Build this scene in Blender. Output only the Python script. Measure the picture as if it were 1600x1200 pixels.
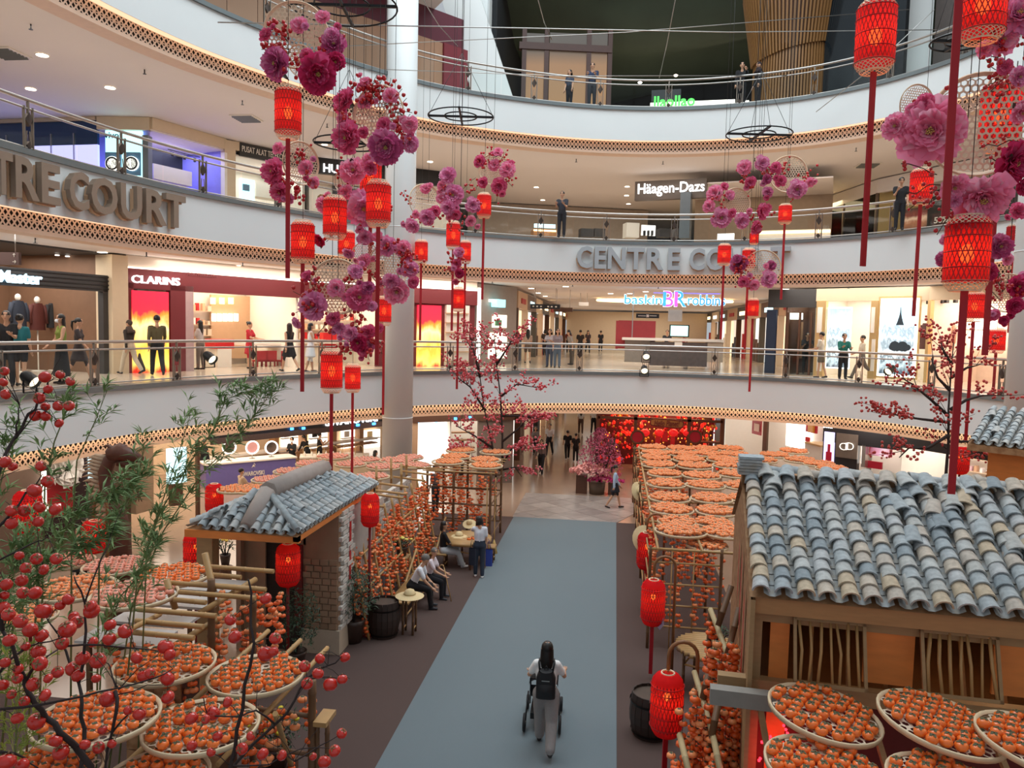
import bpy, math, random
import numpy as np
from mathutils import Vector, Matrix
random.seed(7); R = random.Random(11)
PI = math.pi; rad = math.radians
for _o in list(bpy.data.objects): bpy.data.objects.remove(_o)
scene = bpy.context.scene; COL = scene.collection
# ---------------------------------------------------------------- camera
F_PX = 1200.0; EYE = 6.6
_yaw, _pit, _rol = rad(7.6), rad(4.1), rad(1.35)
_f = Vector((-math.sin(_yaw)*math.cos(_pit), math.cos(_yaw)*math.cos(_pit), -math.sin(_pit)))
_r0 = Vector((math.cos(_yaw), math.sin(_yaw), 0)); _u0 = _r0.cross(_f)
_r = _r0*math.cos(_rol)+_u0*math.sin(_rol); _u = _u0*math.cos(_rol)-_r0*math.sin(_rol)
CAM = Vector((0, 0, EYE))
cd = bpy.data.cameras.new('camera'); cam = bpy.data.objects.new('camera', cd); COL.objects.link(cam)
cd.sensor_width = 36; cd.lens = 36*F_PX/1600; cd.clip_start = 0.05; cd.clip_end = 400
cam.matrix_world = Matrix(((_r.x, _u.x, -_f.x, 0), (_r.y, _u.y, -_f.y, 0), (_r.z, _u.z, -_f.z, EYE), (0, 0, 0, 1)))
scene.camera = cam
def ray(x, y): return _f+_r*((x-800)/F_PX)-_u*((y-600)/F_PX)
def atZ(x, y, z):
    d = ray(x, y); return CAM+d*((z-EYE)/d.z)
def atY(x, y, Y):
    d = ray(x, y); return CAM+d*(Y/d.y)
def atD(x, y, D):                       # D metres along the optical axis
    return CAM+ray(x, y)*D
def proj(p):
    d = Vector(p)-CAM; q = d.dot(_f)
    return 800+F_PX*d.dot(_r)/q, 600-F_PX*d.dot(_u)/q
# ---------------------------------------------------------------- light and exposure
vs = scene.view_settings; vs.view_transform = 'Standard'; vs.look = 'None'; vs.gamma = 1; vs.use_curve_mapping = False; vs.exposure = 0.33
W = bpy.data.worlds.new('world'); scene.world = W; W.use_nodes = True
W.node_tree.nodes['Background'].inputs[0].default_value = (0.86, 0.93, 1.0, 1); W.node_tree.nodes['Background'].inputs[1].default_value = 0.4
def area(name, loc, size, power, color, target=None, sy=None, spread=180):
    l = bpy.data.lights.new(name, 'AREA'); l.energy = power; l.color = color; l.size = size; l.spread = rad(spread)
    if sy: l.shape = 'RECTANGLE'; l.size_y = sy
    o = bpy.data.objects.new(name, l); COL.objects.link(o); o.location = loc
    if target is not None:
        o.rotation_euler = (Vector(target)-Vector(loc)).to_track_quat('-Z', 'Y').to_euler()
    return o
def point(name, loc, power, color, r=0.1):
    l = bpy.data.lights.new(name, 'POINT'); l.energy = power; l.color = color; l.shadow_soft_size = r
    o = bpy.data.objects.new(name, l); COL.objects.link(o); o.location = loc; return o
WARM = (1.0, 0.74, 0.5); WHITE = (1.0, 0.93, 0.85); COOL = (0.86, 0.955, 1.0)
area('skylight', (0, 19, 27), 18, 3800, COOL, (0, 19.01, 0), 18)

# ---------------------------------------------------------------- materials
MATS = {}
def srgb(c):
    if isinstance(c, str):
        c = tuple(int(c[i:i+2], 16)/255 for i in (0, 2, 4))
    return tuple((v/12.92 if v <= .04045 else ((v+.055)/1.055)**2.4) for v in c)+(1,)
def pm(name, col, rough=.6, metal=0, var=.12, scale=6, bump=0, emit=0, ecol=None, trans=0, alpha=1, coat=0, stretch=None, col2=None, spec=.5, detail=4):
    if name in MATS: return MATS[name]
    m = bpy.data.materials.new(name); m.use_nodes = True; nt = m.node_tree; N = nt.nodes; L = nt.links
    b = N['Principled BSDF']; c = srgb(col)
    b.inputs['Roughness'].default_value = rough; b.inputs['Metallic'].default_value = metal
    b.inputs['Specular IOR Level'].default_value = spec
    b.inputs['Base Color'].default_value = c
    if var or bump or col2:
        tc = N.new('ShaderNodeTexCoord'); no = N.new('ShaderNodeTexNoise'); no.inputs['Scale'].default_value = scale; no.inputs['Detail'].default_value = detail
        src = tc.outputs['Object']
        if stretch:
            mp = N.new('ShaderNodeMapping'); mp.inputs['Scale'].default_value = stretch; L.new(src, mp.inputs[0]); src = mp.outputs[0]
        L.new(src, no.inputs['Vector'])
        if var or col2:
            mx = N.new('ShaderNodeMix'); mx.data_type = 'RGBA'
            if col2:
                d = srgb(col2); mx.inputs[6].default_value = c; mx.inputs[7].default_value = d
                rp = N.new('ShaderNodeValToRGB'); rp.color_ramp.elements[0].position = .4; rp.color_ramp.elements[1].position = .62
                L.new(no.outputs[0], rp.inputs[0]); L.new(rp.outputs[0], mx.inputs[0])
            else:
                mx.inputs[6].default_value = tuple(v*(1-var) for v in c[:3])+(1,); mx.inputs[7].default_value = tuple(min(1, v*(1+var)) for v in c[:3])+(1,)
                L.new(no.outputs[0], mx.inputs[0])
            L.new(mx.outputs[2], b.inputs['Base Color'])
        if bump:
            bp = N.new('ShaderNodeBump'); bp.inputs['Strength'].default_value = bump; bp.inputs['Distance'].default_value = .02; L.new(no.outputs[0], bp.inputs['Height']); L.new(bp.outputs[0], b.inputs['Normal'])
    if emit:
        b.inputs['Emission Color'].default_value = srgb(ecol) if ecol else c; b.inputs['Emission Strength'].default_value = emit
    if coat: b.inputs['Coat Weight'].default_value = coat
    if alpha < 1: b.inputs['Alpha'].default_value = alpha
    MATS[name] = m; return m
def rnd_mat(name, cols, rough=.7, nscale=14, bump=.2, per=True):
    """one material whose tint varies from object to object (weathered tiles, planks)"""
    if name in MATS: return MATS[name]
    m = bpy.data.materials.new(name); m.use_nodes = True; nt = m.node_tree; N = nt.nodes; L = nt.links
    b = N['Principled BSDF']; b.inputs['Roughness'].default_value = rough
    oi = N.new('ShaderNodeObjectInfo'); rp = N.new('ShaderNodeValToRGB'); rp.color_ramp.interpolation = 'CONSTANT' if per else 'LINEAR'
    e = rp.color_ramp.elements
    while len(e) < len(cols): e.new(.5)
    for i, c in enumerate(cols): e[i].position = i/len(cols); e[i].color = srgb(c)
    L.new(oi.outputs['Random'], rp.inputs[0])
    tc = N.new('ShaderNodeTexCoord'); no = N.new('ShaderNodeTexNoise'); no.inputs['Scale'].default_value = nscale; no.inputs['Detail'].default_value = 5
    mp = N.new('ShaderNodeMapping'); L.new(tc.outputs['Object'], mp.inputs[0]); L.new(oi.outputs['Random'], mp.inputs['Location']); L.new(mp.outputs[0], no.inputs['Vector'])
    mx = N.new('ShaderNodeMix'); mx.data_type = 'RGBA'; mx.blend_type = 'MULTIPLY'; mx.inputs[0].default_value = .8
    r2 = N.new('ShaderNodeValToRGB'); r2.color_ramp.elements[0].position = .35; r2.color_ramp.elements[0].color = (.68, .68, .68, 1); r2.color_ramp.elements[1].position = .65
    L.new(no.outputs[0], r2.inputs[0]); L.new(rp.outputs[0], mx.inputs[6]); L.new(r2.outputs[0], mx.inputs[7]); L.new(mx.outputs[2], b.inputs['Base Color'])
    bp = N.new('ShaderNodeBump'); bp.inputs['Strength'].default_value = bump; bp.inputs['Distance'].default_value = .01; L.new(no.outputs[0], bp.inputs['Height']); L.new(bp.outputs[0], b.inputs['Normal'])
    MATS[name] = m; return m
def glow(name, col, s=1.0):
    if name in MATS: return MATS[name]
    m = bpy.data.materials.new(name); m.use_nodes = True; N = m.node_tree.nodes
    b = N['Principled BSDF']; c = srgb(col); b.inputs['Base Color'].default_value = c; b.inputs['Emission Color'].default_value = c; b.inputs['Emission Strength'].default_value = s; b.inputs['Roughness'].default_value = .4
    MATS[name] = m; return m
def glass(name='glass', tint=(.9, .97, .97), mixf=.10):
    if name in MATS: return MATS[name]
    m = bpy.data.materials.new(name); m.use_nodes = True; nt = m.node_tree; N = nt.nodes; L = nt.links
    N.remove(N['Principled BSDF']); o = N['Material Output']
    t = N.new('ShaderNodeBsdfTransparent'); t.inputs[0].default_value = tint+(1,)
    g = N.new('ShaderNodeBsdfGlossy'); g.inputs['Roughness'].default_value = .03
    fr = N.new('ShaderNodeFresnel'); fr.inputs[0].default_value = 1.35
    mx = N.new('ShaderNodeMixShader'); L.new(fr.outputs[0], mx.inputs[0]); L.new(t.outputs[0], mx.inputs[1]); L.new(g.outputs[0], mx.inputs[2]); L.new(mx.outputs[0], o.inputs[0])
    MATS[name] = m; return m
def cloth_light(name, col, transl=.75, transp=.12):
    """thin lantern cloth: lets its bulb shine through"""
    if name in MATS: return MATS[name]
    m = bpy.data.materials.new(name); m.use_nodes = True; nt = m.node_tree; N = nt.nodes; L = nt.links
    N.remove(N['Principled BSDF']); o = N['Material Output']; c = srgb(col)
    d = N.new('ShaderNodeBsdfDiffuse'); d.inputs[0].default_value = c
    t = N.new('ShaderNodeBsdfTranslucent'); t.inputs[0].default_value = c
    a = N.new('ShaderNodeMixShader'); a.inputs[0].default_value = transl; L.new(d.outputs[0], a.inputs[1]); L.new(t.outputs[0], a.inputs[2])
    p = N.new('ShaderNodeBsdfTransparent'); p.inputs[0].default_value = (1, .45, .3, 1)
    mx = N.new('ShaderNodeMixShader'); mx.inputs[0].default_value = transp; L.new(a.outputs[0], mx.inputs[1]); L.new(p.outputs[0], mx.inputs[2]); L.new(mx.outputs[0], o.inputs[0])
    MATS[name] = m; return m
# ---------------------------------------------------------------- mesh builder
class MB:
    def __init__(s): s.v = []; s.f = []; s.m = []; s.s = []
    def add(s, vs, fs, mi=0, sm=False):
        n = len(s.v); s.v.extend([tuple(p) for p in vs]); s.f.extend([tuple(i+n for i in f) for f in fs]); s.m.extend([mi]*len(fs)); s.s.extend([sm]*len(fs)); return s
    def box(s, x0, x1, y0, y1, z0, z1, mi=0):
        return s.add([(x, y, z) for z in (z0, z1) for y in (y0, y1) for x in (x0, x1)], [(0, 2, 3, 1), (4, 5, 7, 6), (0, 1, 5, 4), (2, 6, 7, 3), (0, 4, 6, 2), (1, 3, 7, 5)], mi)
    def bar(s, a, b, w, h, up=(0, 0, 1), mi=0):
        a = Vector(a); b = Vector(b); d = (b-a).normalized(); x = d.cross(Vector(up))
        if x.length < 1e-4: x = d.cross(Vector((1, 0, 0)))
        x.normalize(); z = x.cross(d)
        vs = [p+x*(sx*w/2)+z*(sz*h/2) for p in (a, b) for sx, sz in ((-1, -1), (1, -1), (1, 1), (-1, 1))]
        return s.add(vs, [(0, 3, 2, 1), (4, 5, 6, 7), (0, 1, 5, 4), (1, 2, 6, 5), (2, 3, 7, 6), (3, 0, 4, 7)], mi)
    def tube(s, pts, r, n=6, mi=0, cap=True, sm=True, closed=False):
        pts = [Vector(p) for p in pts]; k = len(pts); rs = r if isinstance(r, (list, tuple)) else [r]*k
        vs = []; x = None
        for i, p in enumerate(pts):
            if closed: d = pts[(i+1) % k]-pts[i-1]
            else: d = (pts[min(i+1, k-1)]-pts[max(i-1, 0)])
            d = d.normalized() if d.length > 1e-9 else Vector((0, 0, 1))
            if x is None:
                x = d.cross(Vector((0, 0, 1)))
                if x.length < .05: x = d.cross(Vector((1, 0, 0)))
            else:
                x = x-d*x.dot(d)
                if x.length < 1e-5: x = d.orthogonal()
            x.normalize(); y = d.cross(x)
            vs += [p+(x*math.cos(2*PI*j/n)+y*math.sin(2*PI*j/n))*rs[i] for j in range(n)]
        fs = [(i*n+j, i*n+(j+1) % n, (i+1)*n+(j+1) % n, (i+1)*n+j) for i in range(k-1) for j in range(n)]
        if closed: fs += [((k-1)*n+j, (k-1)*n+(j+1) % n, (j+1) % n, j) for j in range(n)]
        s.add(vs, fs, mi, sm)
        if cap and not closed:
            n0 = len(s.v)-len(vs); s.f.append(tuple(n0+j for j in reversed(range(n)))); s.f.append(tuple(n0+(k-1)*n+j for j in range(n))); s.m += [mi]*2; s.s += [False]*2
        return s
    def lathe(s, prof, n=12, mi=0, o=(0, 0, 0), M=None, sm=True, cap=True):
        o = Vector(o); vs = []
        for r_, z in prof:
            for j in range(n):
                q = Vector((r_*math.cos(2*PI*j/n), r_*math.sin(2*PI*j/n), z)); vs.append((M @ q if M else q)+o)
        k = len(prof); fs = [(i*n+j, i*n+(j+1) % n, (i+1)*n+(j+1) % n, (i+1)*n+j) for i in range(k-1) for j in range(n)]
        s.add(vs, fs, mi, sm)
        if cap:
            n0 = len(s.v)-len(vs)
            if prof[0][0] > 1e-4: s.f.append(tuple(n0+j for j in reversed(range(n)))); s.m.append(mi); s.s.append(False)
            if prof[-1][0] > 1e-4: s.f.append(tuple(n0+(k-1)*n+j for j in range(n))); s.m.append(mi); s.s.append(False)
        return s
    def ball(s, c, r, nu=8, nv=6, mi=0, M=None):
        r3 = (r, r, r) if not isinstance(r, (tuple, list)) else r; c = Vector(c); vs = []
        def T(q):
            q = Vector((q[0]*r3[0], q[1]*r3[1], q[2]*r3[2])); return (M @ q if M else q)+c
        vs.append(T((0, 0, -1)))
        for i in range(1, nv):
            t = -PI/2+PI*i/nv
            vs += [T((math.cos(t)*math.cos(2*PI*j/nu), math.cos(t)*math.sin(2*PI*j/nu), math.sin(t))) for j in range(nu)]
        vs.append(T((0, 0, 1))); e = len(vs)-1
        fs = [(0, 1+(j+1) % nu, 1+j) for j in range(nu)]
        for i in range(nv-2): fs += [(1+i*nu+j, 1+i*nu+(j+1) % nu, 1+(i+1)*nu+(j+1) % nu, 1+(i+1)*nu+j) for j in range(nu)]
        fs += [(1+(nv-2)*nu+j, 1+(nv-2)*nu+(j+1) % nu, e) for j in range(nu)]
        return s.add(vs, fs, mi, True)
    def prism(s, poly, z0, z1, mi=0):
        n = len(poly); vs = [(x, y, z0) for x, y in poly]+[(x, y, z1) for x, y in poly]
        return s.add(vs, [tuple(reversed(range(n))), tuple(range(n, 2*n))]+[(i, (i+1) % n, n+(i+1) % n, n+i) for i in range(n)], mi)
    def strip(s, A, B, mi=0, sm=False):
        k = len(A); return s.add(list(A)+list(B), [(i, i+1, k+i+1, k+i) for i in range(k-1)], mi, sm)
    def grid(s, fn, nu, nv, mi=0, sm=True):
        return s.add([fn(i/nu, j/nv) for j in range(nv+1) for i in range(nu+1)], [(j*(nu+1)+i, j*(nu+1)+i+1, (j+1)*(nu+1)+i+1, (j+1)*(nu+1)+i) for j in range(nv) for i in range(nu)], mi, sm)
    def mesh(s, name, mats):
        me = bpy.data.meshes.new(name); me.from_pydata(s.v, [], s.f)
        for m in (mats if isinstance(mats, (list, tuple)) else [mats]): me.materials.append(m)
        if any(s.m): me.polygons.foreach_set('material_index', s.m)
        if any(s.s): me.polygons.foreach_set('use_smooth', s.s)
        me.update(); return me
    def build(s, name, mats, parent=None, loc=None, kind=None):
        return link(name, s.mesh(name, mats), parent, loc, kind)
def link(name, me, parent=None, loc=None, kind=None, M=None):
    o = bpy.data.objects.new(name, me); COL.objects.link(o)
    if parent is not None: o.parent = parent
    if M is not None: o.matrix_local = M
    elif loc is not None: o.location = loc
    if kind: o['kind'] = kind
    return o
def tag(o, label, cat, group=None, kind=None):
    o['label'] = label; o['category'] = cat
    if group: o['group'] = group
    if kind: o['kind'] = kind
    return o
def thing(name, label, cat, loc=(0, 0, 0), rz=0, group=None, rot=None):
    o = bpy.data.objects.new(name, None); COL.objects.link(o); o.location = loc; o.rotation_euler = rot if rot else (0, 0, rz); o.empty_display_size = .1
    return tag(o, label, cat, group)
def struct(o): o['kind'] = 'structure'; return o
KIDS = {}
def dup(root, loc=None, rot=None, label=None, group=None, scale=None):
    def cp(o, par):
        c = o.copy(); COL.objects.link(c)
        if par is not None: c.parent = par
        for k in (KIDS.get(o.name) or o.children): cp(k, c)
        return c
    KIDS.setdefault(root.name, list(root.children))
    c = cp(root, None)
    if loc is not None: c.location = loc
    if rot is not None: c.rotation_euler = rot
    if scale is not None: c.scale = scale if isinstance(scale, (tuple, list)) else (scale,)*3
    if label: c['label'] = label
    if group: c['group'] = group
    return c
def textmesh(s, size_h, extrude=.01, bold=0.0, width=None, shear=0, spacing=1):
    c = bpy.data.curves.new('lettering', 'FONT'); c.body = s; c.size = 1; c.extrude = 0; c.offset = bold; c.align_x = 'LEFT'; c.shear = shear; c.space_character = spacing; c.resolution_u = 3
    o = bpy.data.objects.new('lettering', c); COL.objects.link(o); dg = bpy.context.evaluated_depsgraph_get()
    me = bpy.data.meshes.new_from_object(o.evaluated_get(dg)); bpy.data.objects.remove(o); bpy.data.curves.remove(c)
    co = np.array([v.co[:] for v in me.vertices]); lo = co.min(0); hi = co.max(0)
    fs = [tuple(p.vertices) for p in me.polygons]; ed = {}
    for f in fs:
        for a, b in zip(f, f[1:]+f[:1]): ed[(a, b)] = 1
    k = size_h/(hi[1]-lo[1]); kx = width/(hi[0]-lo[0]) if width else k
    n = len(co); P0 = [((x-lo[0])*kx, -extrude, (y-lo[1])*k) for x, y, z in co]; P1 = [((x-lo[0])*kx, 0, (y-lo[1])*k) for x, y, z in co]
    mb = MB(); mb.add(P0+P1, fs+[tuple(i+n for i in reversed(f)) for f in fs]+[(a, b, b+n, a+n)[::-1] for (a, b) in ed if (b, a) not in ed])
    bpy.data.meshes.remove(me); return mb            # stands in the XZ plane, reads from -Y, starts at x = 0
# ================================================================ the round court: three gallery rings
CTRL = [(-12.6, -3), (-12.6, 4), (-12.5, 9), (-12.4, 13), (-12.1, 16.6), (-11.4, 19.7), (-10.1, 22.6), (-8.3, 25.5), (-5.9, 27.9), (-1.8, 30.0), (2.0, 30.6), (5.5, 29.9), (8.0, 28.4), (9.9, 26), (11, 23), (11.6, 19), (11.8, 14), (11.8, 9), (11.8, 4), (11.8, -3)]
def catmull(c, n):
    out = []
    for i in range(len(c)-1):
        p0 = Vector(c[max(i-1, 0)]); p1 = Vector(c[i]); p2 = Vector(c[i+1]); p3 = Vector(c[min(i+2, len(c)-1)])
        for k in range(n):
            t = k/n; out.append(.5*((2*p1)+(p2-p0)*t+(2*p0-5*p1+4*p2-p3)*t*t+(3*p1-p0-3*p2+p3)*t**3))
    return out+[Vector(c[-1])]
RING = catmull(CTRL, 6); NR = len(RING)
RN = []
for i in range(NR):
    d = RING[min(i+1, NR-1)]-RING[max(i-1, 0)]; RN.append(Vector((-d.y, d.x)).normalized())       # points away from the court
ARC = [0.0]
for i in range(1, NR): ARC.append(ARC[-1]+(RING[i]-RING[i-1]).length)
def ring_at(s):
    s = max(0, min(ARC[-1]-1e-6, s)); i = max(j for j in range(NR-1) if ARC[j] <= s); t = (s-ARC[i])/(ARC[i+1]-ARC[i])
    return RING[i].lerp(RING[i+1], t), RN[i].lerp(RN[i+1], t).normalized()
def ring_px(x, z, d=0.0, lo=None, hi=None):
    """arc length where the ring (offset d) stands at picture column x"""
    best = None
    for i in range(int(ARC[-1]*10)):
        s = i/10; p, n = ring_at(s); q = p+n*d
        if q.y < 6: continue
        e = abs(proj((q.x, q.y, z))[0]-x)
        if best is None or e < best[0]: best = (e, s)
    c = best[1]
    for i in range(-10, 11):
        s = c+i/100; p, n = ring_at(s); q = p+n*d; e = abs(proj((q.x, q.y, z))[0]-x)
        if e < best[0]: best = (e, s)
    return best[1]
def line(d, z, a=0, b=None): return [Vector((p.x+n.x*d, p.y+n.y*d, z)) for p, n in zip(RING[a:b], RN[a:b])]
M_white = pm('white_paint', 'dfe3e2', .55, var=.03, scale=.7)
M_ceil = pm('ceiling_paint', 'e9e2de', .8, var=.03, scale=.5)
M_ceil_warm = pm('warm_soffit_paint', 'e2d2c2', .8, var=.03, scale=.5)
M_ledge = pm('grey_ledge_metal', '7d8485', .35, .6, var=.06)
M_steel = pm('brushed_steel', 'b9b6b1', .28, .9, var=.05)
M_bronze = pm('bronze_post', '7d6a5c', .4, .6, var=.1)
M_grille = pm('perforated_trim', 'e6cbb4', .6, var=.08)
M_dark = pm('dark_void', '1d1613', .9, var=0)
M_glass = glass()
M_cove = glow('cove_surface_glow', 'ffd2ac', .85)
M_floor1 = pm('gallery_marble', 'cbb9a6', .16, var=.12, scale=1.2)
LZ = {1: 5.0, 2: 10.1, 3: 15.2}
WORD = {1: 'first', 2: 'second', 3: 'third'}
for lv, z0 in LZ.items():
    zb = z0-1.25
    mb = MB(); mb.strip(line(0, zb), line(0, z0-.1), sm=True); mb.strip(line(.02, zb), line(0, zb)); struct(mb.build('wall_gallery_fascia', M_white))
    mb = MB(); mb.strip(line(-.07, z0-.12), line(-.07, z0), sm=True); mb.strip(line(-.07, z0), line(.45, z0)); mb.strip(line(0, z0-.12), line(-.07, z0-.12)); struct(mb.build('trim_gallery_ledge', M_ledge))
    mb = MB(); mb.strip(line(.45, z0), line(60, z0)); struct(mb.build('floor', M_floor1))
    # soffit under the ring: glowing cove, perforated band, plain lip, ceiling
    mb = MB(); mb.strip(line(.30, zb+.02), line(.02, zb+.02)); o = mb.build('glowing_cove', M_cove if lv > 1 else glow('cove_light_low', 'ffdcb4', 3.2)); tag(o, 'warm glowing cove surface under the %s gallery edge' % WORD[lv], 'light')  # cove surface itself glows, in place of a hidden strip lighting it
    mb = MB(); mb.strip(line(.40, zb-.36), line(.36, zb+.02), sm=True); struct(mb.build('trim_dark_backing', M_dark))  # dark sheet painted in for the shade of the cavity behind the holes
    mb = MB(); mb.strip(line(.30, zb-.44), line(.30, zb-.36), sm=True); mb.strip(line(.85, zb-.44), line(.30, zb-.44)); mb.strip(line(.3, zb-.36), line(.4, zb-.36)); struct(mb.build('trim_soffit_lip', M_grille))
    mb = MB(); step = .145; n = int(ARC[-1]/step); h = .38/2
    for i in range(n):
        s = i*step
        if s < 8 or s > ARC[-1]-8: continue
        (p, nn), (q, nq) = ring_at(s), ring_at(s+step); off = .30
        A = Vector((p.x+nn.x*off, p.y+nn.y*off, 0)); B = Vector((q.x+nq.x*off, q.y+nq.y*off, 0)); nv = Vector((nn.x, nn.y, 0)); up = Vector((0, 0, 1))
        for k in range(2):
            za = zb-.36+k*h; zc = za+h
            for (a0, a1) in ((0, 1), (1, 0)):
                P0 = A.lerp(B, a0)+up*za; P1 = A.lerp(B, a1)+up*zc
                d = (P1-P0).normalized(); w = d.cross(nv).normalized()*.021
                mb.add([P0-w, P0+w, P1+w, P1-w], [(0, 1, 2, 3)])
        if i % 1 == 0:
            for zz in (zb-.36, zb-.36+h, zb-.36+2*h): mb.add([A+up*(zz-.012), B+up*(zz-.012), B+up*(zz+.012), A+up*(zz+.012)], [(0, 1, 2, 3)])
    struct(mb.build('trim_perforated_band', M_grille))
    mb = MB(); mb.strip(line(.85, zb-.44), line(.85, zb-.3)); mb.strip(line(60, zb-.3), line(.85, zb-.3)); struct(mb.build('ceiling', M_ceil_warm if lv == 1 else M_ceil))
# broad area lights added beside the downlight discs to brighten galleries and ground floor
for lv, zc, pw in ((1, 3.42, 70), (2, 8.5, 105), (3, 13.6, 120)):
    for k in range(9):
        s_ = ARC[-1]*(.16+.68*k/8); p, n = ring_at(s_); q = p+n*2.2
        o = area('gallery_fill_lights', (q.x, q.y, zc), 5.5, pw, WHITE, (q.x, q.y, 0), 2.2); o.rotation_euler = (0, 0, math.atan2(n.y, n.x)-PI/2)
# railings: one thing per gallery
M_post = pm('railing_post_steel', '8e8479', .35, .7, var=.06)
M_diamond = pm('dark_bronze_ornament', '463a33', .45, .5, var=.1)
post_mb = MB()
for sx in (-1, 1): post_mb.box(sx*.11-.012, sx*.11+.012, -.03, .03, 0, .92)
post_mb.box(-.02, .02, -.025, .025, .78, 1.02); post_mb.box(-.13, .13, -.035, .035, 0, .03)
for sx in (-1, 1):
    post_mb.bar((sx*.07, 0, .1), (sx*.035, 0, .42), .018, .018)
POST = post_mb.mesh('post', M_post)
dm = MB()
for zc, rr, hh in ((.66, .095, .15), (.12, .07, .09)): dm.add([(0, -.04, zc-hh), (rr, -.025, zc), (0, -.04, zc+hh), (-rr, -.025, zc), (0, .04, zc-hh), (rr, .025, zc), (0, .04, zc+hh), (-rr, .025, zc)], [(0, 1, 2, 3), (7, 6, 5, 4), (0, 4, 5, 1), (1, 5, 6, 2), (2, 6, 7, 3), (3, 7, 4, 0)])
DIAM = dm.mesh('diamond_ornament', M_diamond)
RAIL = {}
for lv, z0 in LZ.items():
    rt = thing('railing', 'glass and steel railing with diamond posts along the %s gallery' % WORD[lv], 'railing', (0, 0, z0)); RAIL[lv] = rt
    rd = .14
    L0 = lambda z: [v for v in line(rd, z, 6, NR-6)]
    MB().tube(L0(1.06), .04, 8).build('handrail', M_steel, rt)
    MB().tube(L0(.88), .026, 6).build('middle_rail', M_steel, rt)
    MB().tube(L0(.07), .022, 6).build('bottom_rail', M_steel, rt)
    off = {1: .3, 2: 1.2, 3: .8}[lv]; s = 9+off
    while s < ARC[-1]-9:
        p, n = ring_at(s); a = math.atan2(n.y, n.x)-PI/2
        po = link('post', POST, rt); po.location = (p.x+n.x*rd, p.y+n.y*rd, 0); po.rotation_euler = (0, 0, a); link('diamond_ornament', DIAM, po)
        s2 = s+2.6; k = 2
        for j in range(k):
            a0 = s+.15+(s2-s-.3)*j/k+.015; a1 = s+.15+(s2-s-.3)*(j+1)/k-.015
            (u, un), (v, vn) = ring_at(a0), ring_at(a1)
            U = u+un*rd; V = v+vn*rd
            MB().add([(U.x, U.y, .1), (V.x, V.y, .1), (V.x, V.y, .84), (U.x, U.y, .84)], [(0, 1, 2, 3)]).build('glass_panel', M_glass, rt)
        s = s2
# columns
def column(c, r, z0, z1, seams=()):
    mb = MB(); prof = [(r, z0)]
    for z in seams: pass
    prof += [(r, z1)]
    mb.lathe(prof, 32, o=(c.x, c.y, 0))
    for z in seams: mb.tube([(c.x+(r+.004)*math.cos(t*PI/16), c.y+(r+.004)*math.sin(t*PI/16), z) for t in range(32)], .014, 5, closed=True)
    return struct(mb.build('wall_column', M_white))
cc = atY(623, 500, 26.2); COLC = Vector((cc.x, cc.y)); column(COLC, .53, 0, 24, (3.4, 8.2, 10, 13.2))
cr = atY(1600, 560, 22.5); column(Vector((cr.x+.25, cr.y)), .62, 0, 24, (4.2, 9.0))
# ground
M_gfloor = pm('ground_marble', 'a08875', .14, var=.1, scale=.8)
mb = MB(); mb.add([(-60, -8, 0), (60, -8, 0), (60, 95, 0), (-60, 95, 0)], [(0, 1, 2, 3)]); struct(mb.build('floor_ground', M_gfloor))
M_tile = pm('pale_floor_tile', '9c938c', .3, var=.08, scale=3)
def carpet_mat(name, c, b):
    m = pm(name, c, .95, var=.28, scale=240, bump=.35, spec=.1, detail=2); return m
mb = MB(); mb.prism([(-10.5, 1), (3.0, 1), (3.0, 26.4), (-6.2, 26.4), (-6.2, 11.8), (-10.5, 11.8)], 0.002, .012); o = mb.build('carpet', carpet_mat('brown_carpet', '5b4c48', 0)); tag(o, 'brown carpet spread under the stalls on both sides of the walkway', 'carpet')
mb = MB(); mb.prism([(-3.35, 2), (.225, 2), (.225, 26.4), (-3.35, 26.4)], .013, .02); o = mb.build('carpet_runner', carpet_mat('blue_grey_carpet', '727d82', 0)); tag(o, 'wide blue grey carpet runner down the middle walkway', 'carpet')
AP = [(-3.4, 26.42), (.25, 26.42), (1.0, 28.2), (.8, 30.5), (-3.4, 30.5)]
ap = struct(MB().prism(AP, .002, .006).build('floor_pale_apron', pm('apron_joint', '6e655f', .6)))
def clip(poly, clipper):
    for (x0, y0), (x1, y1) in zip(clipper, clipper[1:]+clipper[:1]):
        out = []; ins = lambda p: (x1-x0)*(p[1]-y0)-(y1-y0)*(p[0]-x0) >= 0
        for a, b in zip(poly, poly[1:]+poly[:1]):
            if ins(a) != ins(b):
                da = (x1-x0)*(a[1]-y0)-(y1-y0)*(a[0]-x0); db = (x1-x0)*(b[1]-y0)-(y1-y0)*(b[0]-x0); t = da/(da-db)
                if ins(a): out.append(a)
                out.append((a[0]+(b[0]-a[0])*t, a[1]+(b[1]-a[1])*t))
            elif ins(a): out.append(a)
        poly = out
        if len(poly) < 3: return []
    return poly
M_tiles = rnd_mat('apron_tile', ['a09690', '978d88', 'aaa19a', '9c938f'], .3, 3, .02)
for i in range(-6, 7):
    for j in range(-6, 7):
        cx = -1.3+(i+j)*.6; cy = 28.4+(i-j)*.6; q = clip([(cx, cy-.59), (cx+.59, cy), (cx, cy+.59), (cx-.59, cy)], AP)
        if q: MB().prism(q, .006, .011).build('tile', M_tiles, ap)
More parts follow.
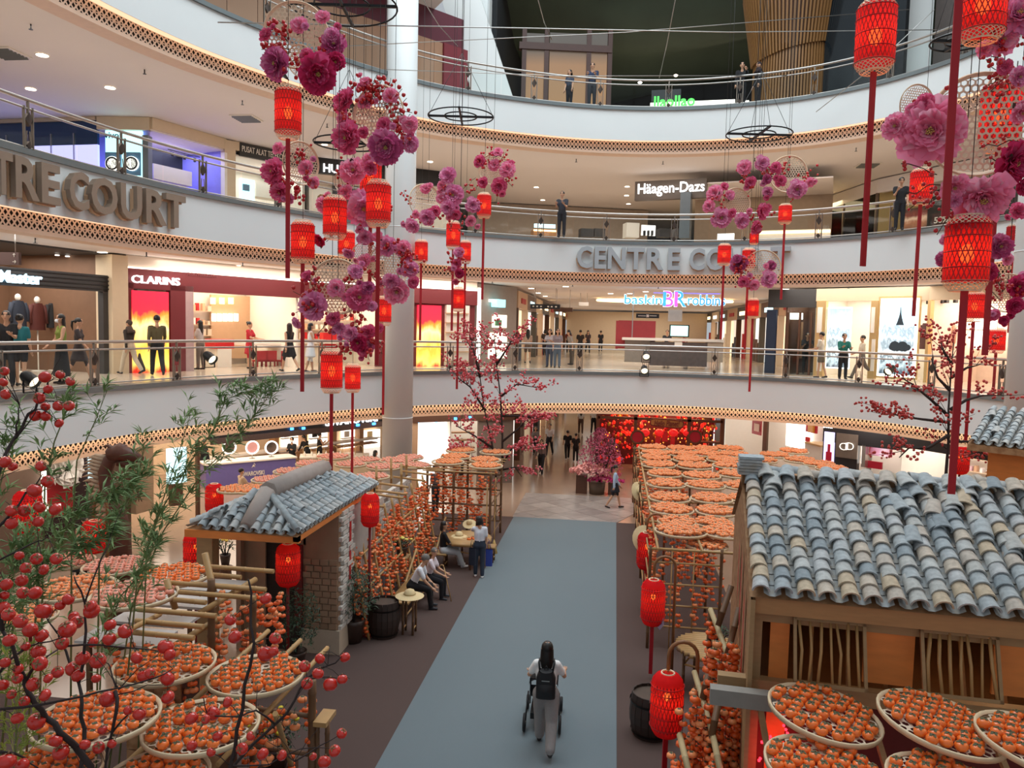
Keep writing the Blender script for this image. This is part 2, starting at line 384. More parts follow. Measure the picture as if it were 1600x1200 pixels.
# ================================================================ shop fronts round the court
class Front:
    """a shop front standing on a straight base line p0-p1 at height z; X along the front, Y away from the court, Z up"""
    def __init__(s, name, label, cat, p0, p1, z, group=None):
        s.p0 = Vector((p0[0], p0[1], z)); d = Vector((p1[0]-p0[0], p1[1]-p0[1], 0)); s.len = d.length; s.u = d.normalized(); s.w = Vector((-s.u.y, s.u.x, 0))
        s.rz = math.atan2(s.u.y, s.u.x); s.root = thing(name, label, cat, s.p0, s.rz, group); s.z = z
    def hit(s, px, py, w=0):
        d = ray(px, py); q = s.p0+s.w*w; t = (q-CAM).dot(s.w)/d.dot(s.w); P = CAM+d*t-s.p0
        return P.dot(s.u), P.z
    def rect(s, x0, y0, x1, y1, w=0):
        ym = (y0+y1)/2; u0 = s.hit(x0, ym, w)[0]; u1 = s.hit(x1, ym, w)[0]; xm = (x0+x1)/2
        return u0, u1, s.hit(xm, y1, w)[1], s.hit(xm, y0, w)[1]
    def box(s, name, mat, r, w0=0, w1=.1, parent=None):
        u0, u1, v0, v1 = s.rect(*r, w0); return MB().box(u0, u1, w0, w1, v0, v1).build(name, mat, parent or s.root)
    def raw(s, name, mat, u0, u1, w0, w1, v0, v1, parent=None):
        return MB().box(u0, u1, w0, w1, v0, v1).build(name, mat, parent or s.root)
    def text(s, name, txt, mat, r, w=-.06, ext=.04, bold=.01, parent=None, shear=0):
        u0, u1, v0, v1 = s.rect(*r, w); o = textmesh(txt, v1-v0, ext, bold, u1-u0, shear).build(name, mat, parent or s.root); o.location = (u0, w, v0); return o
    def room(s, u0, u1, h, dep, wall, power=0, col=WHITE, ceil=None, sides=True):
        m = MB().box(u0, u1, dep, dep+.1, 0, h); m.build('back_wall', wall, s.root)
        if sides:
            MB().box(u0-.06, u0, .1, dep, 0, h).build('side_wall', wall, s.root); MB().box(u1, u1+.06, .1, dep, 0, h).build('side_wall', wall, s.root)
        MB().box(u0, u1, .05, dep, h, h+.05).build('shop_ceiling', ceil or M_ceil, s.root)
        if power:
            power *= .5
            c = s.p0+s.u*((u0+u1)/2)+s.w*(dep*.5)+Vector((0, 0, h-.06)); o = area('shop_light', c, max(.4, (u1-u0)*.85), power, col, c-Vector((0, 0, 1)), dep*.8); o.rotation_euler = (0, 0, s.rz)
    def shelves(s, u0, u1, dep, levels, cols, shelf=None, n=9, back=.32, hs=(.12, .28), seed=1):
        rr = random.Random(seed)
        for v in levels:
            MB().box(u0, u1, dep-back, dep, v-.03, v).build('shelf', shelf or pm('shelf_board', 'cbb094', .5), s.root)
            mbs = {}
            for i in range(n):
                a = u0+(u1-u0)*(i+.15)/n; b = a+(u1-u0)/n*rr.uniform(.35, .7); c = rr.choice(cols); h = rr.uniform(*hs)
                mbs.setdefault(c, MB()).box(a, b, dep-back*.8, dep-back*.3, v, v+h)
            for c, mb in mbs.items(): mb.build('product_row', pm('product_'+c, c, .4, var=.1), s.root, kind='stuff')
def rp(x, z, d):
    s_ = ring_px(x, z, d); p, n = ring_at(s_); return p+n*d
M_maroon = pm('maroon_panel', '74282d', .45, var=.06, scale=2)
M_cream = pm('cream_wall', 'd8c3a5', .6, var=.05)
M_beige = pm('beige_panel', 'c9a482', .55, var=.06)
M_black = pm('black_panel', '1b1a1c', .4, var=.1)
M_char = pm('charcoal_panel', '3a3838', .5, var=.1)
M_oak = pm('oak_board', 'a97b52', .5, var=.15, scale=3, stretch=(1, 1, 8))
M_walnut = pm('dark_walnut', '5a3b2a', .5, var=.2, scale=3, stretch=(1, 1, 8))
M_shopwhite = pm('shop_white', 'efe8dd', .5, var=.03)
M_gold = pm('pale_gold_frame', 'e0c088', .3, .6, var=.06)
M_navy = pm('navy_panel', '223149', .4, var=.08)
M_red = pm('bright_red', 'c81d22', .5, var=.08)
G_white = glow('lit_white', 'fff6ea', 2.0); G_sign = glow('lit_sign_white', 'ffffff', 1.5); G_cyan = glow('lit_cyan', '8fe3ef', 1.5); G_blue = glow('lit_blue', '4a8dff', 3)
G_warm = glow('lit_warm', 'ffd9a0', 2.6); G_pale = glow('lit_pale_blue', 'cfeaf2', 1.3); G_ice = glow('lit_ice', 'bfe8f0', 1.2)
z1 = 5.0; H1 = 3.5
# ---- first gallery, left: menswear shop
f = Front('menswear_shop', 'dark menswear shop with blue white lit sign at the left end of the lower gallery', 'shop', rp(-120, z1, 3.7), rp(172, z1, 3.7), z1)
Lm = f.len
f.room(0, Lm, H1, 4, pm('shop_brown', '7a5a44', .6), 330, WHITE, M_char)
f.box('fascia_panel', M_char, (-120, 418, 172, 447), -.05, .1)
for k in range(4): f.box('fascia_slat', M_black, (-120, 420+k*7, 172, 422+k*7), -.09, -.05)
f.box('jamb', M_char, (162, 447, 172, 586), -.05, .15)
f.text('lit_lettering', 'Master', glow('lit_sign_blue', 'bfeaff', 1.8), (-3, 424, 64, 443), -.15, .06, .02)
f.box('hanging_screen', G_cyan, (97, 441, 136, 450), .3, .35)
f.box('wall_niche', M_beige, (117, 452, 163, 492), 3.4, 3.9); f.box('lit_mirror', G_ice, (152, 452, 162, 490), 3.3, 3.4)
f.box('shirt_shelf', M_shopwhite, (120, 490, 163, 493), 2.6, 3.3)
for k in range(7): f.box('folded_shirt', pm('shirt_grey', 'b9b4b0', .8), (124+k*5.5, 500, 128+k*5.5, 508), 2.4, 2.8)
f.box('display_table', M_walnut, (116, 510, 163, 560), 2.2, 3.2)
f.box('shelf', M_shopwhite, (62, 462, 104, 465), 3.3, 3.7)
for k in range(3): f.box('shoe', M_black, (74+k*9, 456, 80+k*9, 462), 3.35, 3.6)
def garment(mb, c, w, h, d):
    x, y, z = c
    mb.grid(lambda a, b: (x+math.cos(a*2*PI)*w/2*(.62+.38*min(1, (1-b)*5+.2) if b > .8 else 1)*(1-.12*b), y+math.sin(a*2*PI)*d/2*(1-.3*b), z-h+h*b), 10, 6)
    for sx in (-1, 1): mb.tube([(x+sx*w*.36, y, z-h*.08), (x+sx*w*.52, y-.02, z-h*.4), (x+sx*w*.5, y-.05, z-h*.75)], [.075, .065, .05], 6)
for (px, py, ht, m) in ((28, 470, .8, '2a3140'), (58, 474, .8, '5a2822'), (84, 474, .75, '242224'), (104, 474, .75, '3a3a40')):
    u, v = f.hit(px, py, 2.3); mb = MB(); garment(mb, (u, 2.3, v), .52, ht, .26); mb.build('jacket', pm('jacket_'+m, m, .7), f.root)
    MB().tube([(u, 2.3, v-ht), (u, 2.3, .02)], .02).lathe([(.18, 0), (.18, .02)], 10, o=(u, 2.3, 0)).ball((u, 2.3, v+.1), (.08, .09, .11), 8, 6).build('mannequin_stand', M_shopwhite, f.root)
for k in range(5):
    u, v = f.hit(90+k*16, 434, 1.5); MB().lathe([(.06, 0), (.06, .03)], 10, o=(u, 1.5, H1-.06)).build('downlight', G_white, f.root)
# pillar
f = Front('wall_pillar', 'x', 'x', rp(172, z1, 3.6), rp(197, z1, 3.6), z1); bpy.data.objects.remove(f.root); f.root = None
mb = MB(); mb.box(0, f.len, -.15, .6, 0, H1); o = mb.build('wall_pillar', M_cream); o.location = f.p0; o.rotation_euler.z = f.rz; struct(o)
# ---- cosmetics shop, two facets
def cosmetics(x0, x1, label, seed):
    f = Front('cosmetics_shop', label, 'shop', rp(x0, z1, 3.6), rp(x1, z1, 3.6), z1); return f
f = cosmetics(198, 466, 'maroon cosmetics shop front with white lit name and fireworks poster', 1)
f.room(f.rect(300, 450, 466, 580)[0], f.len, 3.0, 3.2, M_shopwhite, 190, (1, .86, .68))
f.raw('fascia_panel', M_maroon, 0, f.len, -.1, .15, 2.55, 3.15)
f.raw('glowing_cove', G_white, -.02, f.len, -.12, 0, 3.15, 3.19); f.raw('cornice', M_ceil_warm, 0, f.len, -.05, .15, 3.19, 3.54)
f.raw('wall_panel', M_maroon, 0, f.rect(207, 455, 264, 580)[0], -.1, .15, 0, 2.72); u = f.rect(264, 455, 300, 580); f.raw('wall_panel', M_maroon, u[0], u[1]-.28, -.1, .15, 0, 2.72)
f.raw('jamb', pm('pinkish_jamb', 'b99c9b', .4), u[1]-.28, u[1], -.1, .9, 0, 2.72)
f.text('lit_lettering', 'CLARINS', G_sign, (205, 432, 280, 444), -.16, .06, .012); f.text('faint_lettering', 'PUSAT PERSOLEKAN', pm('faint_maroon', '8a4a4c'), (293, 427, 339, 432), -.12, .01, 0)
# fireworks poster: printed sheet with its own colours
def poster_mat(name, stops, s=1.2, vertical=True, noise=None):
    if name in MATS: return MATS[name]
    m = bpy.data.materials.new(name); m.use_nodes = True; nt = m.node_tree; N = nt.nodes; L = nt.links; b = N['Principled BSDF']
    tc = N.new('ShaderNodeTexCoord'); sp = N.new('ShaderNodeSeparateXYZ'); L.new(tc.outputs['Generated'], sp.inputs[0]); rp_ = N.new('ShaderNodeValToRGB'); e = rp_.color_ramp.elements
    while len(e) < len(stops): e.new(.5)
    for i, (p, c) in enumerate(stops): e[i].position = p; e[i].color = srgb(c)
    src = sp.outputs[2 if vertical else 0]
    if noise:
        no = N.new('ShaderNodeTexNoise'); no.inputs['Scale'].default_value = noise; no.inputs['Detail'].default_value = 5; L.new(tc.outputs['Generated'], no.inputs['Vector'])
        ma = N.new('ShaderNodeMath'); ma.operation = 'MULTIPLY_ADD'; ma.inputs[1].default_value = .5; ma.inputs[2].default_value = -.25; L.new(no.outputs[0], ma.inputs[0])
        ad = N.new('ShaderNodeMath'); ad.operation = 'ADD'; L.new(src, ad.inputs[0]); L.new(ma.outputs[0], ad.inputs[1]); src = ad.outputs[0]
    L.new(src, rp_.inputs[0]); L.new(rp_.outputs[0], b.inputs['Base Color']); L.new(rp_.outputs[0], b.inputs['Emission Color']); b.inputs['Emission Strength'].default_value = s*.75
    MATS[name] = m; return m
M_fire = poster_mat('fireworks_print', [(0, 'd02a1c'), (.12, 'f6e070'), (.3, 'f2b23a'), (.55, 'fbe7a0'), (.68, 'f08a2e'), (.76, 'd8283a'), (1, 'd0203c')], 1.3, noise=3)
f.box('poster', M_fire, (207, 455, 264, 582), -.14, -.1)
u = f.rect(300, 470, 466, 580)
f.shelves(u[0]+.2, u[0]+2.6, 3.1, (1.1, 1.5, 2.0), ['c8262b', 'f4ede2', 'e2b08c', 'd9c9b4'], n=11, seed=3)
f.box('wall_panel', M_beige, (330, 462, 396, 560), 2.9, 3.0)
for k in range(3): f.box('wall_lamp', G_warm, (331+k*14, 465, 337+k*14, 475), 2.7, 2.8)
for k in range(5): f.box('lit_panel', G_white, (332+k*8.6, 490, 338+k*8.6, 502), 2.75, 2.8)
f.box('tall_lit_panel', G_warm, (402, 465, 440, 520), 2.6, 2.7)
f.box('counter', M_shopwhite, (340, 545, 362, 575), 1.2, 1.9); f.box('counter_top', M_red, (336, 530, 366, 545), 1.2, 1.8)
f.box('table', M_shopwhite, (386, 536, 462, 540), 1.0, 1.8)
for px in (390, 458): f.box('table_leg', M_steel, (px, 540, px+3, 576), 1.2, 1.26)
for k, px in enumerate((408, 422, 446)):
    u0, u1, v0, v1 = f.rect(px-8, 548, px+8, 565, .9)
    MB().box(u0, u1, .8, 1.2, v0, v0+.06).box(u0, u1, .8, .86, v0, v1).box(u0+.03, u0+.06, .85, .9, 0, v0).box(u1-.06, u1-.03, .85, .9, 0, v0).box(u0+.03, u0+.06, 1.1, 1.15, 0, v0).box(u1-.06, u1-.03, 1.1, 1.15, 0, v0).build('chair', pm('red_leather', 'a3242c', .5), f.root)
f = cosmetics(466, 742, 'second maroon facade of the cosmetics shop behind the round column', 2)
f.room(0, f.rect(585, 470, 600, 580)[1], 3.0, 3.2, M_shopwhite, 150, (1, .86, .68))
f.raw('fascia_panel', M_maroon, 0, f.len, -.1, .15, 2.55, 3.15); f.raw('glowing_cove', G_white, -.02, f.len, -.12, 0, 3.15, 3.19); f.raw('cornice', M_ceil_warm, 0, f.len, -.05, .15, 3.19, 3.54)
u = f.rect(588, 478, 742, 575); f.raw('wall_panel', M_maroon, u[0], u[1], .05, .15, 0, 2.72)
f.box('poster', M_fire, (652, 477, 689, 575), -.02, .05)
f.box('display_case', M_shopwhite, (697, 477, 733, 571), -.1, .05)
for k in range(6): f.box('case_shelf', M_beige, (697, 489+k*15, 733, 490.5+k*15), -.2, -.1)
for k in range(5):
    for j in range(3): f.box('bottle', pm('bottle_%d' % ((k+j) % 4), ['3c3a2a', '7a8a3a', 'b0552a', 'd9cfae'][(k+j) % 4], .3), (700+j*11, 493+k*15-11+8, 706+j*11, 489+k*15), -.18, -.12)
f.shelves(.5, 3.6, 3.1, (1.0, 1.4, 1.8), ['c8262b', 'f4ede2', 'e2b08c'], n=14, seed=5); f.box('wall_panel', G_warm, (415, 466, 442, 520), 2.9, 3.0)
f.box('red_display', M_red, (505, 520, 526, 545), 1.5, 1.9); f.raw('table', M_shopwhite, .3, 3.2, 1.2, 1.9, .85, .92)
# ---- corner shop by the corridor
f = Front('corner_shop', 'grey corner shop with small cyan sign at the corridor mouth', 'shop', rp(745, z1, 3.8), (-4.6, 35.5), z1)
f.raw('wall_panel', pm('grey_plaster', '9b8f86', .6), 0, f.len, 0, .2, 0, 3.5); f.raw('lit_edge', G_white, -.1, .06, -.12, -.02, .2, 3.3)
f.box('small_sign', G_cyan, (777, 468, 790, 480), -.4, -.1); f.box('lit_sign_box', G_white, (768, 468, 776, 472), -.25, -.1)
f.box('display_window', glow('lit_display', 'fff0d8', 1.4), (770, 492, 792, 512), -.04, 0); f.box('display_window', glow('lit_display', 'fff0d8', 1.4), (764, 520, 792, 560), -.04, 0); f.box('green_ornament', pm('jade_green', '4f8f6a', .4), (775, 500, 784, 509), -.1, -.04)
# ---- corridor on the first gallery
def corridor(lv, z, xl, xr, y0, y1, seed, names, power=420, ch=3.4):
    rr = random.Random(seed)
    for side, x in ((-1, xl), (1, xr)):
        y = y0; k = 0
        while y < y1-1:
            w = rr.uniform(3.5, 5); o = thing('corridor_shop', names % (('left', 'right')[side > 0], ['nearest', 'second', 'third', 'fourth', 'fifth', 'sixth', 'seventh', 'eighth', 'ninth', 'tenth', 'eleventh', 'twelfth'][k]), 'shop', (x, y, z))
            a, b = (0, .3) if side > 0 else (-.3, 0)
            MB().box(a, b, 0, w, 2.6, ch).build('fascia_panel', [M_beige, M_walnut, M_cream, M_char][k % 4], o)
            MB().box(a, b, 0, .35, 0, 2.6).build('jamb', [M_walnut, M_cream, M_char, M_beige][k % 4], o)
            c = (.5 if side > 0 else -.5); MB().box(min(c, c*1.1), max(c, c*1.1), .35, w, 0, 2.6).build('display_wall', [glow('corr_warm', 'ffe2b8', .9), glow('corr_white', 'f4f2ea', .9), M_cream, glow('corr_pale', 'e8d8c8', .7)][(k+seed) % 4], o)
            MB().box(a-.04*side, b-.04*side, w*.3, w*.75, 2.85, 3.1).build('sign_board', [G_white, G_warm, pm('red_sign', 'b3252a'), G_ice][(k+seed*2) % 4], o)
            sx = a-.05 if side > 0 else b; q = MB()
            for j in range(3): q.box(c-.25*side-.1, c-.25*side+.1, .7+j*.9, 1.2+j*.9, 0, rr.uniform(.8, 1.7))
            q.build('display_stand', [M_red, M_walnut, M_shopwhite, M_navy][(k*3+seed) % 4], o, kind='stuff')
            y += w; k += 1
    MB().box(xl, xr, y1, y1+.2, z, z+ch).build('wall_corridor_end', M_cream)['kind'] = 'structure'
    for k in range(3): area('corridor_light', ((xl+xr)/2, y0+4+k*(y1-y0-6)/2.2, z+ch-.1), (xr-xl)*.6, power/5, WHITE, ((xl+xr)/2, y0+4+k*(y1-y0-6)/2.2, z), 6)
corridor(1, z1, -4.6, 8.2, 36, 72, 3, '%s side shop in the lower gallery corridor, %s from the court', 900)
# ice cream kiosk
k_ = Front('ice_cream_kiosk', 'ice cream kiosk with pink and blue lit hanging sign in the corridor mouth', 'kiosk', (1.0, 35.5), (6.0, 35.5), z1)
k_.box('red_wall', pm('kiosk_red', 'a8383c', .5), (966, 501, 1024, 545), .6, .9); k_.box('red_side_wall', pm('kiosk_red', 'a8383c', .5), (962, 501, 966, 545), .6, 2.4)
k_.box('counter', pm('kiosk_counter', '968a80', .25, var=.2), (976, 532, 1015, 566), 0, .6); k_.box('counter', pm('kiosk_dark', '625754', .2, var=.3), (1015, 535, 1105, 572), -.2, .6); k_.box('counter', pm('kiosk_cream', 'b9ab9a', .3), (1105, 535, 1130, 566), -.2, .6); k_.box('counter_top', M_shopwhite, (972, 529, 1132, 533), -.3, .7)
k_.box('menu_screen', glow('screen_aqua', 'a5ded6', 1.6), (1048, 509, 1075, 525), .5, .55); k_.box('screen_frame', M_black, (1046, 507.5, 1077, 526.5), .55, .6)
k_.box('till', M_shopwhite, (1054, 534, 1066, 543), -.25, .1)
k_.box('hanging_board', M_black, (994, 490, 1030, 497), 1.2, 1.25); k_.box('board_dot', M_shopwhite, (1010, 491.5, 1014, 495.5), 1.17, 1.2); k_.box('board_line', M_shopwhite, (997, 493, 1009, 494), 1.17, 1.2); k_.box('board_line', M_shopwhite, (1015, 493, 1026, 494), 1.17, 1.2)
pl = k_.box('pole', M_steel, (988, 455, 989.5, 530), .2, .24)
NEON_B = glow('neon_blue', '2f93d8', .9); NEON_P = glow('neon_pink', 'd64fc8', .9); NEON_W = glow('neon_outline', 'dff4ff', 1.1)
for t, m, r in (('baskin', NEON_B, (976, 461, 1034, 475)), ('B', NEON_P, (1037, 455, 1052, 479)), ('R', NEON_B, (1054, 455, 1072, 479)), ('robbins', NEON_B, (1075, 461, 1133, 477))):
    k_.text('lit_lettering', t, m, r, -1.0, .05, .004); g = k_.text('outline_lettering', t, NEON_W, (r[0]-.8, r[1]-.8, r[2]+.8, r[3]+.8), -.94, .02, .03)
k_.box('logo_stem', NEON_B, (1036, 456, 1041, 478), -1.08, -1.02); k_.box('logo_stem', NEON_P, (1054, 456, 1059, 479), -1.08, -1.02)
k_.box('blade_fan', pm('striped_board', 'b9b2ac', .4), (1044, 484, 1066, 502), .3, .36)
k_.box('blue_light', glow('blue_glow', '5a5cff', 1.6), (1022, 452, 1126, 458), 3, 3.6)
# oval ceiling features in the corridor
for (px, py, a, b) in ((990, 480, 2.4, 1.4), (1060, 470, 3.0, 1.6)):
    p = atZ(px, py, z1+3.42)
    if p.y > 90 or p.y < 0: p = Vector((1.5, 44, 0))
    mb = MB(); mb.tube([(a*math.cos(t*PI/16), b*math.sin(t*PI/16), 0) for t in range(32)], .07, 5, closed=True); o = mb.build('ceiling_ring_light', G_warm); o.location = (p.x, min(p.y, 46), z1+3.42); tag(o, 'oval warm ceiling ring light in the lower corridor, %s' % ('smaller one' if a < 2.6 else 'larger one'), 'ceiling light')
# hanging direction signs
def hang_sign(label, px, py, D, w, h, mat, z_top, txt=None):
    z_top = 8.56; c = atD(px, py, D); o = thing('direction_sign', label, 'sign', c, _yaw*0+0.0)
    MB().box(-w/2, w/2, -.04, .04, -h/2, h/2).build('board', mat, o)
    for sx in (-1, 1): MB().tube([(sx*w*.35, 0, h/2), (sx*w*.35, 0, z_top-c.z)], .012, 5).build('hanger', M_steel, o)
    if txt is not None:
        for x, z in txt: MB().box(w*(x-.03), w*(x+.03), -.05, -.042, h*(z-.14), h*(z+.14)).build('icon', M_shopwhite, o)
        if h > .25:
            for x, z, dx, dz in ((.36, .26, 0, 1), (.36, -.26, 1, 0)):
                MB().bar((w*x-dx*.04, -.05, h*z-dz*.04), (w*x+dx*.04, -.05, h*z+dz*.04), .01, .01).bar((w*x+dx*.04, -.05, h*z+dz*.04), (w*x+dx*.01+dz*.03, -.05, h*z+dz*.01+dx*.03), .01, .01).bar((w*x+dx*.04, -.05, h*z+dz*.04), (w*x+dx*.01-dz*.03, -.05, h*z+dz*.01-dx*.03), .01, .01).build('arrow', M_shopwhite, o)
    return o
hang_sign('dark overhead direction sign with white icons in the corridor', 852, 479, 36, 1.4, .22, M_black, 8.5, [(-.4, 0), (-.27, 0), (-.14, 0), (.1, 0), (.22, 0), (.36, 0)])
hang_sign('brown overhead direction sign beside the icon sign', 880, 484, 37, .9, .2, M_walnut, 8.5)
hang_sign('brown hanging direction sign at the left picture edge', 8, 404, 17.5, .75, .28, pm('sign_brown', '57403c'), 8.5, [])
hang_sign('small white exit sign board under corridor ceiling', 912, 475, 40, .5, .18, M_shopwhite, 8.5)
# ---- first gallery, right side
P_r0 = (6.3, 33.6); P_r1 = rp(1270, z1, 3.4); P_r2 = rp(1445, z1, 3.4); P_r3 = rp(1590, z1, 3.4)
f = Front('navy_shop', 'dark navy and glass shop between the corridor and perfume shop', 'shop', P_r0, P_r1, z1)
f.room(.8, f.len, 3.2, 2.6, M_walnut, 60, WHITE); f.box('navy_panel', M_navy, (1196, 484, 1211, 585), -.05, .1); f.raw('fascia_panel', M_char, 0, f.len, 0, .1, 2.75, 3.5)
for px in (1228, 1246, 1264): f.box('mullion', M_walnut, (px, 488, px+3, 588), -.02, .06)
f.raw('glass_front', M_glass, .9, f.len, .02, .03, 0, 2.75); f.box('lit_box', G_white, (1231, 489, 1252, 499), .4, .6); f.box('dress_form', pm('tan_dress', 'b58a66', .7), (1238, 503, 1250, 560), 1.6, 1.9)
f = Front('perfume_shop', 'gold framed perfume shop with tall lit city pictures', 'shop', P_r1, P_r2, z1)
f.room(0, f.len, 3.2, 3, M_shopwhite, 150, (1, .9, .76)); f.raw('fascia_panel', M_cream, 0, f.len, -.05, .12, 3.0, 3.5)
def city_mat():
    return poster_mat('city_print', [(0, '4a5a68'), (.14, 'c2d4dc'), (.2, '5a6a76'), (.3, 'dbe6ea'), (.42, '7e939f'), (.52, 'd2e2ea'), (.58, '8aa2b0'), (.64, 'cfe9f5'), (1, '9fd4ee')], 1.25, noise=7)
for x0, x1 in ((1273, 1288), (1358, 1369)):
    f.box('gold_column', M_gold, (x0, 470, x1, 592), -.1, .1); f.box('column_inlay', M_shopwhite, ((x0*3+x1)/4, 480, (x0+x1*3)/4, 520), -.13, -.1); f.box('column_inlay', M_shopwhite, ((x0*3+x1)/4, 530, (x0+x1*3)/4, 580), -.13, -.1)
f.box('small_city_picture', city_mat(), (1293, 482, 1327, 574), .3, .36); f.box('picture_frame', G_white, (1291, 480, 1329, 576), .36, .4)
f.box('poster_frame', M_gold, (1370, 463, 1436, 592), -.06, .02); f.box('lit_border', G_white, (1373, 466, 1433, 589), -.09, -.06); f.box('city_poster', city_mat(), (1376, 470, 1428, 585), -.12, -.09)
def tower(f):
    u0, u1, v0, v1 = f.rect(1401, 480, 1413, 508, -.125); u = (u0+u1)/2; mb = MB()
    for k in range(6):
        a = k/6; b = (k+1)/6; wa = (u1-u0)*.5*(1-a)**2+.01; wb = (u1-u0)*.5*(1-b)**2+.01
        mb.add([(u-wa, -.126, v0+(v1-v0)*a), (u+wa, -.126, v0+(v1-v0)*a), (u+wb, -.126, v0+(v1-v0)*b), (u-wb, -.126, v0+(v1-v0)*b)], [(0, 1, 2, 3)])
    mb.box(u-(u1-u0)*.3, u+(u1-u0)*.3, -.128, -.124, v0+(v1-v0)*.3, v0+(v1-v0)*.34); mb.build('printed_tower', pm('print_slate', '34424e', .6), f.root)
tower(f); u0, u1, v0, v1 = f.rect(1391, 534, 1421, 550, -.125)
for k in range(7): MB().lathe([(.001, 0), ((v1-v0)*(.3+.2*(k % 3 == 1)), 0)], 12, o=(u0+(u1-u0)*(k+.7)/7.4, -.126-.0006*k, v0+(v1-v0)*(.45+.12*math.sin(k*2.1))), M=Matrix.Rotation(PI/2, 3, 'X'), cap=False).build('printed_bush', pm('print_slate', '34424e', .6), f.root)
u = f.rect(1330, 500, 1356, 570); f.shelves(u[0], u[1], 2.9, (.9, 1.4, 1.9, 2.3), ['e7c9a6', 'f5efe6', 'c98f74'], n=7, seed=8)
f = Front('fashion_shop', 'bright pink cream fashion shop at the right end of the lower gallery', 'shop', P_r2, P_r3, z1)
f.room(0, f.len, 3.2, 3, pm('pink_cream', 'ecd2c0', .6), 170, (1, .88, .76)); f.raw('fascia_panel', M_cream, 0, f.len, -.05, .12, 3.0, 3.5); f.raw('jamb', M_gold, 0, .12, -.1, .1, 0, 3.0)
for px, c in ((1448, '4a2a2c'), (1468, '7b8fa0'), (1484, 'd8a48a')):
    u, v = f.hit(px, 505, 1.4); mb = MB(); garment(mb, (u, 1.4, v), .5, 1.0, .26); mb.build('garment', pm('garment_'+c, c, .7), f.root)
f.raw('garment_rail', M_steel, .5, 2.6, 1.37, 1.4, 1.95, 1.98); f.box('lit_panel', G_white, (1506, 475, 1555, 545), 2.6, 2.7)
for k, px in enumerate((1449, 1456, 1463, 1470, 1477, 1491)): f.box('ceiling_spot', M_black, (px-2, 470-k*.4, px+2, 475-k*.4), .6, .75)
UPV = Vector((0, 0, 1))
# ================================================================ second gallery
z2 = 10.1
M_bluedk = pm('deep_blue_glass', '1d3c62', .15, var=.1); G_lilac = glow('lit_lilac', 'b9b6ff', 1.1); G_aqua = glow('lit_aqua', 'b6f0f2', 1.3); G_violet = glow('lit_violet', '6a62e8', 1.0)
f = Front('phone_shop', 'blue glass phone shop at far left of the upper gallery', 'shop', (-26.5, 25.6), (-18.2, 25.1), z2)
f.raw('header_panel', M_cream, 0, f.len, 0, .2, 3.42, 3.54); f.raw('blue_band', M_bluedk, 0, f.len, .1, .2, 2.6, 3.42); f.raw('lit_panel', G_lilac, 0, f.len, .1, .2, 0, 2.6)
for k in range(9): f.raw('mullion', M_steel, k*f.len/9-.015, k*f.len/9+.015, .05, .1, 0, 3.0)
f = Front('speaker_shop', 'shop front with lit aqua panel showing two big camera lenses', 'shop', (-18.15, 25.1), (-16.3, 25.3), z2)
f.raw('header_panel', M_cream, 0, f.len, 0, .2, 3.1, 3.54); f.box('lit_panel', G_aqua, (165, 204, 222, 290), .0, .1); f.raw('jamb', M_ledge, f.len-.2, f.len, -.1, .2, 0, 2.9)
f.text('lettering', 'vivo', pm('ink_blue', '1d4f66'), (163, 207, 186, 216), -.03, .02, .01)
for i, px in enumerate((176, 206)):
    u0, u1, v0, v1 = f.rect(px-11, 238, px+13, 274, -.08); MB().box(u0, u1, -.1, -.02, v0, v1).build('lens_block', pm('phone_blue', '5a86a8', .2), f.root)
    mb = MB(); Mx = Matrix.Rotation(PI/2, 3, 'X'); r_ = (u1-u0)*.42; mb.lathe([(r_, 0), (r_, .08), (r_*.8, .1), (r_*.75, .06), (.001, .06)], 20, o=((u0+u1)/2, -.1, (v0+v1)/2), M=Mx); mb.build('camera_lens', M_black, f.root)
    MB().lathe([(r_*1.08, 0), (r_*1.08, .06), (r_, .06)], 20, o=((u0+u1)/2, -.1, (v0+v1)/2), M=Mx).build('lens_rim', G_white, f.root)
f = Front('gadget_shop', 'violet lit gadget shop with track spotlights on the upper gallery', 'shop', (-16.25, 25.35), (-15.15, 28.4), z2)
f.room(0, f.len, 3.1, 3, pm('violet_wall', '8f8ce0', .5), 150, (.62, .6, 1)); f.raw('header_panel', M_cream, 0, f.len, -.05, .2, 3.15, 3.54); f.raw('jamb', M_shopwhite, f.len-.12, f.len, -.1, .1, 0, 3.0)
f.box('dark_screen', M_black, (233, 213, 296, 262), 2.4, 2.5)
MB().tube([f.hit(262, 207, 1)[0:1]+(1, 2.85), f.hit(312, 212, 1)[0:1]+(1, 2.85)], .02, 5).build('light_track', M_black, f.root)
for px in (269, 288, 304):
    u = f.hit(px, 210, 1)[0]; MB().lathe([(.05, 0), (.06, .16)], 8, o=(u, 1, 2.62)).build('track_spotlight', M_black, f.root)
f.box('counter', M_shopwhite, (240, 262, 300, 285), 1.0, 1.6)
f = Front('telecom_shop', 'telecom shop with dark sign strip and lit phone display', 'shop', (-15.15, 28.45), (-13.2, 31.4), z2)
f.room(.4, f.len, 3.0, 3, M_shopwhite, 90, (1, .97, .92)); f.raw('pillar', M_cream, -.1, .35, -.1, .3, 0, 3.5); f.box('header_panel', M_char, (375, 234, 485, 254), -.05, .2); f.raw('upper_panel', M_cream, .35, f.len, -.02, .2, 3.2, 3.54)
f.text('lettering', 'PUSAT ALAT TELEKOMUNIKASI', M_shopwhite, (378, 237, 470, 246), -.08, .02, 0)
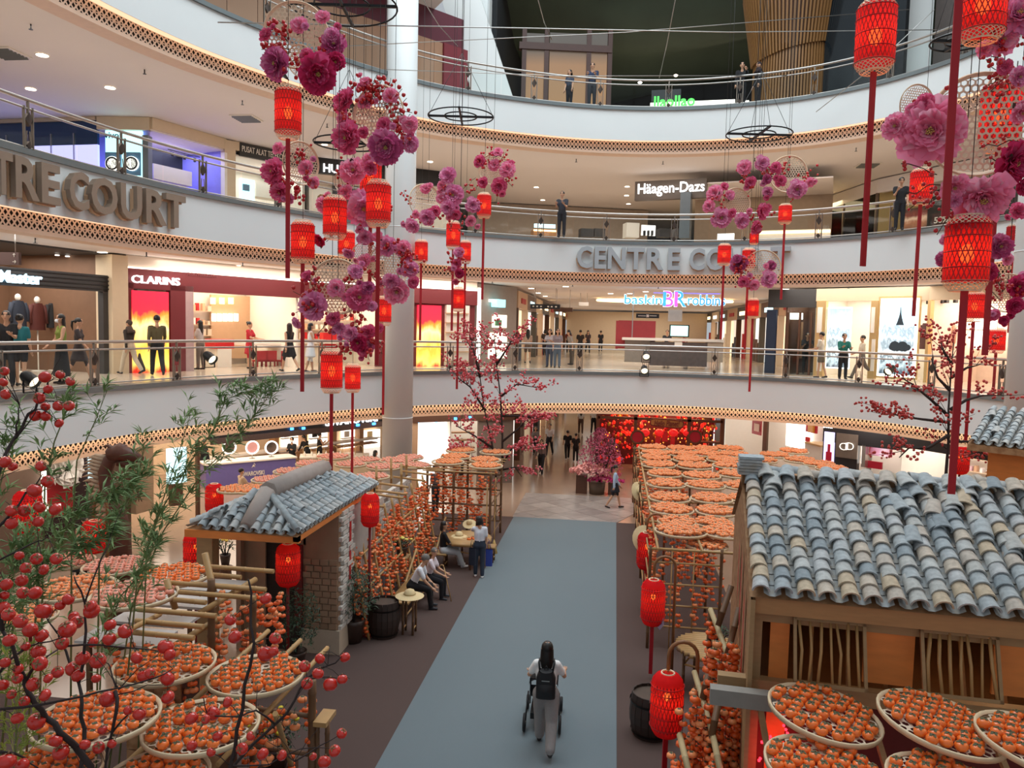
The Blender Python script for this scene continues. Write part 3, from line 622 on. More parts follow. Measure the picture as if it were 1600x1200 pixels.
f.box('lit_poster', G_aqua, (376, 280, 398, 312), .2, .3); f.box('poster_phone', pm('phone_blue', '5a86a8', .2), (380, 288, 390, 298), .15, .2); f.box('display_table', M_shopwhite, (400, 290, 470, 312), 1, 1.6); f.box('wall_screen', M_black, (410, 262, 440, 280), 2.8, 2.9)
f = Front('electronics_shop', 'electronics shop with black sign band and white letters behind the flowers', 'shop', (-13.15, 31.45), (-7.6, 35.0), z2)
f.room(.2, f.len, 3.0, 3, M_shopwhite, 90, (1, .95, .88)); f.box('header_panel', M_black, (488, 250, 690, 280), -.05, .2); f.raw('upper_panel', M_cream, 0, f.len, -.02, .2, 3.2, 3.54)
f.text('lit_lettering', 'HUAWEI', G_sign, (505, 259, 570, 272), -.1, .05, .02); f.box('display_table', M_oak, (500, 310, 640, 330), 1, 1.6); f.box('wall_screen', M_black, (520, 285, 560, 305), 2.8, 2.9)
f = Front('lounge', 'open lounge with counters and sofas behind the centre of the upper gallery', 'lounge', (-5.8, 34), (4.2, 37), z2)
f.raw('back_wall', pm('taupe_wall', 'a8988a', .6), 0, f.len, 9, 9.1, 0, 3.5)
for k in range(3): q = f.p0+f.u*(1.5+k*3.4)+f.w*4+UPV*3.3; o = area('lounge_light', q, 2.5, 60, WHITE, q-UPV, 4)
f.box('service_desk', M_oak, (834, 358, 870, 369), 0, .8); f.box('desk_light', G_warm, (834, 359, 869, 361.5), -.05, 0); f.box('desk_screen', G_ice, (835, 350, 868, 356), .2, .3)
for x0, x1, y0 in ((908, 928, 357), (929, 946, 357), (1031, 1049, 357), (1056, 1076, 357)): f.box('planter_box', M_char, (x0, y0, x1, 370), 0, .5)
f.box('white_machine', M_shopwhite, (979, 348, 999, 371), .2, .8); f.box('small_lit_shelf', G_white, (1003, 352, 1024, 368), 2, 2.1)
for k in range(3): f.box('bottle', M_black, (1006+k*6, 360, 1009+k*6, 368), 1.8, 1.95)
f = Front('dessert_shop', 'dessert lounge with white lit name on dark fascia on the upper gallery', 'shop', (2.6, 35), (8.6, 33.4), z2)
f.room(0, f.len, 3.0, 4, pm('taupe_wall2', 'a08c78', .6), 60, WARM, None, False); f.box('header_panel', pm('fascia_taupe', '54483f', .5), (992, 281, 1104, 311), -.05, .2)
f.text('lit_lettering', 'Häagen-Dazs', G_sign, (997, 285, 1101, 306), -.14, .06, .008)
f.raw('counter', M_shopwhite, 3.2, f.len, .3, 1.0, 0, .95); f.raw('counter_light', G_warm, 3.2, f.len, .25, .3, .8, .9); f.box('column', pm('slate_column', '5b646b', .4), (1062, 300, 1078, 372), -.3, .2)
f.box('oval_sign', G_white, (1121, 365, 1147, 375), -1.9, -1.86)
q0 = Vector((8.9, 48)); q1 = Vector((11.3, 36.5)); q2 = Vector((15.2, 29.5)); area('warm_shop_light', (9.2, 41, 13.2), 3, 110, (1, .8, .45), (9.2, 41, 0), 3)
f = Front('dress_shop', 'glass fronted dress shop with golden lit lettering on the upper gallery', 'shop', q0, q1, z2)
f.room(0, f.len, 3.0, 3, pm('olive_wall', 'b9a06a', .6), 110, (1, .85, .55)); f.raw('upper_panel', M_ceil, 0, f.len, -.02, .2, 2.9, 3.5)
for k in range(5): f.raw('mullion', M_bronze, k*f.len/4-.03, k*f.len/4+.03, -.05, .05, 0, 2.9)
f.raw('glass_front', M_glass, 0, f.len, 0, .01, 0, 2.9); f.box('lit_name_strip', G_warm, (1300, 322, 1345, 334), .3, .4); f.box('lit_name_strip', G_warm, (1240, 355, 1258, 366), .3, .4)
for px, c in ((1318, 'efe9dd'), (1338, 'c79a4a'), (1362, 'e5ded0')):
    u, v = f.hit(px, 335, 1.2); mb = MB(); garment(mb, (u, 1.2, v), .5, 1.3, .4); mb.build('dress', pm('dress_'+c, c, .7), f.root)
f = Front('sale_shop', 'shop with food poster and white fifty percent sale sign on the upper gallery', 'shop', q1, q2, z2)
f.room(0, f.len, 3.0, 2, M_char, 30, WHITE); f.raw('upper_panel', M_ceil, 0, f.len, -.02, .2, 2.9, 3.5)
f.box('food_poster', poster_mat('food_print', [(0, '6a4a3a'), (.3, 'a36b4c'), (.5, 'd9b79a'), (.7, '7a3a2c'), (1, '40302a')], .4, noise=4), (1413, 325, 1447, 358), -.06, 0)
f.box('sale_board', pm('sale_brown', '4a2f2c'), (1456, 332, 1490, 358), -.06, 0); f.text('sale_lettering', '50%', M_shopwhite, (1460, 338, 1482, 348), -.08, .02, .02)
f.box('small_notice', M_shopwhite, (1408, 305, 1416, 314), -.05, 0)
# ================================================================ third gallery
z3 = 15.2
M_board = pm('peach_board', 'a98064', .6, var=.05, scale=1); M_wine = pm('wine_red_wall', '5e2230', .6, var=.06)  # board tone darkened to carry the shade on the top gallery
f = Front('wall_hoarding', 'peach hoarding boards under a wine red wall on the top gallery', 'wall', rp(250, z3, 3.2), rp(740, z3, 3.2), z3)
nb = 12
for k in range(nb):
    if k < 10 or k == 10: f.raw('board', M_board, k*f.len/nb+.01, (k+1)*f.len/nb-.01, 0, .08, 0, 2.5)
f.raw('wine_red_header', M_wine, 0, f.len, .05, .2, 2.5, 3.7); f.raw('wine_red_end_panel', pm('wine_red_end', '7a2630', .6), f.len*10.4/nb, f.len, -.1, .0, 0, 2.5)
mb = MB(); a = [i for i in range(NR) if ARC[i] < ring_px(735, 18.9)]; e = len(a)
mb.strip(line(.6, 18.9, 0, e), line(0.6, 22, 0, e)); mb.strip(line(14, 18.9, 0, e), line(.6, 18.9, 0, e)); p, n = RING[e-1], RN[e-1]
mb.add([(p.x+n.x*.6, p.y+n.y*.6, 18.9), (p.x+n.x*14, p.y+n.y*14, 18.9), (p.x+n.x*14, p.y+n.y*14, 22), (p.x+n.x*.6, p.y+n.y*.6, 22)], [(0, 1, 2, 3)]); struct(mb.build('ceiling_upper_slab', M_ceil))
pa, pb = atY(715, 0, 31.5), atY(790, 160, 31.5)
mb = MB(); mb.bar((pa.x-.9, 31.4, pa.z+3), (pb.x, 31.4, pb.z-1.2), .5, 1.5, (1, 0, 0)); struct(mb.build('beam_sloping_strut', M_white))
pa, pb = atY(715, 0, 32.6), atY(735, 160, 32.6); mb = MB(); mb.box(pa.x, pa.x+1.4, 32.3, 33.2, 15.2, 24); struct(mb.build('wall_pier', M_white))
# dark restaurant hall
M_cave = pm('dark_green_cave', '39463b', .8, var=.35, scale=.6)
mb = MB(); mb.grid(lambda a, b: (-5.5+24*a, 34+10*b, 19.6+.5*math.sin(a*9+b*4)+.35*math.sin(b*11+a*5)+1.5*(1-b)), 24, 12); struct(mb.build('ceiling_cave', M_cave))
mb = MB(); mb.box(-5.5, 20, 44, 44.2, 15.2, 24); mb.box(-5.6, -5.4, 33, 44, 15.2, 24); struct(mb.build('wall_dark_hall', pm('hall_black', '14171a', .8, var=.2)))
f = Front('panelled_booth', 'timber framed booth with three beige panels in the dark hall', 'booth', (-3.6, 35.5), (1.3, 36.5), z3)
for (x0, x1) in ((821, 850), (858, 916), (921, 948)): f.box('beige_panel', poster_mat('backlit_panel', [(0, 'a5794f'), (.6, '9b7350'), (.8, '5b5045'), (1, '57504a')], .28), (x0, 52, x1, 175), .05, .12)
for x in (815, 850, 916, 949): f.box('timber_post', pm('red_timber', '4a2a20', .5, var=.2), (x, 45, x+7, 178), 0, .2)
f.raw('timber_header', pm('red_timber', '4a2a20'), *f.rect(812, 45, 957, 50)[:2], -.05, .3, 4.0, 4.3)
for px in (870, 1000, 1130): p = atY(px, 60, 38); area('hall_ceiling_fill', (p.x, p.y, 17.2), 2.5, 30, WARM, (p.x, p.y+.01, 22), 2.5)  # unseen upward lamps added to lift the dark cave ceiling
# timber drum
dc = atY(1238, 120, 34.5); dr = thing('timber_drum', 'tall rounded drum of vertical timber slats on the top gallery', 'partition', (dc.x, dc.y, z3))
M_slat = pm('slat_oak', '8a6238', .5, var=.2, scale=2, stretch=(4, 4, .4)); SL = MB().box(-.035, .035, -.06, .06, 0, 5.4).mesh('slat', M_slat); SL2 = MB().box(-.035, .035, -.06, .06, 0, 3.2).mesh('slat', M_slat)
for k in range(44):
    a = PI+PI*k/43*1.05-.1; rr_ = 1.55; s_ = link('slat', SL2, dr); s_.location = (rr_*math.cos(a), rr_*math.sin(a), 0); s_.rotation_euler = (0, 0, a+PI/2)
    s_ = link('slat', SL2, dr); s_.location = (rr_*1.06*math.cos(a), rr_*1.06*math.sin(a), 3.05+.35*math.cos(a)); s_.rotation_euler = (.16, 0, a+PI/2)
MB().lathe([(1.4, 0), (1.4, 5.2)], 20).build('core', M_walnut, dr)
f = Front('frozen_yogurt_shop', 'frozen yogurt shop counter with bright green lit name on the top gallery', 'shop', (2.4, 34.5), (7.6, 34), z3)
f.text('lit_lettering', 'llaollao', glow('lit_green', '4cd050', 1.1), (1022, 150, 1086, 167), -.1, .08, .02); f.box('lit_counter_front', G_white, (1016, 158, 1148, 172), 0, .1); f.box('dark_backdrop', M_black, (1018, 140, 1064, 158), .1, .14); f.box('small_lit_sign', G_white, (1161, 157, 1170, 167), -.3, -.25)
mb = MB(); p = atY(1430, 60, 31.8); mb.box(p.x-.5, p.x+.5, 31.5, 32.5, 15.2, 24); struct(mb.build('wall_pier', M_white))
mb = MB(); p0 = rp(1285, z3, 4); p1 = rp(1410, z3, 3); mb.bar((p0.x, p0.y, 19.5), (p1.x, p1.y, 19.5), .2, 8.6); struct(mb.build('wall_dark_glass', pm('dark_glass', '1a2024', .12, var=.1)))
p0 = rp(1455, z3, 4.5); p1 = rp(1640, z3, 4.5); mb = MB(); mb.bar((p0.x, p0.y, 19.5), (p1.x, p1.y, 19.5), .2, 8.6); struct(mb.build('wall_upper_right', pm('smoky_wall', '4d4440', .6, var=.25)))
# ---- ceiling lights, vents, sprinklers
cl = 0
DL = MB().lathe([(.001, 0), (.13, 0), (.15, .02)], 16, cap=False).mesh('lamp_disc', glow('downlight_disc', 'fff0dc', 5)); DR = MB().lathe([(.13, -.005), (.17, -.012), (.18, .01)], 16, cap=False).mesh('trim_ring', M_shopwhite)
def downlight(px, py, z, label, s=1):
    p = atZ(px, py, z)
    if p.y > 60: return
    o = thing('downlight', label, 'ceiling light', (p.x, p.y, z-.012), group='round downlights in the gallery ceilings'); o.scale = (s, s, 1); d = link('lamp_disc', DL, o); d.rotation_euler = (PI, 0, 0); link('trim_ring', DR, o)
for i, (px, py) in enumerate(((66, 85), (48, 138), (172, 136))): downlight(px, py, 13.65, ['round downlight in the top left soffit nearest the perforated band', 'leftmost round downlight in the top left soffit', 'round downlight in the top left soffit above the phone shop'][i])
for i, (px, py) in enumerate(((507, 225), (672, 252), (838, 292), (848, 312), (980, 291), (979, 305), (1266, 290), (1282, 289), (982, 318), (1278, 334), (1095, 333))): downlight(px, py, 13.65, 'round lit downlight in the soffit under the top gallery, number %s from the left' % ['one', 'two', 'three', 'four', 'five', 'six', 'seven', 'eight', 'nine', 'ten', 'eleven'][i], .8)
for i, (px, py) in enumerate(((160, 393), (109, 405), (370, 414), (71, 391), (830, 450), (841, 457), (884, 447), (954, 458), (984, 458), (1009, 455), (852, 462), (1228, 451), (1266, 458), (1245, 464), (1422, 449))): downlight(px, py, 8.55, 'round lit downlight in the lower gallery soffit, number %s in the row' % 'one two three four five six seven eight nine ten eleven twelve thirteen fourteen fifteen'.split()[i], .9)
for i, (px, py) in enumerate(((989, 48), (1115, 41), (1068, 56), (1000, 129), (1056, 118))): 
    p = atY(px, py, 37); o = MB().ball((0, 0, 0), (.1, .1, .05), 10, 6).build('hall_spotlight', glow('downlight_disc', 'fff0dc', 5)); o.location = p; tag(o, 'small lit spot in the dark hall ceiling, %s from the left' % ['first', 'fourth', 'third', 'second', 'fifth'][i], 'ceiling light')
VN = MB(); VN.box(-.45, .45, -.45, .45, -.02, 0)
for (px, py, z, lb) in ((10, 82, 13.65, 'square louvred air vent at the top left corner'), (385, 184, 13.65, 'square air vent in the soffit over the telecom shop'), (1356, 257, 13.65, 'air vent in the right soffit behind the ribbon')):
    p = atZ(px, py, z); o = thing('air_vent', lb, 'vent', (p.x, p.y, z-.005)); MB().box(-.42, .42, -.42, .42, -.03, 0).build('frame', M_shopwhite, o)
    for k in range(6): MB().bar((-.36, -.33+k*.13, -.05), (.36, -.33+k*.13, -.05), .09, .012, (0, .5, 1)).build('slat', M_ledge, o)
SP = MB().tube([(0, 0, 0), (0, 0, -.12)], .018, 5).lathe([(.05, -.13), (.05, -.12)], 8).mesh('sprinkler', M_char)
sp_n = 0
for s_ in range(14, int(ARC[-1]-14), 3):
    for lv, z0 in LZ.items():
        p, n = ring_at(s_); o = link('sprinkler', SP); q = p+n*2.2; o.location = (q.x, q.y, z0-1.55); tag(o, 'small dark sprinkler head in the soffit under the %s gallery' % WORD[lv], 'sprinkler', 'sprinklers under the %s gallery' % WORD[lv])
# ---- fascia lettering CENTRE COURT (twice)
M_let = pm('letter_bronze', '93806f', .4, .2, var=.08); M_letg = pm('letter_grey', 'aab1b5', .4, .1, var=.06)
def court_sign(label, spots, z0, h, mats):
    o = thing('letter_sign', label, 'sign', (0, 0, 0))
    for ch, xa, xb in spots:
        s0 = ring_px(xa, z0+h/2, -.2); s1 = ring_px(xb, z0+h/2, -.2); w = abs(s1-s0); s_ = (s0+s1)/2
        if s1 < s0+.15: s_ = s0+.3; w = .6
        p, n = ring_at(s_); q = p-n*.1; tx = Vector((n.y, -n.x))
        t = textmesh(ch, h, .16, .028, w).build('letter', mats[0], o)
        t.location = (q.x-tx.x*w/2, q.y-tx.y*w/2, z0); t.rotation_euler = (0, 0, math.atan2(tx.y, tx.x))
        t2 = textmesh(ch, h*.96, .1, .018, w*.96).build('letter_return', M_beige, o); t2.location = (q.x-tx.x*w/2+n.x*.06, q.y-tx.y*w/2+n.y*.06, z0-.03); t2.rotation_euler = t.rotation_euler
court_sign('bronze raised letters CENTRE COURT on the left curved fascia', [('T', -14, 17), ('R', 21, 58), ('E', 62, 91), ('C', 106, 136), ('O', 140, 181), ('U', 186, 219), ('R', 226, 258), ('T', 258, 288)], 9.02, .84, [M_let])
court_sign('grey raised letters CENTRE COURT on the fascia facing the camera', [('C', 902, 925), ('E', 929, 947), ('N', 950, 977), ('T', 980, 1007), ('R', 1011, 1037), ('E', 1044, 1063), ('C', 1077, 1101), ('O', 1104, 1133), ('U', 1138, 1163), ('R', 1169, 1196), ('T', 1204, 1234)], 9.0, .84, [M_letg])
# ================================================================ ground floor shops under the first gallery
HG = 3.42
G_b = glow('blue_led', '3f9dff', 4)
f = Front('dark_boutique', 'dark boutique with white paper flower and red panel at far left', 'shop', rp(-160, 0.8, 3.4), rp(205, 0.8, 3.4), 0)
f.raw('wall_panel', pm('umber_wall', '6d5646', .6), 0, f.len, 0, .15, 0, HG); f.box('dark_recess', pm('deep_maroon', '2d1519', .5), (68, 706, 138, 832), -.06, 0)
f.box('red_panel', pm('glitter_red', 'a01420', .35, var=.5, scale=40), (72, 752, 114, 806), -.12, -.06); f.box('lit_strip', G_ice, (139, 708, 146, 750), -.1, 0); f.box('lit_zigzag', G_white, (67, 735, 73, 800), -.12, -.06); f.box('bright_sill', G_white, (70, 790, 95, 794), -.14, -.06)
u, v = f.hit(106, 732, -.3); mb = MB()
for k in range(26):
    a = k*2.39996; r_ = .14+.36*math.sqrt(k/26); t = Vector((math.cos(a), 0, math.sin(a))); s_ = Vector((-math.sin(a), 0, math.cos(a)))
    mb.grid(lambda i, j: Vector((u, -.18-.12*(1-k/26), v))+t*(r_*.3+r_*.75*j)+s_*((i-.5)*.34*(.4+j))+Vector((0, -.12*j*j-.05*math.sin(i*9+k), 0)), 4, 3)
mb.build('paper_flower', M_shopwhite, f.root)
f.box('pillar', pm('tan_pillar', 'a98c6e', .6), (212, 695, 240, 800), -.2, .3); f.box('pillar', pm('tan_pillar', 'a98c6e', .6), (150, 706, 160, 800), -.1, .2)
f = Front('crystal_shop', 'bright jewellery shop with black sign band and lilac counter on ground floor', 'shop', rp(206, .8, 3.6), rp(600, .8, 3.9), 0)
f.room(0, f.len, HG, 8.5, pm('honey_wall', 'e3c6a4', .5), 760, (1, .87, .7), pm('shop_top', 'b79b80', .7), False); f.raw('back_wall', pm('honey_wall', 'e3c6a4'), f.len, f.len+8, 8.5, 8.6, 0, HG); f.raw('side_wall', pm('honey_wall', 'e3c6a4'), -.06, 0, .1, 8.5, 0, HG)
f.raw('sign_band', M_black, 2.5, f.len, -.15, .1, 2.72, HG); f.raw('mesh_band', pm('brown_mesh', '4d3a33', .5, var=.5, scale=30), 2.5, f.len, -.2, -.15, 2.55, 2.75)
f.text('lit_lettering', 'SWAROVSKI', G_sign, (508, 651, 589, 662), -.2, .05, .02)
for px, py in ((337, 678), (421, 669), (457, 670), (475, 669), (585, 662), (560, 664)): f.box('blue_led', G_b, (px-2, py-1.5, px+2, py+2), -.26, -.2)
f.box('lit_picture', G_ice, (262, 700, 292, 755), .2, .3); f.box('picture_stand', M_walnut, (268, 756, 286, 790), .2, .4); f.raw('jamb', M_walnut, f.rect(311, 690, 315, 760)[0], f.rect(311, 690, 315, 760)[1], .1, .25, 0, 2.7)
for k, (x0, x1) in enumerate(((442, 466), (486, 512), (536, 556), (572, 594))):
    f.box('lit_niche', glow('niche_light', 'fff4e6', 1.6), (x0, 672, x1, 700), 8.20, 8.40); f.box('niche_shelf', M_shopwhite, (x0, 684, x1, 685.5), 8.00, 8.20); f.box('niche_picture', [M_oak, M_black, M_shopwhite, M_gold][k], (x0+3, 674, x0+10, 683), 8.10, 8.18)
for x in (430, 474, 520, 562): f.box('timber_upright', M_oak, (x, 668, x+6, 720), 7.80, 8.30)
f.box('long_shelf', M_shopwhite, (320, 700, 590, 703), 7.50, 8.00); f.box('long_shelf', M_oak, (320, 708, 590, 710), 7.30, 7.80)
Mx = Matrix.Rotation(PI/2, 3, 'X')
M_lilac = pm('lilac_counter', '6d66a8', .4, var=.08)
c0 = Vector((-15.9, 28.2)); c1 = Vector((-13.3, 30.8))
g = Front('display_counter', 'lilac display counter with white swan emblem and white top', 'counter', (c0.x, c0.y), (c1.x, c1.y), 0)
g.raw('body', M_lilac, 0, g.len, 0, .8, 0, .92); g.raw('counter_top', M_shopwhite, -.05, g.len+.05, -.05, .9, .92, .98)
g.text('lettering', 'SWAROVSKI', M_shopwhite, (378, 736, 413, 743), -.02, .015, .02)
mb = MB(); u, v = g.hit(396, 729, -.03); mb.grid(lambda a, b: (u+.16*(a-.5)*(1-.6*b), -.03, v-.05+.09*b+.05*math.sin(a*3)), 4, 3); mb.tube([(u+.03, -.03, v), (u+.07, -.03, v+.08), (u+.03, -.03, v+.14), (u+.01, -.03, v+.12)], .012, 5); mb.build('swan_emblem', M_shopwhite, g.root)
for k, px in enumerate((358, 394, 424)):
    u, v = g.hit(px, 699, .4); o = thing('round_mirror', ['leftmost round counter mirror with lit white rim', 'middle round counter mirror showing pink', 'rightmost round counter mirror with lit white rim'][k], 'mirror', g.p0+g.u*u+g.w*.4+Vector((0, 0, .98)), g.rz)
    rr_ = .26; MB().lathe([(rr_*1.1, 0), (rr_*1.1, .05), (rr_*.9, .06), (rr_*.88, 0)], 24, o=(0, 0, v-.98), M=Mx).build('rim', glow('mirror_rim', 'fff8f0', 1.5), o); MB().lathe([(.001, .02), (rr_*.9, .02)], 24, o=(0, 0, v-.98), M=Mx, cap=False).build('mirror_face', [pm('mirror', 'a89a90', .08, .9), pm('pink_print', 'd8a0a0', .3), pm('mirror', 'a89a90', .08, .9)][k], o)
    MB().box(-.1, .1, -.08, .08, 0, .02).tube([(0, 0, 0), (0, 0, v-.98-rr_)], .02).build('stand', M_steel, o)
g2 = Front('display_counter', 'long cream counter with tap hoops and white bottles beside lilac counter', 'counter', (c1.x+.15, c1.y+.05), (c1.x+2.9, c1.y+1.1), 0)
g2.raw('body', M_cream, 0, g2.len, 0, .8, 0, .9); g2.raw('counter_top', M_shopwhite, 0, g2.len, -.05, .85, .9, .96)
for k in range(5): g2_ = MB().tube([(.3+k*.55+.16*math.cos(t), .4, .96+.25+.16*math.sin(t)) if 0 <= t <= PI else (.3+k*.55+(.16 if t < 0 else -.16), .4, .96) for t in [-1]+[PI*j/8 for j in range(9)]+[4]], .012, 5).build('gold_hoop', M_gold, g2.root)
for k in range(6): MB().lathe([(.05, 0), (.05, .12), (.02, .16), (.02, .2)], 8, o=(.2+k*.3, .2, .96)).build('white_bottle', M_shopwhite, g2.root)
# right of the column
f = Front('lit_kiosk_shop', 'very bright white lit entrance just right of the round column on ground floor', 'shop', rp(642, .8, 3.2), rp(705, .8, 3.2), 0)
f.raw('lit_panel', glow('blazing_white', 'fffaf4', 1.3), .25, f.len*.62, .1, .2, 0, 2.75); f.raw('jamb', M_beige, 0, .25, -.1, .2, 0, 2.8); f.raw('sign_band', M_walnut, 0, f.len, -.2, .1, 2.72, HG)
f.raw('product_wall', glow('niche_light', 'fff4e6', 1.6), f.len*.64, f.len, .6, .7, .8, 2.6)
f = Front('accessory_shop', 'accessory shop with blue led band hidden behind the red berry tree', 'shop', rp(705, .8, 3.2), rp(800, .8, 3.2), 0)
f.room(0, f.len, HG, 3, M_shopwhite, 80, WHITE); f.raw('sign_band', M_walnut, 0, f.len, -.2, .1, 2.72, HG); f.raw('wall_panel', pm('grey_brown_wall', '7d6d62', .6), f.len*.42, f.len, -.05, .1, 0, 2.72)
for px, py in ((653, 659), (669, 655), (682, 658), (686, 650), (712, 654), (735, 652)): f.box('blue_led', G_b, (px-2, py-1.5, px+2, py+2), -.26, -.2)
for k in range(3): f.box('shelf', M_oak, (706, 675+k*12, 742, 677+k*12), .6, .9)
# corridor on the ground floor
corridor(0, 0, -4.6, 4.4, 38, 75, 5, '%s side shop in the ground corridor, %s from the court', 330, 3.4)
# festive shop at the back
fr = Front('festive_stall', 'red and gold festive stall with timber frame full of hanging ornaments', 'stall', (-.7, 36.2), (5.0, 36.2), 0)
M_tim = pm('stall_timber', '6b3a22', .6, var=.2, scale=3, stretch=(5, 5, .6)); M_gold2 = pm('festive_gold', 'd8a040', .3, .7); G_red = glow('lit_red', 'ff2a1c', .6); G_amb = glow('lit_amber', 'ffa040', 2.2)
fr.raw('back_wall', pm('dark_red_wall', '5a1216', .6, var=.2), 0, fr.len, 2.2, 2.3, 0, 3.2)
for u in (0, 1.75, 4.2, fr.len): fr.raw('post', M_tim, u-.08, u+.08, -.1, .06, 0, 3.2)
for v in (2.5, 3.1): fr.raw('beam', M_tim, 0, fr.len, -.1, .02, v, v+.12)
fr.raw('shelf', M_tim, 4.2, fr.len, .2, .7, 1.5, 1.56); fr.raw('counter', M_tim, 1.8, 4.2, .4, 1.1, 0, 1.0)
u0, u1, v0, v1 = fr.rect(1016, 652, 1068, 671, -.3); pts = []
for k in range(32):
    a = 2*PI*k/32; pts.append(((u0+u1)/2+(u1-u0)/2*math.copysign(abs(math.cos(a))**.6, math.cos(a)), (v0+v1)/2+(v1-v0)/2*(math.sin(a)*.8+.2*math.cos(2*a+.6)*math.copysign(1, math.sin(a)))))
mb = MB(); mb.add([(x, -.3, y) for x, y in pts]+[(x, -.24, y) for x, y in pts], [tuple(range(32))]+[(i, (i+1) % 32, 32+(i+1) % 32, 32+i) for i in range(32)]); mb.build('sign_board', pm('sign_ochre', 'c07a3a', .5), fr.root); mb = MB(); mb.tube([(x, -.31, y) for x, y in pts], .03, 5, closed=True); mb.build('sign_rim', pm('sign_dark_red', '7a1a14', .5), fr.root)
fr.text('lettering', 'Hello Planet!', pm('sign_dark_red', '7a1a14'), (1022, 657, 1062, 666), -.33, .02, .01, shear=.25)
rr = random.Random(4); mbs = [MB(), MB(), MB()]
for k in range(420):
    u = rr.uniform(.1, 5.6); v = rr.uniform(.3, 2.9); w = rr.uniform(.1, 2.0); s_ = rr.uniform(.04, .1)
    if 2.1 < u < 4.0 and v < 1.4: continue
    mbs[min(2, int(rr.random()*3.3))].ball((u, w, v), (s_, s_, s_*1.2), 5, 4)
for mb, nm, m in zip(mbs, ('red_trinkets', 'gold_trinkets', 'crimson_trinkets'), (G_red, pm('festive_gold', 'd8a040'), pm('festive_crimson', 'b3182a', .3))): mb.build(nm, m, fr.root, kind='stuff')
mb = MB()
for k in range(70): mb.ball((rr.uniform(.1, 5.5), rr.uniform(.3, 1.8), rr.uniform(.8, 2.9)), .03, 5, 4)
mb.build('fairy_lights', G_amb, fr.root, kind='stuff')
for (px, py, w) in ((1028, 687, 8), (1039, 682, 9), (1051, 690, 7)): fr.box('red_packet', pm('packet_red', 'd81a1e', .4), (px-w/2, py-8, px+w/2, py+8), .02, .05)
for (px, py) in ((996, 683), (1086, 683)):
    u, v = fr.hit(px, py, -.15); MB().lathe([(.34, 0), (.34, .05), (.26, .06), (.25, 0)], 20, o=(u, -.12, v), M=Mx).build('ring_ornament', M_tim, fr.root); MB().lathe([(.001, .02), (.25, .02)], 16, o=(u, -.12, v), M=Mx, cap=False).build('ring_face', pm('festive_crimson', 'b3182a'), fr.root)
for k in range(4):
    u, v = fr.hit(1008+k*22, 676, .1); MB().ball((u, .1, v), (.22, .22, .18), 12, 8).build('red_globe', glow('globe_red', 'e02020', .5), fr.root)
area('festive_light', (2.2, 37.4, 3.0), 4, 110, (1, .55, .3), (2.2, 37.4, 0), 1.6)
# ground right side
q0 = rp(1150, .8, 4.0); q1 = rp(1284, .8, 3.6); q2 = rp(1403, .8, 3.6); q3 = rp(1600, .8, 3.6)
f = Front('makeup_shop', 'white shop with red poster and round pole on ground floor right of the festive stall', 'shop', (5.6, 40), (q1.x, q1.y), 0)
f.room(0, f.len, HG, 2.5, M_shopwhite, 110, (1, .95, .88)); 
u = f.rect(1200, 660, 1206, 740); f.raw('pole', M_bronze, u[0], u[1], -.3, -.2, 0, 3.3)
f.box('red_poster', pm('poster_red', 'b01c2c', .4), (1175, 656, 1189, 679), .2, .25); f.box('poster_print', M_shopwhite, (1178, 662, 1186, 674), .17, .2); f.box('lit_case', G_white, (1228, 660, 1260, 700), 2.2, 2.4)
f.box('red_picture', pm('poster_red', 'b01c2c', .4), (1259, 660, 1275, 676), 2.0, 2.1); f.box('amber_bottle', pm('amber', 'c98a3a', .2), (1262, 663, 1270, 675), 1.9, 2.0); f.box('white_counter', M_shopwhite, (1257, 694, 1282, 720), 1.2, 1.8); f.box('counter_edge', M_gold, (1257, 693, 1282, 695.5), 1.1, 1.9); f.box('red_cup', M_red, (1258, 683, 1263, 690), 1.3, 1.4)
f = Front('black_cosmetics_shop', 'black cosmetics shop front with two letter emblem and lilac lit lipstick poster', 'shop', (q1.x, q1.y), (q2.x, q2.y), 0)
f.raw('sign_band', M_black, 0, f.len, -.1, .2, 2.35, HG); f.raw('wall_panel', M_black, 0, f.len*.47, -.05, .2, 0, 2.5)
f.text('lit_lettering', 'DIOR', G_sign, (1287, 659, 1301, 669), -.14, .03, .03)
f.box('lipstick_poster', glow('lit_lavender', 'c9c4f2', 1.1), (1287, 675, 1303, 726), -.12, -.05); f.box('printed_lipstick', pm('lipstick_red', 'a81c34', .3), (1290, 706, 1299, 720), -.15, -.12); f.box('printed_lipstick_tip', pm('lipstick_red', 'a81c34', .3), (1293, 694, 1297, 706), -.15, -.12)
f.box('emblem_panel', pm('taupe_metal', '75695f', .35, .5), (1306, 678, 1340, 716), -.14, -.05)
for k, (ch, x0, x1) in enumerate((('C', 1312, 1322), ('I', 1321.5, 1323.5), ('D', 1324, 1334))): f.text('emblem_letter', ch, glow('emblem_white', 'fff8ec', .9), (x0, 692, x1, 703), -.18, .03, -.02)
f.raw('back_wall', M_shopwhite, f.len*.47, f.len, 1.5, 1.6, 0, HG); f.box('red_screen', poster_mat('perfume_print', [(0, '7a1026'), (.4, 'd8a0b8'), (.7, 'f2d2e0'), (1, 'b02048')], 1.0, False, 3), (1358, 686, 1394, 713), .3, .35); f.box('red_sign', pm('ruby', 'a8142e', .4), (1352, 721, 1378, 732), .3, .4); f.box('lit_side', G_white, (1346, 686, 1355, 725), .3, .4)
f.box('silver_case', M_steel, (1346, 695, 1352, 730), -.1, .2)
area('boutique_light', (q2.x-.6, q2.y+.6, 3.2), 2, 60, WHITE, (q2.x-.6, q2.y+.6, 0), 1.5)
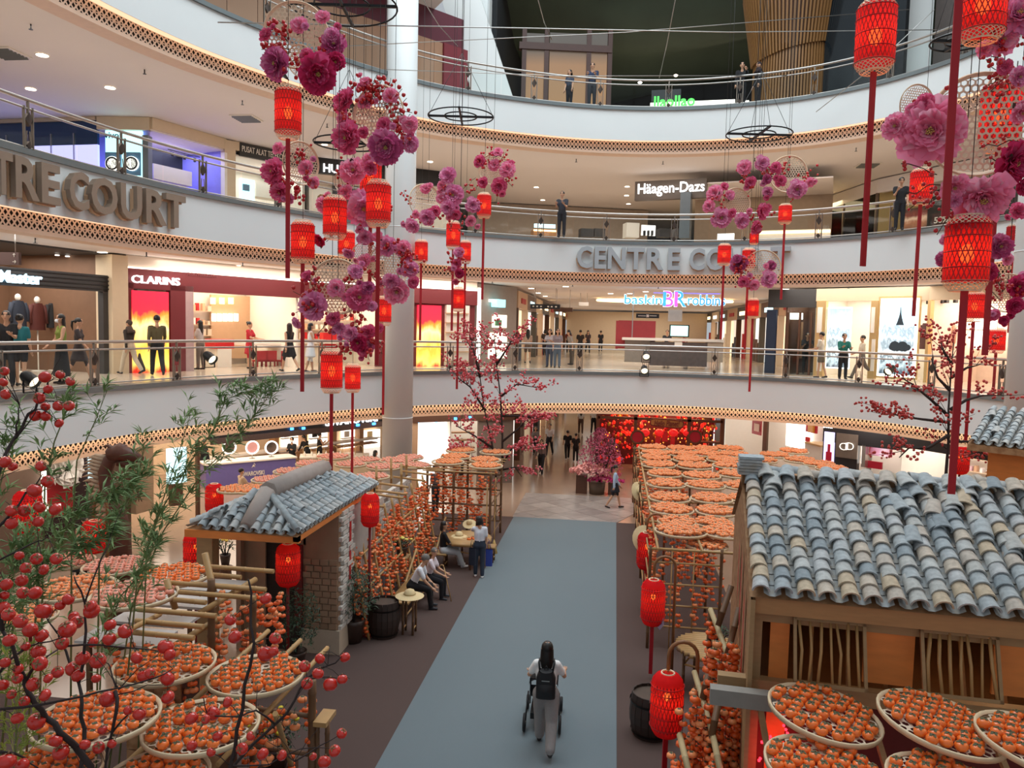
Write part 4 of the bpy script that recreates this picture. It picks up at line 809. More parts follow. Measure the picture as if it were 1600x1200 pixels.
f = Front('white_cosmetics_shop', 'bright white cosmetics shop behind the right berry tree on ground floor', 'shop', (q2.x, q2.y), (q3.x, q3.y), 0)
f.room(0, f.len, HG, 3.5, M_shopwhite, 260, (1, .95, .88)); f.raw('sign_band', M_black, 0, f.len, -.1, .2, 2.5, HG)
f.shelves(.4, f.len-.4, 3.4, (1.0, 1.5, 2.0), ['c01830', 'f2e4e4', 'd8b0b8', 'caa080'], n=16, seed=12); f.box('red_picture', pm('poster_red', 'b01c2c'), (1420, 692, 1432, 712), 3.2, 3.3)
f.raw('counter', M_shopwhite, 1, f.len-1, .8, 1.4, 0, .95); f.raw('red_display', pm('poster_red', 'b01c2c'), 2, 3, .75, .8, .3, .8)
# ================================================================ people
M_skin = pm('skin', 'c99a7c', .55, var=.05); M_hairk = pm('hair_black', '17120f', .45, var=.2); M_hairb = pm('hair_brown', '33231b', .5, var=.2); M_hairg = pm('hair_grey', '6b6662', .6, var=.2)
def clothm(c): return pm('cloth_'+c, c, .85, var=.1, scale=30, bump=.15)
M_eye = pm('eye_dark', '15100e', .2); M_lip = pm('lip', '9c5a50', .5); M_mask = pm('face_mask', 'e6eaee', .8)
PEOPLE = []
def rotx(v, a): c, s = math.cos(a), math.sin(a); return Vector((v.x, v.y*c-v.z*s, v.y*s+v.z*c))
def hand_mesh(mb, wrist, d, side, mi):
    d = d.normalized(); x = d.cross(Vector((0, 0, 1)))
    if x.length < .2: x = Vector((0, 1, 0))
    x.normalize(); n = x.cross(d).normalized()
    if abs(d.z) > .75: x, n = Vector((0, 1, 0)), Vector((side, 0, 0))
    P = lambda a, b, c: wrist+d*a+x*b+n*c
    mb.tube([P(-.02, 0, 0), P(.03, 0, 0), P(.085, 0, 0)], [.024, .034, .03], 6, mi)
    for k, (b, L) in enumerate(((-.03, .062), (-.01, .075), (.01, .07), (.029, .055))):
        mb.tube([P(.07, b, 0), P(.08+L*.5, b*1.1, .004), P(.08+L, b*1.1, .022)], [.0105, .0095, .007], 5, mi)
    mb.tube([P(.015, -.028, .005), P(.05, -.055, .015), P(.078, -.058, .026)], [.012, .01, .008], 5, mi)
def person(label, pos, head, h=1.65, top='e8e8e8', bot='30323a', sleeve='short', legs='long', shoe='1c1c1e', hair='short', hairc=None, L=(0, 0), Rr=(0, 0), aL=(5, 8, 12), aR=(5, 8, 12), lean=0, fem=True, yaw=0, nod=0, mask=False, loose=1.0, face=True, group=None, vox=.022, skirt=0.0, dress=False, seat=None):
    k = h/1.7; PR = []           # (a, b, ra, rb, material)   0 skin 1 top 2 bottom 3 shoe
    def C(a, b, ra, rb, m): PR.append((Vector(a), Vector(b), ra, rb, m))
    sw = .155 if fem else .18; hipw = .088
    up = Vector((0, 0, 1)); pel = Vector((0, 0, .92)); la = -rad(lean)
    def T(v): return pel+rotx(Vector(v), la)
    feet = []
    for sx, (hp, kn) in ((-1, L), (1, Rr)):
        hj = pel+Vector((sx*hipw, 0, -.02)); td = rotx(Vector((0, 0, -1)), rad(hp)); kj = hj+td*.42+Vector((sx*.01, 0, 0)); sd = rotx(Vector((0, 0, -1)), rad(hp-kn)); aj = kj+sd*.41
        mt = 2 if legs in ('long', 'shorts') else 0; r1 = .082*loose if legs != 'bare' else .075
        if legs == 'shorts': C(hj, hj.lerp(kj, .6), .088, .085, 2); C(hj.lerp(kj, .6), kj, .062, .05, 0); C(kj, aj, .05, .034, 0); 
        elif legs == 'long': C(hj, kj, .098*loose, .074*loose, 2); C(kj, aj+sd*-.02, .073*loose, .06*loose, 2)
        else: C(hj, kj, .08, .052, 0); C(kj, kj.lerp(aj, .4), .05, .052, 0); C(kj.lerp(aj, .4), aj, .052, .033, 0)
        fd = rotx(Vector((0, 1, 0)), rad(max(-35, min(25, (hp-kn)*.6)))); C(aj+Vector((0, -.03, -.045)), aj+fd*.14+Vector((sx*.015, 0, -.05)), .04, .034, 3); feet.append(min((aj+Vector((0, -.03, -.045))).z-.04, (aj+fd*.14).z-.084)); 
    # torso: paired capsules make an oval section
    wb = 1 if dress else 2
    for sx in (-1, 1):
        C(T((sx*.06, -.01, -.03)), T((sx*.05, 0, .1)), .108, .095, wb); C(T((sx*.045, 0, .08)), T((sx*.06, .005, .34)), .092*min(loose, 1.15), .1*min(loose, 1.15), 1); C(T((sx*.06, .005, .34)), T((sx*(sw-.05), 0, .46)), .1, .065, 1)
    if fem:
        for sx in (-1, 1): C(T((sx*.065, .07, .33)), T((sx*.065, .07, .335)), .055, .05, 1)
    C(T((0, -.005, .5)), T((0, .01, .57)), .05, .047, 0)
    # head
    nk = T((0, .01, .57)); yw = rad(yaw); nd = rad(nod)
    def H(v):
        q = rotx(Vector(v), -nd); q = Vector((q.x*math.cos(yw)-q.y*math.sin(yw), q.x*math.sin(yw)+q.y*math.cos(yw), q.z)); return nk+rotx(q, la*.6)
    C(H((0, -.005, .12)), H((0, .005, .125)), .088, .088, 0); C(H((0, .015, .09)), H((0, .035, .045)), .068, .05, 0); C(H((0, .02, .16)), H((0, -.02, .17)), .075, .08, 0)
    C(H((0, .1, .1)), H((0, .088, .125)), .017, .011, 0)
    for sx in (-1, 1): C(H((sx*.088, -.005, .095)), H((sx*.09, -.01, .12)), .012, .016, 0)
    hands = []
    for sx, (fw, out, el) in ((-1, aL), (1, aR)):
        sj = T((sx*sw, 0, .455)); d = rotx(Vector((0, 0, -1)), rad(fw)); o_ = rad(out); d = Vector((d.x*math.cos(o_)-d.z*math.sin(o_)*sx, d.y, d.z*math.cos(o_)+0*sx)); d = Vector((sx*math.sin(o_)*max(.2, abs(d.z)) if out else d.x, d.y, d.z)).normalized(); d = rotx(d, la)
        ej = sj+d*.285; d2 = rotx(Vector((0, 0, -1)), rad(fw+el)); d2 = Vector((d.x*.5-sx*abs(math.sin(rad(el)))*.25, d2.y, d2.z)).normalized(); d2 = rotx(d2, la); wj = ej+d2*.245
        if sleeve == 'long': C(sj, ej, .062, .05, 1); C(ej, wj-d2*.02, .05, .038, 1)
        elif sleeve == 'short': C(sj, sj.lerp(ej, .62), .066, .062, 1); C(sj.lerp(ej, .5), ej, .046, .038, 0); C(ej, wj, .039, .026, 0)
        else: C(sj, ej, .05, .038, 0); C(ej, wj, .038, .026, 0)
        hands.append((wj, d2, sx))
    dz = -min(feet)
    mb = MB()
    for a, b, ra, rb, m in PR:
        mb.ball(a, ra, 10, 7); mb.ball(b, rb, 10, 7)
        if (b-a).length > .01: mb.tube([a, b], [ra, rb], 10)
    if skirt:
        w0 = pel+Vector((0, 0, .06)); c1 = sum(((p[1]) for p in PR[:0]), Vector()); mid = Vector((0, (math.sin(rad(L[0]))+math.sin(rad(Rr[0])))*.5*skirt*.8, 0))
        sp = abs(math.sin(rad(L[0]))-math.sin(rad(Rr[0])))*skirt*.4
        for sx in (-1, 1): C(w0+Vector((sx*.05, 0, 0)), w0+Vector((sx*(.08+skirt*.05), -sp*.5*sx, -skirt))+mid, .1, .13+skirt*.04, wb); a, b, ra, rb, m = PR[-1]; mb.tube([a, b], [ra, rb], 12)
        C(w0, w0+Vector((0, 0, -skirt))+mid, .12, .15+skirt*.05+sp*.4, wb); a, b, ra, rb, m = PR[-1]; mb.tube([a, b], [ra, rb], 12)
    me = mb.mesh('body_raw', M_skin); o = bpy.data.objects.new('body_raw', me); COL.objects.link(o)
    rm = o.modifiers.new('r', 'REMESH'); rm.mode = 'VOXEL'; rm.voxel_size = vox; sm = o.modifiers.new('s', 'SMOOTH'); sm.factor = .5; sm.iterations = 2
    root = thing('person', label, 'person', Vector(pos), rad(head), group)
    root.scale = (k, k, k)
    def place(n, mesh, m): 
        c = link(n, mesh, root); c.location = (0, 0, dz); return c
    hm = {'k': M_hairk, 'b': M_hairb, 'g': M_hairg}.get(hairc or 'k') or clothm(hairc)
    hb = MB()
    def cap(s0, zmin, back):
        def fn(i, j):
            th = 2*PI*i; ph = j*PI*.5*(1+back*(.5-.5*math.sin(th)))   # lower at the back
            r_ = s0*(1+.02*math.sin(th*7)); q = (r_*.93*math.sin(ph)*math.cos(th), r_*1.04*math.sin(ph)*math.sin(th)-.012, r_*1.02*math.cos(ph)+.148); return H(q)
        hb.grid(fn, 14, 7)
    cap(.0985, 0, .42 if hair != 'scarf' else .8)
    if hair in ('long', 'bob'):
        ln = .42 if hair == 'long' else .16
        def fn(i, j):
            th = PI*(.93+1.14*i); w = .098+.012*math.sin(j*PI)-.02*j*(hair == 'long'); q = H((w*math.cos(th), w*math.sin(th)*(.95+.1*j)-.012-.02*j, .13)); b_ = H((w*math.cos(th)*(1.0+.25*j), w*math.sin(th)*.8-.03, .13)); dn = T((0, -.1, .1)) - T((0, -.1, .5)); return q.lerp(b_, j)+dn.normalized()*ln*j
        hb.grid(fn, 12, 6)
        def fn2(i, j):
            q = fn(i, j); return q+(H((0, 0, .1))-q)*.12
        hb.grid(fn2, 12, 6)
    if hair == 'tail': hb.tube([H((0, -.09, .16)), H((0, -.16, .14)), H((0, -.17, .02)), H((0, -.15, -.1))], [.02, .035, .032, .008], 7)
    if hair == 'bun': hb.ball(H((0, -.09, .2)), .05, 8, 6)
    if hair == 'scarf': hb.tube([H((0, 0, .03)), T((0, .0, .5)), T((0, 0, .40))], [.085, .12, .19], 10)
    place('hair' if hair != 'scarf' else 'headscarf', hb.mesh('hair', hm), 0)
    if face:
        eb = MB()
        for sx in (-1, 1): eb.ball(H((sx*.033, .083, .128)), (.012, .007, .007), 6, 4)
        place('eyes', eb.mesh('eyes', M_eye), 0)['kind'] = 'stuff'
        if mask: place('face_mask', MB().grid(lambda i, j: H((.075*math.sin((i-.5)*2.6), .035+.075*math.cos((i-.5)*2.2)+.02*math.sin(j*PI), .03+.08*j)), 8, 5).mesh('face_mask', M_mask), 0)
        else: place('mouth', MB().ball(H((0, .087, .062)), (.023, .008, .007), 8, 4).mesh('mouth', M_lip), 0)
    PEOPLE.append((o, root, PR, hands, dz, [M_skin, clothm(top), clothm(bot), pm('shoe_'+shoe, shoe, .5)]))
    root['_s'] = 1; return root, T, H, hands, dz, k
def finish_people():
    dg = bpy.context.evaluated_depsgraph_get()
    for o, root, PR, hands, dz, mats in PEOPLE:
        me = bpy.data.meshes.new_from_object(o.evaluated_get(dg))
        n = len(me.vertices); co = np.empty(n*3); me.vertices.foreach_get('co', co); co = co.reshape(-1, 3)
        fs = [tuple(p.vertices) for p in me.polygons]; cen = np.array([co[list(f)].mean(0) for f in fs])
        best = np.full(len(fs), 1e9); mi = np.zeros(len(fs), int)
        for a, b, ra, rb, m in PR:
            a_ = np.array(a); b_ = np.array(b); ab = b_-a_; t = np.clip(((cen-a_)@ab)/max(1e-9, ab@ab), 0, 1); d = np.linalg.norm(cen-a_-t[:, None]*ab, axis=1)-(ra+(rb-ra)*t)
            d = d-(.006 if m else 0); u = d < best; best[u] = d[u]; mi[u] = m
        mb = MB(); mb.v = [tuple(v) for v in co]; mb.f = fs; mb.m = [int(x) for x in mi]; mb.s = [True]*len(fs)
        for wj, d2, sx in hands: hand_mesh(mb, wj, d2, sx, 0)
        b = mb.build('body', mats, root); b.location = (0, 0, dz)
        bpy.data.meshes.remove(me); bpy.data.objects.remove(o)
        if '_s' in root: del root['_s']
walk = dict(L=(22, 8), Rr=(-18, 22), aL=(-15, 8, 15), aR=(22, 8, 20)); walk2 = dict(L=(-16, 18), Rr=(20, 6), aL=(20, 8, 18), aR=(-16, 8, 12)); armsx = dict(aL=(25, 4, 85), aR=(25, 4, 85)); sit = dict(L=(85, 85), Rr=(82, 78)); phone = dict(aL=(8, 6, 10), aR=(25, 4, 100), nod=18)
def g(px, py, z=0): p = atZ(px, py, z); return (p.x, p.y, z)
# -- ground floor
WOMAN = person('woman with long black hair in white top and grey trousers pushing stroller', (-.9, 11.65, .02), 2, 1.72, 'f0eeec', '8f8a88', 'short', 'long', '2a2422', 'long', L=(20, 8), Rr=(-14, 26), aL=(22, 30, 55), aR=(24, 30, 60), loose=1.3, vox=.018)
person('woman in pale blue shirt and black skirt walking on the pale floor', g(960, 794), -88, 1.62, 'b4cbe4', '1c1e26', 'long', 'bare', '2a1d1a', 'tail', L=(18, 6), Rr=(-16, 14), aL=(12, 6, 20), aR=(-10, 6, 10), skirt=.32)
person('woman in dark jacket and black leggings walking toward the camera holding a bag', g(845, 741), 175, 1.6, '6f5a54', '15151a', 'long', 'long', '151515', 'long', **walk)
person('man in white shirt and dark trousers walking behind her in ground corridor', g(858, 712), 170, 1.7, 'd8d4d2', '1e2026', 'short', 'long', '151515', 'short', fem=False, **walk2)
person('woman in grey half hidden behind berry tree in ground corridor', g(836, 713), 180, 1.58, '8a8684', '2a2a30', 'short', 'long', hair='bob', **walk)
person('child all in black with cap of black hair seen from behind', g(886, 718), 10, 1.5, '17171b', '131317', 'short', 'long', 'e4e4e4', 'short', fem=False, face=False, **walk2)
person('child in black patterned shirt with dark backpack seen from behind', g(899, 722), 5, 1.42, '202024', '121216', 'short', 'long', 'dddddd', 'short', fem=False, face=False, L=(6, 0), Rr=(-6, 8))
person('woman in white top and brown trousers far down the ground corridor', g(907, 678), 5, 1.65, 'ded8d0', '5a4034', 'short', 'long', hair='long', **walk)
person('man in white top and black trousers far down the ground corridor', g(927, 677), -4, 1.7, 'e6e2dc', '18181c', 'short', 'long', hair='short', fem=False, **walk2)
person('woman standing in blue white shirt and dark jeans reaching over the table', g(748, 902), 8, 1.6, 'd9dde6', '2a3444', 'short', 'long', 'f0f0f0', 'bob', L=(3, 2), Rr=(-4, 6), aL=(60, 35, 15), aR=(0, 8, 10), nod=20, yaw=35)
SEATS = []
person('seated woman in black top and pale wide trousers beside the table', (-4.5, 20.3, 0), -70, 1.62, '17171b', 'c4ccd0', 'long', 'long', 'eeeeee', 'bob', L=(84, 72), Rr=(80, 60), aL=(25, 6, 55), aR=(30, 8, 50), loose=1.25, yaw=-25)
person('seated man with grey hair in white tee and black trousers on bench', (-4.55, 17.2, 0), -86, 1.7, 'dfe3ea', '16161a', 'short', 'long', '2c2e33', 'short', 'g', L=(86, 84), Rr=(82, 74), aL=(45, 4, 30), aR=(55, 8, 20), lean=28, fem=False, yaw=25)
person('seated elderly woman in white print blouse holding a walking cane', (-4.35, 17.95, 0), -95, 1.55, 'd8ccd2', '1c1c22', 'short', 'long', '33353a', 'short', 'g', L=(84, 84), Rr=(80, 80), aL=(40, 4, 40), aR=(45, 6, 35), lean=14, yaw=-40)
person('staff woman in black with mask standing behind lilac counter', g(456, 742), 185, 1.62, '18181c', '18181c', 'long', 'long', hair='bun', mask=True, **armsx)
person('staff woman in black bending at shelf near the counter', g(480, 735), 60, 1.6, '1c1a1c', '1c1a1c', 'long', 'long', hair='tail', lean=25, aL=(50, 5, 20), aR=(50, 5, 20))
person('staff woman in sleeveless black turned to the lit shelves', g(499, 732), -40, 1.62, '201c20', '1c1c20', 'none', 'long', hair='bun', face=False, aL=(25, 6, 95), aR=(25, 6, 95))
person('man in black suit standing by the walnut frame left of round mirrors', g(318, 752), -100, 1.72, '161618', '161618', 'long', 'long', fem=False, **phone)
person('man in beige seated before lilac counter seen from behind', g(377, 790), -40, 1.65, 'c9b096', '2a2a30', 'short', 'long', fem=False, face=False, L=(80, 80), Rr=(78, 78), aL=(35, 6, 40), aR=(35, 6, 40))
person('person with short black hair sitting low beside the round column', g(586, 752), -60, 1.62, '1a1a1e', '202024', 'long', 'long', hair='bob', L=(84, 84), Rr=(80, 80))
person('woman in pale blue top behind the red berry tree', g(722, 742), 100, 1.62, 'b9c4d4', '2a2c34', 'short', 'long', hair='long', **phone)
person('man in brown shirt behind hanging persimmon racks', g(680, 800), 60, 1.66, '6d5a58', '2a2a30', 'short', 'long', fem=False, **phone)
person('woman in black dress leaning forward by the dragon sculpture', g(128, 905), -120, 1.68, '121114', '121114', 'none', 'bare', hair='long', dress=True, skirt=.75, lean=22, aL=(25, 6, 25), aR=(30, 6, 30))
person('woman in beige with long dark hair looking at phone near the far hut', g(1541, 800), 100, 1.6, 'cdb9a4', '3a3434', 'long', 'long', hair='long', **phone)
# -- lower gallery, left
Z1 = 5.0
person('man in black tee at left picture edge on the lower gallery', g(12, 604, Z1), -150, 1.7, '1c1b1e', '2a2a2e', 'short', 'long', fem=False, **armsx)
person('woman in teal top with dark backpack straps and black shorts', g(33, 604, Z1), 15, 1.62, '1f6a70', '1c1c20', 'short', 'shorts', hair='bun', face=False, L=(3, 0), Rr=(-4, 4))
person('woman in green halter top and black skirt wearing a white mask', g(97, 600, Z1), 150, 1.66, '7c8a3c', '18181b', 'none', 'bare', hair='long', mask=True, skirt=.8, aL=(15, 10, 60), aR=(10, 10, 40))
person('woman in charcoal dress with pale bag beside green halter woman', g(124, 596, Z1), -70, 1.62, '3a3030', '3a3030', 'short', 'bare', hair='tail', dress=True, skirt=.4, **walk)
person('woman in dark headscarf and cream trousers walking left', g(203, 585, Z1), 75, 1.6, '37302a', 'cbb9a2', 'long', 'long', hair='scarf', hairc='4a3c34', **walk)
person('person in brown jacket walking close behind headscarf woman', g(218, 582, Z1), 70, 1.62, '4a3b32', '3a332e', 'long', 'long', hair='bob', **walk2)
person('tall man in olive brown sweater walking past fireworks poster', g(246, 587, Z1), 40, 1.76, '5c5236', '1c1b1c', 'long', 'long', fem=False, face=True, **walk)
person('woman in grey top with crossed arms facing the shop window', g(313, 578, Z1), 90, 1.6, 'b5aca9', '6a5e58', 'short', 'long', hair='long', L=(3, 2), Rr=(-3, 3), aL=(25, 4, 80), aR=(25, 4, 80))
person('saleswoman in red dress inside the maroon shop', g(390, 576, Z1), -90, 1.6, 'b3202e', 'b3202e', 'short', 'bare', hair='bun', dress=True, skirt=.45, aL=(30, 5, 50), aR=(30, 5, 50))
person('woman with long hair in black dress walking by the shop opening', g(452, 581, Z1), 60, 1.62, '1d1b1d', '1d1b1d', 'none', 'bare', hair='long', hairc='b', dress=True, skirt=.42, face=False, **walk)
person('woman in white sleeveless dress leaning toward shop counter', g(485, 582, Z1), -60, 1.6, 'e6e4e6', 'e6e4e6', 'none', 'bare', hair='bob', dress=True, skirt=.45, face=False, L=(6, 0), Rr=(-8, 8), aL=(30, 6, 60), aR=(20, 6, 50))
# -- lower gallery, middle
person('woman in tan top and shorts walking away into the corridor', g(824, 568, Z1), 10, 1.6, 'b59a88', '6a5648', 'short', 'shorts', hair='long', face=False, **walk)
person('woman in pale grey top leaning on the railing', g(858, 574, Z1), 170, 1.6, 'a8a4aa', '4a5264', 'short', 'long', hair='bob', aL=(40, 6, 60), aR=(40, 6, 60))
person('woman in patterned blue trousers standing at the railing', g(870, 575, Z1), 190, 1.62, '8d8084', '5f6a78', 'short', 'long', hair='long', L=(2, 0), Rr=(-2, 2))
person('woman in greyish top bending by the railing post', g(893, 570, Z1), 120, 1.6, '9a928c', '5a5048', 'short', 'long', hair='bob', lean=18)
for i, (px, py, c, w, hh) in enumerate(((906, 558, '2c2628', 'dark', 5), (918, 552, '3a2a2a', 'maroon', 190), (851, 556, '4a3a36', 'brown', 10), (938, 550, '24262c', 'black', 0), (888, 552, '7a3a3a', 'dusty red', 185))):
    person('shopper in %s top far down the lower corridor' % w, g(px, py, Z1), hh, 1.63, c, '25252b', 'short', 'long', hair=['short', 'long', 'bob', 'short', 'tail'][i], fem=i % 2 == 1, vox=.035, **(walk if i % 2 else walk2))
person('kiosk worker in black cap and dark uniform behind the kiosk', g(1041, 566, Z1), 170, 1.7, '23242a', '23242a', 'short', 'long', fem=False, aL=(30, 5, 60), aR=(30, 5, 60))
person('kiosk worker in red sleeveless top bending over kiosk counter', g(1071, 572, Z1), 120, 1.6, 'a02a34', '24242a', 'none', 'long', hair='bun', lean=15, aL=(30, 5, 60), aR=(30, 5, 60))
# -- lower gallery, right
person('woman in black dress with folded arms by dark shop', g(1232, 581, Z1), 165, 1.6, '18181b', '18181b', 'none', 'bare', hair='bob', dress=True, skirt=.3, L=(2, 0), Rr=(-2, 2), **armsx)
person('man in black clothes with folded arms beside gold frame', g(1259, 584, Z1), 170, 1.68, '1c1c1f', '202024', 'short', 'long', fem=False, L=(2, 0), Rr=(-2, 2), **armsx)
person('man in cream tee and brown shorts facing left', g(1281, 591, Z1), 60, 1.72, 'd8cdbb', '6a5e50', 'short', 'shorts', fem=False, L=(4, 0), Rr=(-10, 6), aL=(20, 6, 60), aR=(20, 6, 60))
person('woman in black tee and jeans facing the camera beside small city picture', g(1295, 580, Z1), 175, 1.6, '1d1d21', '2c3038', 'short', 'long', hair='bob', L=(2, 0), Rr=(-2, 2), **armsx)
person('man in teal green jacket and black trousers standing at railing', g(1316, 593, Z1), 180, 1.68, '1f6e62', '121214', 'long', 'long', fem=False, L=(2, 0), Rr=(-2, 2), aL=(30, 5, 70), aR=(30, 5, 80))
person('man in cream shirt and grey trousers striding left by gold frame', g(1345, 592, Z1), 88, 1.72, 'c9bda8', '6a625a', 'short', 'long', fem=False, L=(30, 8), Rr=(-26, 24), aL=(10, 6, 70), aR=(10, 6, 60))
# -- upper galleries
person('man in dark shirt standing behind glass railing of the upper gallery', g(877, 371, 10.1), 170, 1.68, '30323a', '24242a', 'short', 'long', fem=False, **armsx)
person('man in black standing before food poster on the upper gallery', g(1404, 360, 10.1), 170, 1.66, '1a1a1e', '1f1f24', 'short', 'long', fem=False, **phone)
person('woman in striped navy and white top on the top gallery', g(889, 172, 15.2), 150, 1.5, '3a4050', '1c1c22', 'short', 'long', hair='bob', L=(2, 0), Rr=(-2, 2), face=True)
person('man in navy tee with folded arms on the top gallery', g(924, 172, 15.2), 175, 1.75, '1f2c48', '3a3a40', 'short', 'long', fem=False, **armsx)
person('person in black holding yellow bag by the green sign on the top gallery', g(1157, 172, 15.2), 170, 1.75, '101014', '101014', 'long', 'long', fem=False, aL=(40, 6, 90), aR=(10, 6, 10))
person('woman in dark headscarf by timber drum on the top gallery', g(1183, 170, 15.2), 110, 1.7, '1a1418', '1a1418', 'long', 'long', hair='scarf', hairc='2a1c20')
finish_people()
# ================================================================ lanterns, ribbons, flower ornaments
M_lred = cloth_light('lantern_cloth', 'ec3a42', .7, .06); M_net = pm('lantern_net', 'a80f16', .6, var=.05); M_bam = pm('bamboo_weave', 'efd8b8', .6, var=.12, scale=20); M_ribbon = pm('red_ribbon', 'a80c1c', .6, var=.05); M_wire = pm('thin_wire', '4a4a4a', .4, .6)
G_bulb = glow('lantern_bulb', 'ffb45a', 8.5); pm_post = glow('lantern_bulb_small', 'ffb45a', 15); M_cord = pm('dark_cord', '3a2a24', .7)
LH = .78; LR = .225
def net(mb, prof, n, turns, r=.006, off=.006, rows=8):
    """two families of crossing strips over a surface of revolution prof(t) -> (r, z)"""
    for sgn in (1, -1):
        for k in range(n):
            pts = []
            for j in range(rows+1):
                t = j/rows; a = 2*PI*k/n+sgn*turns*2*PI*t; rr_, z = prof(t); pts.append((Vector(((rr_+off)*math.cos(a), (rr_+off)*math.sin(a), z)), Vector((-math.sin(a), math.cos(a), 0))))
            vs = []
            for p, tn in pts: vs += [p-tn*r, p+tn*r]
            mb.add(vs, [(2*j, 2*j+1, 2*j+3, 2*j+2) for j in range(rows)])
def cyl(t): return LR, .1+(LH-.2+.06)*t-.03
def hang_lantern_proto(kind):
    root = bpy.data.objects.new('lantern_proto', None); COL.objects.link(root)
    if kind == 'hang':
        MB().lathe([(LR*.98, .1), (LR, .14), (LR, LH-.12), (LR*.97, LH-.08), (LR*.86, LH-.05)], 22, cap=False).build('cloth_shade', M_lred, root)
        nb = MB(); net(nb, lambda t: (LR, .11+(LH-.2)*t), 28, .15, .0062, .006, 6)
        for z in (.1, .24, .4, .56, LH-.1): nb.tube([((LR+.007)*math.cos(2*PI*i/22), (LR+.007)*math.sin(2*PI*i/22), z) for i in range(22)], .006, 4, closed=True)
        nb.build('red_net', M_net, root)
        wb = MB(); prof = lambda t: (LR*(.72+.28*math.sin(t*PI/2)), .1*t); net(wb, prof, 22, .12, .007, 0, 3); wb.lathe([(LR*.7, -.004), (LR*.72, .012)], 20, cap=False).lathe([(LR*.98, .095), (LR, .11)], 20, cap=False); wb.build('bamboo_base', M_bam, root)
        wt = MB(); prof = lambda t: (LR*(1-.35*t*t), LH-.1+.1*t); net(wt, prof, 22, .12, .007, 0, 3); wt.tube([(LR*.66*math.cos(2*PI*i/20), LR*.66*math.sin(2*PI*i/20), LH) for i in range(20)], .008, 4, closed=True); wt.build('bamboo_top', M_bam, root)
        MB().ball((0, 0, LH*.5), (.075, .075, .1), 10, 8).build('bulb', G_bulb, root)
    else:
        prof = [(LR*.42, 0), (LR*.75, .03), (LR*.95, .1), (LR, .18), (LR, LH-.16), (LR*.94, LH-.08), (LR*.7, LH-.02), (LR*.4, LH)]
        MB().lathe(prof, 22, cap=False).build('cloth_shade', M_lred, root)
        def pf(t):
            z = .02+(LH-.04)*t; return LR*(1-.5*max(0, (abs(t-.5)-.3)/.2)**2), z
        nb = MB(); net(nb, pf, 28, .17, .0062, .007, 8)
        for z in (.14, .28, .42, .56, LH-.14): nb.tube([((LR+.008)*math.cos(2*PI*i/22), (LR+.008)*math.sin(2*PI*i/22), z) for i in range(22)], .006, 4, closed=True)
        nb.build('red_net', M_net, root)
        MB().tube([(LR*.4*math.cos(2*PI*i/16), LR*.4*math.sin(2*PI*i/16), LH) for i in range(16)], .012, 5, closed=True).build('bamboo_rim', M_bam, root)
        MB().ball((0, 0, LH*.62), .05, 10, 8).build('bulb', pm_post, root)
    return root
PH = hang_lantern_proto('hang'); PP = hang_lantern_proto('post')
def lantern(label, px, ytop, ybot, w, rib=None, rw=.075, post=False, zt=24.5, group=None, Dmax=26.5, tilt=0, cord=True):
    D = min(Dmax, .45*F_PX/w); s_ = w*D/F_PX/.45
    a = atD(px, ybot, D); b = atD(px, ytop, D); hh = b.z-a.z; o = dup(PP if post else PH, a, (tilt, 0, R.uniform(0, 6)), None, None, (s_, s_, hh/LH)); o.name = 'lantern'
    tag(o, label, 'lantern', group)
    S = Vector((s_, s_, hh/LH))
    if rib:
        z0 = atY(rib[0], rib[1], a.y).z; q = MB(); L_ = (a.z-z0)/S.z; q.box(-rw/2/S.x*1, rw/2/S.x, -.014/S.x, .014/S.x, -L_, .005); rb = q.build('ribbon', M_ribbon, o); rb.rotation_euler = (0, 0, -o.rotation_euler.z+R.uniform(-.4, .4)+.1)
    if cord: MB().tube([(0, 0, LH*.55), (0, 0, (zt-a.z)/S.z)], .006/s_, 4).build('cord', M_wire, o)
    return o
HL = 'hanging red lanterns over the court'
